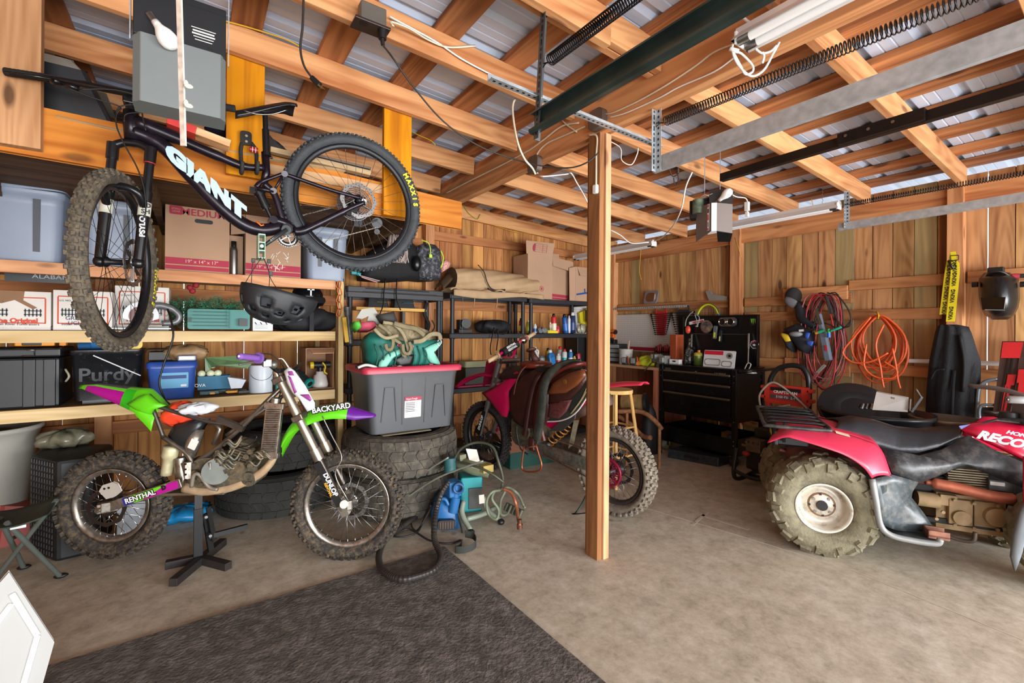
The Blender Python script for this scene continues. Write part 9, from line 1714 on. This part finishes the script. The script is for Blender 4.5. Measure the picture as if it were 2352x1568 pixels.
# under the bench
t=thing('wooden_stool','tall pale wooden stool standing under the crimson bike tail','stool',onZ(1415,1020,0));lo=V(t.location);sc_=onD(1413,893,3.95);g=G();c=V((sc_.x,sc_.y,sc_.z))-lo;g.cyl(c-V((0,0,.03)),c,.15,n=28);SW=wood('#b98a3c','#dcb066','z',.1);obj('seat',g,SW,t,bevel=.006)
LG=[]
for(dx,dy)in((-1,-1),(1,-1),(1,1),(-1,1)):a=c+V((dx*.09,dy*.09,-.03));b2=V((c.x+dx*.17,c.y+dy*.17,0-lo.z));LG.append((a,b2));g=G();g.cyl(a,b2,.015,n=10);obj('leg',g,SW,t)
for i in range(4):
 for f in(.38,.68):p0=LG[i][0]+(LG[i][1]-LG[i][0])*f;p1=LG[(i+1)%4][0]+(LG[(i+1)%4][1]-LG[(i+1)%4][0])*f;g=G();g.cyl(p0,p1,.009,n=8);obj('rung',g,SW,t)
g=G();a=onD(1430,925,4.6);b2=onD(1480,925,4.5);g.cyl(a,b2,.085,n=24);g.cyl(b2,b2+(b2-a).normalized()*.03,.10,n=24,mi=1);tag(obj('gold_roll',g,[mat('#a98a5a',.25,.5,.5,10),BLACK]),'shiny gold and brown roll with black end under the workbench','roll')
t=thing('curved_wood_frame','curved brown wooden frame lying under the workbench','frame',onD(1460,1010,4.5));lo=V(t.location);SB=wood('#6d4426','#a36b3e','x',.2)
for P in([(1418,945,4.4),(1470,945,4.4),(1500,962,4.3),(1520,985,4.3)],[(1420,955,4.5),(1450,975,4.4),(1475,1000,4.3),(1495,1005,4.2)]):g=G();g.tube(cv3([onD(*p_)-lo for p_ in P],6),.022,8);obj('rail',g,SB,t)
for p_ in((1440,948,4.4),(1515,980,4.3)):a=onD(*p_);g=G();g.cyl(a-lo,V((a.x,a.y,0))-lo,.015,n=8);obj('leg',g,SB,t)
g=G();c=onD(1492,945,4.6);g.ball((c.x,c.y,c.z/2+.04),(.09,.08,c.z/2+.04),14);tag(obj('black_helmet_bag',g,mat('#121214',.6)),'black rounded bundle beside the gold roll under the bench','bundle')
g=G();c=onZ(1497,1040,0);g.loft([[(c.x-.06,c.y-.06,0),(c.x+.1,c.y-.06,0),(c.x+.1,c.y+.1,0),(c.x-.06,c.y+.1,0)],[(c.x-.0,c.y-.03,.2),(c.x+.08,c.y-.03,.2),(c.x+.08,c.y+.06,.2),(c.x-.0,c.y+.06,.2)]],smooth=False);g.beam((c.x-.12,c.y,.01),(c.x-.02,c.y-.05,.16),.05,.008,mi=1);tag(obj('blue_black_tool',g,[BLACK,mat('#1f6f8a',.4)],bevel=.005),'black tool with blue fin on the floor beside the bench leg','tool')
g=G();g.box((4.70,4.30,.60),(.16,.26,.50));tag(obj('dark_cabinet',g,BLACK),'dark cabinet in the corner behind the workbench','cabinet')
bpy.data.objects.remove(bpy.data.objects['dark_cabinet'])
t=thing('drawer_cabinet','black small-parts drawer cabinet in the corner behind the shelf post','cabinet',onY(1345,840,4.15));lo=V(t.location);a=onY(1328,770,4.15)-lo;b2=onY(1385,832,4.15)-lo;g=G();g.box(((a.x+b2.x)/2,.12,(a.z+b2.z)/2),(b2.x-a.x,.22,a.z-b2.z));obj('case',g,BLACK,t,bevel=.004)
for i in range(6):g=G();g.box((b2.x-.08,.006,b2.z+.03+i*.04),(.05,.006,.006));obj('drawer_lip',g,mat('#b0b0a8',.4),t)
# ================================================================ pressure washer
pw=thing('pressure_washer','red and black pressure washer with curved black handle standing against the right wall','pressure washer',onZ(1800,1110,0));lo=V(pw.location)
XP=4.30
def pp(px,py,x=XP):return onX(px,py,x)-lo
PR=mat('#c8382a',.4,0,.06)
g=G();g.tube(cv3([pp(1768,960),pp(1768,885),pp(1775,860),pp(1790,845),pp(1815,839),pp(1838,842),pp(1852,855),pp(1858,885),pp(1858,960)],6),.022,12);obj('handle',g,mat('#1b1e22',.35,.2),pw)
g=G();a=pp(1762,880,XP-.03);b2=pp(1862,935,XP-.03);cy_=(a.y+b2.y)/2;cz=(a.z+b2.z)/2;wy=abs(a.y-b2.y);hz=abs(a.z-b2.z);g.prism(rr(wy,hz,.02),0,.05,frame(RX,RY,RZ,(a.x,cy_,cz)))
for(sy,sz)in((-1,1),(1,1),(-1,-.6),(1,-.6)):g.box((a.x-.02,cy_+sy*wy*.53,cz+sz*hz*.32),(.06,.05,.03))
g.box((a.x-.02,cy_-wy*.43,cz-hz*.6),(.05,.03,hz*.5));g.box((a.x-.02,cy_+wy*.43,cz-hz*.6),(.05,.03,hz*.3));pn=obj('control_panel',g,PR,pw,bevel=.006)
M=frame(RX,RY,RZ,(a.x-.051,cy_+.0,cz+.01));g=G();g.prism(rr(wy*.72,hz*.72,.01),0,.002,M);lb=obj('panel_label',g,mat('#b8292c',.4),pn);g=G();g.prism(rr(wy*.70,hz*.2,.004),.002,.003,M@tr(0,hz*.22,0));g.prism(rr(wy*.70,hz*.2,.004),.002,.003,M@tr(0,-hz*.18,0),1);obj('label_stripe',g,[BLACK,mat('#4a4a4c',.5)],lb)
txo('label_lettering','CRAFTSMAN',.034,M@tr(0,.012,.0032),WHITE,lb,bold=.001,ext=.0004);txo('label_lettering','3100 PSI  2.4',.030,M@tr(0,-hz*.18,.0036),WHITE,lb,ext=.0004)
g=G();g.tube(cv3([pp(1748,940,XP-.1),pp(1744,910,XP-.1),pp(1756,890,XP-.1),pp(1775,878,XP-.1),pp(1800,890,XP-.1),pp(1830,915,XP-.1),pp(1856,940,XP-.1)],6),.009,8);g.tube(cv3([pp(1748,940,XP-.1),pp(1752,955,XP-.1),pp(1765,950,XP-.1),pp(1790,935,XP-.1),pp(1815,930,XP-.1),pp(1770,938,XP-.15),pp(1765,945,XP-.15),pp(1800,952,XP-.15)],6),.009,8);obj('spray_hose',g,mat('#a39b8c',.5),pw)
for s_ in(0,1):
 a_=pp(1768 if s_==0 else 1858,950);g=G();y_=a_.y;g.tube(cv3([a_,V((a_.x-.02,y_,.45)),V((a_.x-.10,y_,.12)),V((a_.x-.35,y_,.06)),V((a_.x-.55,y_,.06)),V((a_.x-.60,y_,.14)),V((a_.x-.55,y_,.32))],5),.018,8);obj('frame_tube',g,BLACK,pw)
g=G();xx=pp(1768,950).x;yl_,yr_=pp(1768,950).y,pp(1858,950).y;g.tube(cv3([(xx-.60,yl_,.14),(xx-.62,(yl_+yr_)/2,.12),(xx-.60,yr_,.14)],5),.016,8);g.tube([(xx-.35,yl_,.06),(xx-.35,yr_,.06)],.014,8);g.tube([(xx-.1,yl_,.12),(xx-.1,yr_,.12)],.014,8);obj('cross_tube',g,BLACK,pw)
g=G();c=V((xx-.30,(yl_+yr_)/2,.23));g.box(tuple(c),(.26,.30,.20));g.cyl(c+V((0,0,.1)),c+V((0,0,.16)),.10,n=24);g.box(tuple(c+V((.02,.06,.2))),(.12,.14,.08));obj('engine',g,mat('#1f1c1b',.5,.2,.2),pw,bevel=.012)
g=G();c2=c+V((-.16,.05,.12));g.box(tuple(c2),(.10,.12,.10));
for i in range(3):g.cyl(c2+V((-.05,-.04+i*.04,.03)),c2+V((-.08,-.04+i*.04,.03)),.012,n=8)
g.tube([c2+V((0,.0,-.02)),c2+V((0,.12,-.02))],.012,8);obj('pump',g,mat('#6d5f50',.4,.6,.3,20),pw,bevel=.004)
g=G();c3=c+V((-.14,.14,.03));g.ball(tuple(c3),(.03,.035,.022),10);obj('red_cap',g,mat('#b0303a',.4),pw)
for s_ in(-1,1):g=G();g.cyl((xx-.02,(yl_+yr_)/2+s_*.24-.03,.13),(xx-.02,(yl_+yr_)/2+s_*.24+.03,.13),.13,n=28);obj('wheel',g,BLACK,pw,bevel=.01)
# ================================================================ things hanging on the right wall
XH=4.70
def hw(px,py,x=XH):return onX(px,py,x)
t=thing('baseball_cap','black and grey baseball cap hanging on the rail left of the jumper cables','cap',hw(1820,690,4.72));lo=V(t.location);g=G();c=hw(1822,680,4.70)-lo;g.ball(tuple(c),(.055,.075,.085),16);obj('crown',g,mat('#2c2b2c',.85,0,.1),t);g=G();pil(g,[hw(a_,b_,4.64)-lo for a_,b_ in((1800,690),(1805,680),(1818,684),(1832,692),(1834,700),(1822,708),(1806,700))],(-1,0,0),.02,.02,3);obj('brim',g,mat('#6c6c70',.8),t)
t=thing('jumper_cables','bundle of red and black jumper cables hanging from the wall rail','jumper cables',hw(1885,780,4.72));lo=V(t.location);random.seed(11);RC=[mat('#b9303a',.45),mat('#2a2022',.45),mat('#a8606a',.5)]
def loopc(cx_,cy_,rx,ry,x,tl=0,n=28,w1=0):return[hw(cx_+rx*math.cos(q*2*PI/n)+tl*math.sin(q*2*PI/n),cy_+ry*math.sin(q*2*PI/n)+w1*math.sin(2*q*2*PI/n),x)-lo for q in range(n)]
for i in range(13):
 g=G();c_=random.choice((0,1,2));rx=random.uniform(26,52);ry=random.uniform(85,112);cx_=1890+random.uniform(-10,12);cy_=672+ry+random.uniform(0,8);g.tube(loopc(cx_,cy_,rx,ry,4.70-.006*i,random.uniform(-18,14),w1=random.uniform(-10,10)),.0055,6,True);obj('cable_loop',g,RC[i%3],t)
for P in([(1900,672),(1925,680),(1948,710),(1955,735),(1948,750),(1930,745),(1915,715)],[(1885,740),(1905,745),(1925,755),(1940,752),(1955,735)]):g=G();g.tube(cv3([hw(a_,b_,4.62)-lo for a_,b_ in P],6),.006,6);obj('cable_loop',g,RC[1],t)
for(a_,b_,c_,d_,cc)in((1898,680,1910,720,'#2a2a2c'),(1875,858,1895,838,'#7d7a78'),(1868,870,1880,855,'#8a4a4c')):g=G();p0=hw(a_,b_,4.60)-lo;p1=hw(c_,d_,4.60)-lo;g.beam(p0,p1,.02,.03,up=(1,0,0));g.beam(p0+V((-.01,0,.01)),p1+V((-.01,.01,0)),.01,.012,up=(1,0,0));obj('clamp',g,mat(cc,.45),t,bevel=.003)
t=thing('tool_pouch','black tool belt pouches with yellow lining and blue trim hanging on the wall','tool pouch',hw(1830,770,4.66));lo=V(t.location)
for P,c_,o_ in(([(1825,705),(1832,690),(1845,700),(1858,735),(1880,748),(1865,755),(1840,745),(1828,730)],'#1c1e24',.05),([(1793,768),(1800,760),(1818,765),(1826,790),(1820,808),(1808,800)],'#20242b',.08),([(1800,755),(1830,742),(1862,760),(1868,790),(1855,812),(1835,805),(1818,780)],'#191c26',.10)):
 g=G();pil(g,[hw(a_,b_,4.70-o_)-lo for a_,b_ in P],(-1,0,.1),.08,.05,4);obj('pouch',g,mat(c_,.8,0,.2,20),t)
g=G();pil(g,[hw(a_,b_,4.555)-lo for a_,b_ in((1792,768),(1796,764),(1810,768),(1816,782),(1804,785))],(-1,0,.3),.01,.01,2);obj('yellow_lining',g,mat('#c9a81c',.7),t)
for P in(((1850,762),(1860,765),(1856,778),(1848,775)),((1853,782),(1868,784),(1864,795),(1852,790))):g=G();pil(g,[hw(a_,b_,4.53)-lo for a_,b_ in P],(-1,0,0),.01,.005,2);obj('blue_trim',g,mat('#2d4fae',.6),t)
g=G();g.ball(tuple(hw(1828,767,4.54)-lo),(.03,.06,.025),10);obj('grey_glove',g,mat('#7f8385',.8),t)
t=thing('reciprocating_saw','slim grey electric saw with red badge hanging in front of the jumper cables','saw',hw(1895,800,4.52));lo=V(t.location)
def qp(px,py,x=4.58):return onX(px,py,x)-lo
g=G();g.beam(qp(1890,762),qp(1903,828),.06,.05,up=(1,0,0));g.beam(qp(1880,720),qp(1890,765),.045,.04,up=(1,0,0));obj('body',g,mat('#5f6a76',.4,0,.1),t,bevel=.012)
g=G();g.beam(qp(1896,793,4.55),qp(1898,806,4.55),.018,.003,up=(1,0,0));obj('red_badge',g,mat('#b02430',.4),t);g=G();g.beam(qp(1874,708,4.56),qp(1886,745,4.56),.02,.02,up=(1,0,0));obj('steel_shoe',g,STEEL,t)
def wtool(name,label,a,b,x,cols,w=.022,cat='tool'):
 t=thing(name,label,cat,onX(*a,x));p0=onX(*a,x)-V(t.location);p1=onX(*b,x)-V(t.location);n=len(cols)
 for i,c_ in enumerate(cols):g=G();g.cyl(p0+(p1-p0)*(i/n),p0+(p1-p0)*((i+1)/n),w/2*(1+.15*(i%2)),n=12);obj('handle' if i else 'tip',g,mat(c_,.4),t,bevel=.002)
wtool('long_handled_tool','white-tipped black handled tool sticking out level from the tool pouch',(1836,759),(1872,756),4.52,['#d8d8d4','#1d1d1f','#1d1d1f'],cat='tool')
wtool('green_pliers','teal green handle pointing right in front of the jumper cables',(1908,760),(1932,751),4.53,['#1d9a7a','#22a585'],.018,'pliers')
wtool('screwdriver','green and orange screwdriver handle left of the saw',(1873,765),(1894,758),4.54,['#c98a2a','#2a9a6a','#2a9a6a'],.024,'screwdriver')
wtool('screwdriver','short green and blue screwdriver handle pointing down on the saw',(1903,755),(1904,775),4.54,['#1f8a4a','#1c5fae'],.026,'screwdriver')
# orange air hose
t=thing('orange_air_hose','coiled orange air hose hanging from a yellow hook on the right wall','hose',hw(2017,800,4.72));lo=V(t.location);ORG=mat('#df6030',.38,0,.05);random.seed(21)
L_=[((2005,790),45,70,0),((2020,795),52,78,6),((2030,785),50,65,-4),((2012,770),40,52,4),((2035,800),58,75,-8),((2000,805),50,60,10),((2022,775),38,58,0),((2040,790),50,60,5)]
for i,((cx_,cy_),rx,ry,tl)in enumerate(L_):
 g=G();P=[]
 for q in range(30):a_=2*PI*q/30;pinch=.55+.45*(1-max(0,-math.sin(a_))**2);P.append(hw(2016+(cx_-2016)*(.3+.7*(math.sin(a_)+1)/2)+rx*math.cos(a_)*pinch,724+ry*(1+math.sin(a_))*(1.0),4.72-.012*i)-lo)
 g.tube(P,.0075,8,True);obj('hose_loop',g,ORG,t)
for P in([(2000,728),(1965,770),(1940,800),(1938,815),(1960,832),(2000,830),(2040,810)],[(2030,745),(2012,790),(2022,840),(2026,870),(2030,890)],[(2050,800),(2058,840),(2062,870),(2068,892)],[(1990,790),(1985,840),(2010,865),(2050,868),(2060,850),(2030,830)]):
 g=G();g.tube(cv3([hw(a_,b_,4.60)-lo for a_,b_ in P],6),.0075,8);obj('hose_loop',g,ORG,t)
g=G();g.tube(cv3([hw(2013,718,4.76)-lo,hw(2014,716,4.66)-lo,hw(2018,724,4.62)-lo,hw(2016,732,4.64)-lo],5),.006,6);obj('yellow_tie',g,mat('#c9a020',.4),t)
# overalls and suspenders
t=thing('bib_trousers','black work trousers hanging from yellow printed suspenders on the wall post','trousers',hw(2188,850,4.66));lo=V(t.location);XT=4.60
def op(px,py,x=XT):return onX(px,py,x)-lo
g=G()
prof=[(745,2158,2198),(750,2152,2225),(765,2147,2232),(790,2142,2240),(830,2134,2253),(870,2130,2253),(910,2127,2250),(960,2125,2247)]
rings=[]
for(py_,xa_,xb_)in prof:
 r_=[];
 for q in range(28):
  a_=2*PI*q/28;u=(1+math.cos(a_))/2;px_=xa_+(xb_-xa_)*u;fold=.012*math.sin(u*19+py_*.02)+.008*math.sin(u*41);p_=op(px_,py_,XT+.06*math.sin(a_)*-1*(1 if math.sin(a_)>0 else .6)+(fold if math.sin(a_)>0 else 0));r_.append(p_)
 rings.append(r_)
g.loft(rings);obj('trouser_body',g,mat('#14171c',.75,0,.2,14,.3),t)
g=G();g.tube(cv3([op(2192,850,XT-.07),op(2188,900,XT-.075),op(2186,958,XT-.07)],5),.012,6,flat=.4);g.tube(cv3([op(2138,870,XT-.05),op(2150,850,XT-.07),op(2170,848,XT-.075)],5),.006,6);g.tube(cv3([op(2205,770,XT-.07),op(2215,830,XT-.08),op(2212,900,XT-.08)],5),.012,6);obj('fold_seam',g,mat('#0d0f12',.8),t)
YS_=mat('#d9c819',.55,0,.03)
for k_,P in enumerate(([(2168,722),(2173,680),(2178,640),(2184,600),(2188,580)],[(2183,738),(2187,700),(2191,660),(2194,625),(2193,600),(2189,578)])):
 pts=cv3([op(a_,b_,XT-.02-.02*k_)for a_,b_ in P],6);g=G();rings=[]
 for i,p_ in enumerate(pts):w2=.024*(1 if i<len(pts)*.75 else .6);rings.append([p_+V((0,w2,0)),p_+V((0,-w2,0)),p_+V((-.003,-w2,0)),p_+V((-.003,w2,0))])
 g.loft(rings,smooth=False);s_=obj('suspender',g,YS_,t)
 for f in(.12,.32,.52,.70):
  i=int(f*(len(pts)-1));d1=(pts[i+1]-pts[i]).normalized();txo('strap_lettering','VIKING',.030,frame(d1,V((-1,0,0)).cross(d1),(-1,0,0),pts[i]+V((-.0045,0,0))),BLACK,s_,ext=.0005,bold=.001)
g=G();
for(a_,b_)in((2192,592),(2186,612)):c=op(a_,b_,XT-.045);g.tube([frame(RX,RY,RZ,c)@rot('Z',20 if b_>600 else 0)@V((x,y,0))for x,y in rr(.045,.035,.006)],.003,5,True)
g.tube([op(2178,598,XT-.045),op(2190,618,XT-.045)],.007,6);obj('buckle',g,BLACK,t)
# pvc pipe
g=G();g.cyl(hw(2084,828,4.76)+V((-.01,0,0)),hw(2310,835,4.76)+V((-.01,0,0)),.017,n=16);tag(obj('white_pipe',g,mat('#dcdcdc',.3)),'long white plastic pipe fixed level along the wall behind the trousers','pipe')
# welding helmet
t=thing('welding_helmet','glossy black welding helmet hanging at the right edge of the wall','helmet',hw(2292,680,4.66));lo=V(t.location);WH=mat('#15171a',.28,0,.1)
def hp_(px,py,x):return onX(px,py,x)-lo
secs=[(626,2262,2318,.10),(640,2250,2338,.17),(660,2248,2341,.20),(686,2250,2342,.20),(705,2254,2338,.19),(722,2262,2330,.15),(733,2278,2314,.08)]
rings=[]
for(py_,xa_,xb_,dep)in secs:
 r_=[]
 for q in range(20):u=q/19;r_.append(hp_(xa_+(xb_-xa_)*u,py_,4.72-dep*(math.sin(PI*u)**.45 if 0<u<1 else 0)))
 rings.append(r_)
g=G();g.loft(rings,closed=False,caps=False);obj('shell',g,WH,t,solid=.006)
g=G();P0=[hp_(a_,b_,4.495)for a_,b_ in((2254,684),(2308,683),(2305,708),(2258,710))];g.plate(P0,(-1,0,0),.01);ls=obj('visor_window',g,mat('#060708',.08),t,bevel=.003);g=G();g.beam(hp_(2262,711,4.49),(hp_(2308,712,4.49)),.004,.006);obj('visor_ridge',g,mat('#6a6e72',.3),ls)
g=G();g.box(tuple(hp_(2288,622,4.66)),(.05,.08,.05));g.tube(cv3([hp_(2262,640,4.64),hp_(2275,626,4.6),hp_(2300,624,4.6),hp_(2322,636,4.64)],5),.008,6);obj('headgear',g,BLACK,t,bevel=.006)
for px_ in(2246,2343):g=G();c=hp_(px_,653,4.66);g.cyl(c,c+V((0,.03 if px_<2300 else-.03,0)),.02,n=12);obj('knob',g,BLACK,t)
wtool('red_handled_tool','red handled tool lying on the rail above the welding helmet',(2310,634),(2360,633),4.68,['#b9404c','#b9404c','#2a2a2a'],.03)
# ladders / ramps at the far right
def ramp(label,pa,pb,x0,x1,red):
 t=thing('folding_ramp',label,'ramp',onX(pa[0],960,x1));lo=V(t.location);a0=onX(pa[0],pa[1],x0)-lo;a1=onX(pb[0],pb[1],x0)-lo;b0=onX(pa[2],965,x1)-lo;b1=onX(pb[2],965,x1)-lo
 g=G();g.plate([a0,a1,b1,b0][::-1],(-1,0,0),.08);body=obj('channel',g,mat('#4d3b35',.45,.3,.2,14),t,bevel=.008)
 g=G()
 for(f0,f1,s0,s1)in red:
  q=lambda f,s:(a0+(a1-a0)*s)*(1-f)+(b0+(b1-b0)*s)*f+V((-.012,0,0));g.plate([q(f0,s0),q(f0,s1),q(f1,s1),q(f1,s0)][::-1],(-1,0,0),.014)
 obj('red_panel',g,mat('#c4262a',.4),body,bevel=.002)
 g=G()
 for s_ in(.38,.62):g.beam((a0+(a1-a0)*s_)+V((-.01,0,-.03)),(b0+(b1-b0)*s_)+V((-.01,0,0)),.006,.012,up=(1,0,0))
 obj('groove',g,BLACK,body);return t
ramp('red and brown metal ramp leaning upright against the wall, fully in view',(2305,786,2282),(2350,786,2312),4.62,4.45,[(0,.20,0,1),(.42,.55,.55,1),(.55,.95,.5,.8)])
ramp('second red and brown ramp cut by the right edge of the picture',(2348,800,2325),(2398,800,2375),4.60,4.42,[(.30,.48,.0,.7),(.48,.62,.1,.6)])
g=G();g.tube(cv3([onX(a_,b_,4.55)for a_,b_ in((2244,960),(2246,915),(2250,890),(2264,876),(2292,870))],6),.012,8);g.tube(cv3([onX(a_,b_,4.5)for a_,b_ in((2250,962),(2250,940),(2258,930),(2285,930))],6),.010,8);g.plate([onX(a_,b_,4.52)for a_,b_ in((2254,935),(2285,935),(2285,965),(2253,965))][::-1],(-1,0,0),.01,1);tag(obj('folding_chair',g,[mat('#7d8a94',.35,.4),mat('#23262c',.6)]),'folded grey tubular chair between the trousers and ramp','chair')
# trash can, lid, box
t=thing('rubbish_bin','big round black rubbish bin behind the quad bike seat','bin',onD(2010,1080,3.35));t.location.z=0;lo=V(t.location);c=onD(2005,948,3.30)-lo;zr_=onD(2005,945,3.3).z;r_=.33;g=G();g.lathe([(0,.01),(r_*.75,.01),(r_*.78,.03),(r_*.93,zr_-.10),(r_*.97,zr_-.09),(r_*.97,zr_-.03),(r_*1.02,zr_-.03),(r_*1.02,zr_),(r_*.95,zr_),(r_*.9,zr_-.1),(r_*.7,.04),(0,.04)],44);obj('body',g,mat('#1b1f23',.4,0,.1,6),t)
g=G();g.box((.10,-r_*.98,zr_-.06),(.10,.06,.04));obj('handle',g,mat('#1b1f23',.4),t,bevel=.01);loB=lo
tl=thing('bin_lid','black round bin lid standing tilted inside the open rubbish bin','lid',lo+V((.03,.12,zr_-.12)));a=V((.57,-.82,0)).normalized();b2=V((.55,.38,.70));b2=(b2-a*b2.dot(a)).normalized();nv=a.cross(b2);nv=nv if nv.z>0 else-nv;M=frame(a,nv.cross(a),nv,(0,.0,.10))@Mx.Scale(.84,4)
g=G();g.lathe([(0,.0),(.12,.004),(.13,.012),(.20,.016),(.21,.004),(.29,.0),(.30,-.02),(.305,-.02),(.305,.008),(.30,.014),(.0,.010)],44,M);obj('lid',g,mat('#22272c',.4,0,.1),tl)
b=thing('door_hardware_box','pale cardboard hardware box standing in the rubbish bin','box',onD(2052,925,3.28));lo=V(b.location);P=[onD(a_,b_,d_)-lo for a_,b_,d_ in((2005,940,3.22),(2084,945,3.16),(2086,915,3.16),(2014,901,3.24))];g=G();nn_=(O-V(b.location));nn_.z=0;g.plate(P,nn_,.06);obj('body',g,mat('#a8a19a',.6),b,bevel=.003)
d1=(P[2]-P[3]).normalized();up=nn_.normalized().cross(d1);M=frame(d1,up,d1.cross(up),(P[3]+(P[2]-P[3])*.32-up*.022+nn_.normalized()*.003));g=G();g.prism(rr(.10,.022,.003),0,.001,M);lb=obj('blue_label',g,mat('#24607a',.5),b);txo('label_lettering','VERANDA',.014,M@tr(0,0,.0013),WHITE,lb,ext=.0003)
c0=P[3]+(P[1]-P[3])*.5+nn_.normalized()*.004;M=frame(d1,up,d1.cross(up),c0);g=G();g.prism(rr(.02,.07,.002),0,.002,M);g.prism(rr(.012,.035,.002),.002,.004,M@tr(-.03,-.015,0),1);obj('door_picture',g,[mat('#6d635a',.6),WHITE],b)
g=G();g.beam(onD(2095,945,3.15),onD(2118,912,3.1),.012,.03,up=tuple(nn_));g.beam(onD(2090,943,3.15),onD(2092,916,3.15),.005,.03,up=tuple(nn_));g.beam(onD(2117,912,3.1),onD(2105,893,3.1),.006,.02,up=tuple(nn_));tag(obj('metal_bracket',g,[mat('#9aa6ae',.35,.5)]),'folded light grey metal bracket poking out right of the hardware box','bracket')
g=G();random.seed(13)
for i in range(7):c=onD(1975+i*5,938,3.3);g.tube(cv3([c,c+V((.03,0,.03)),c+V((.05,.02,.0))],4),.006,6,mi=i%2)
tag(obj('bin_scraps',g,[BLACK,mat('#b9bcc0',.4)]),'small black and grey scraps in the left of the rubbish bin','scraps',kind='stuff')
t=thing('metal_drum','dull metal round drum rim behind the quad bike seat','drum',onD(2170,1080,3.2));t.location.z=0;z_=onD(2165,958,3.2).z;g=G();g.lathe([(0,z_-.05),(.16,z_-.05),(.185,z_-.002),(.195,z_),(.20,z_-.004),(.19,z_-.03),(.18,.0),(0,0)],40);obj('drum',g,mat('#8a8272',.35,.7,.2,8),t)
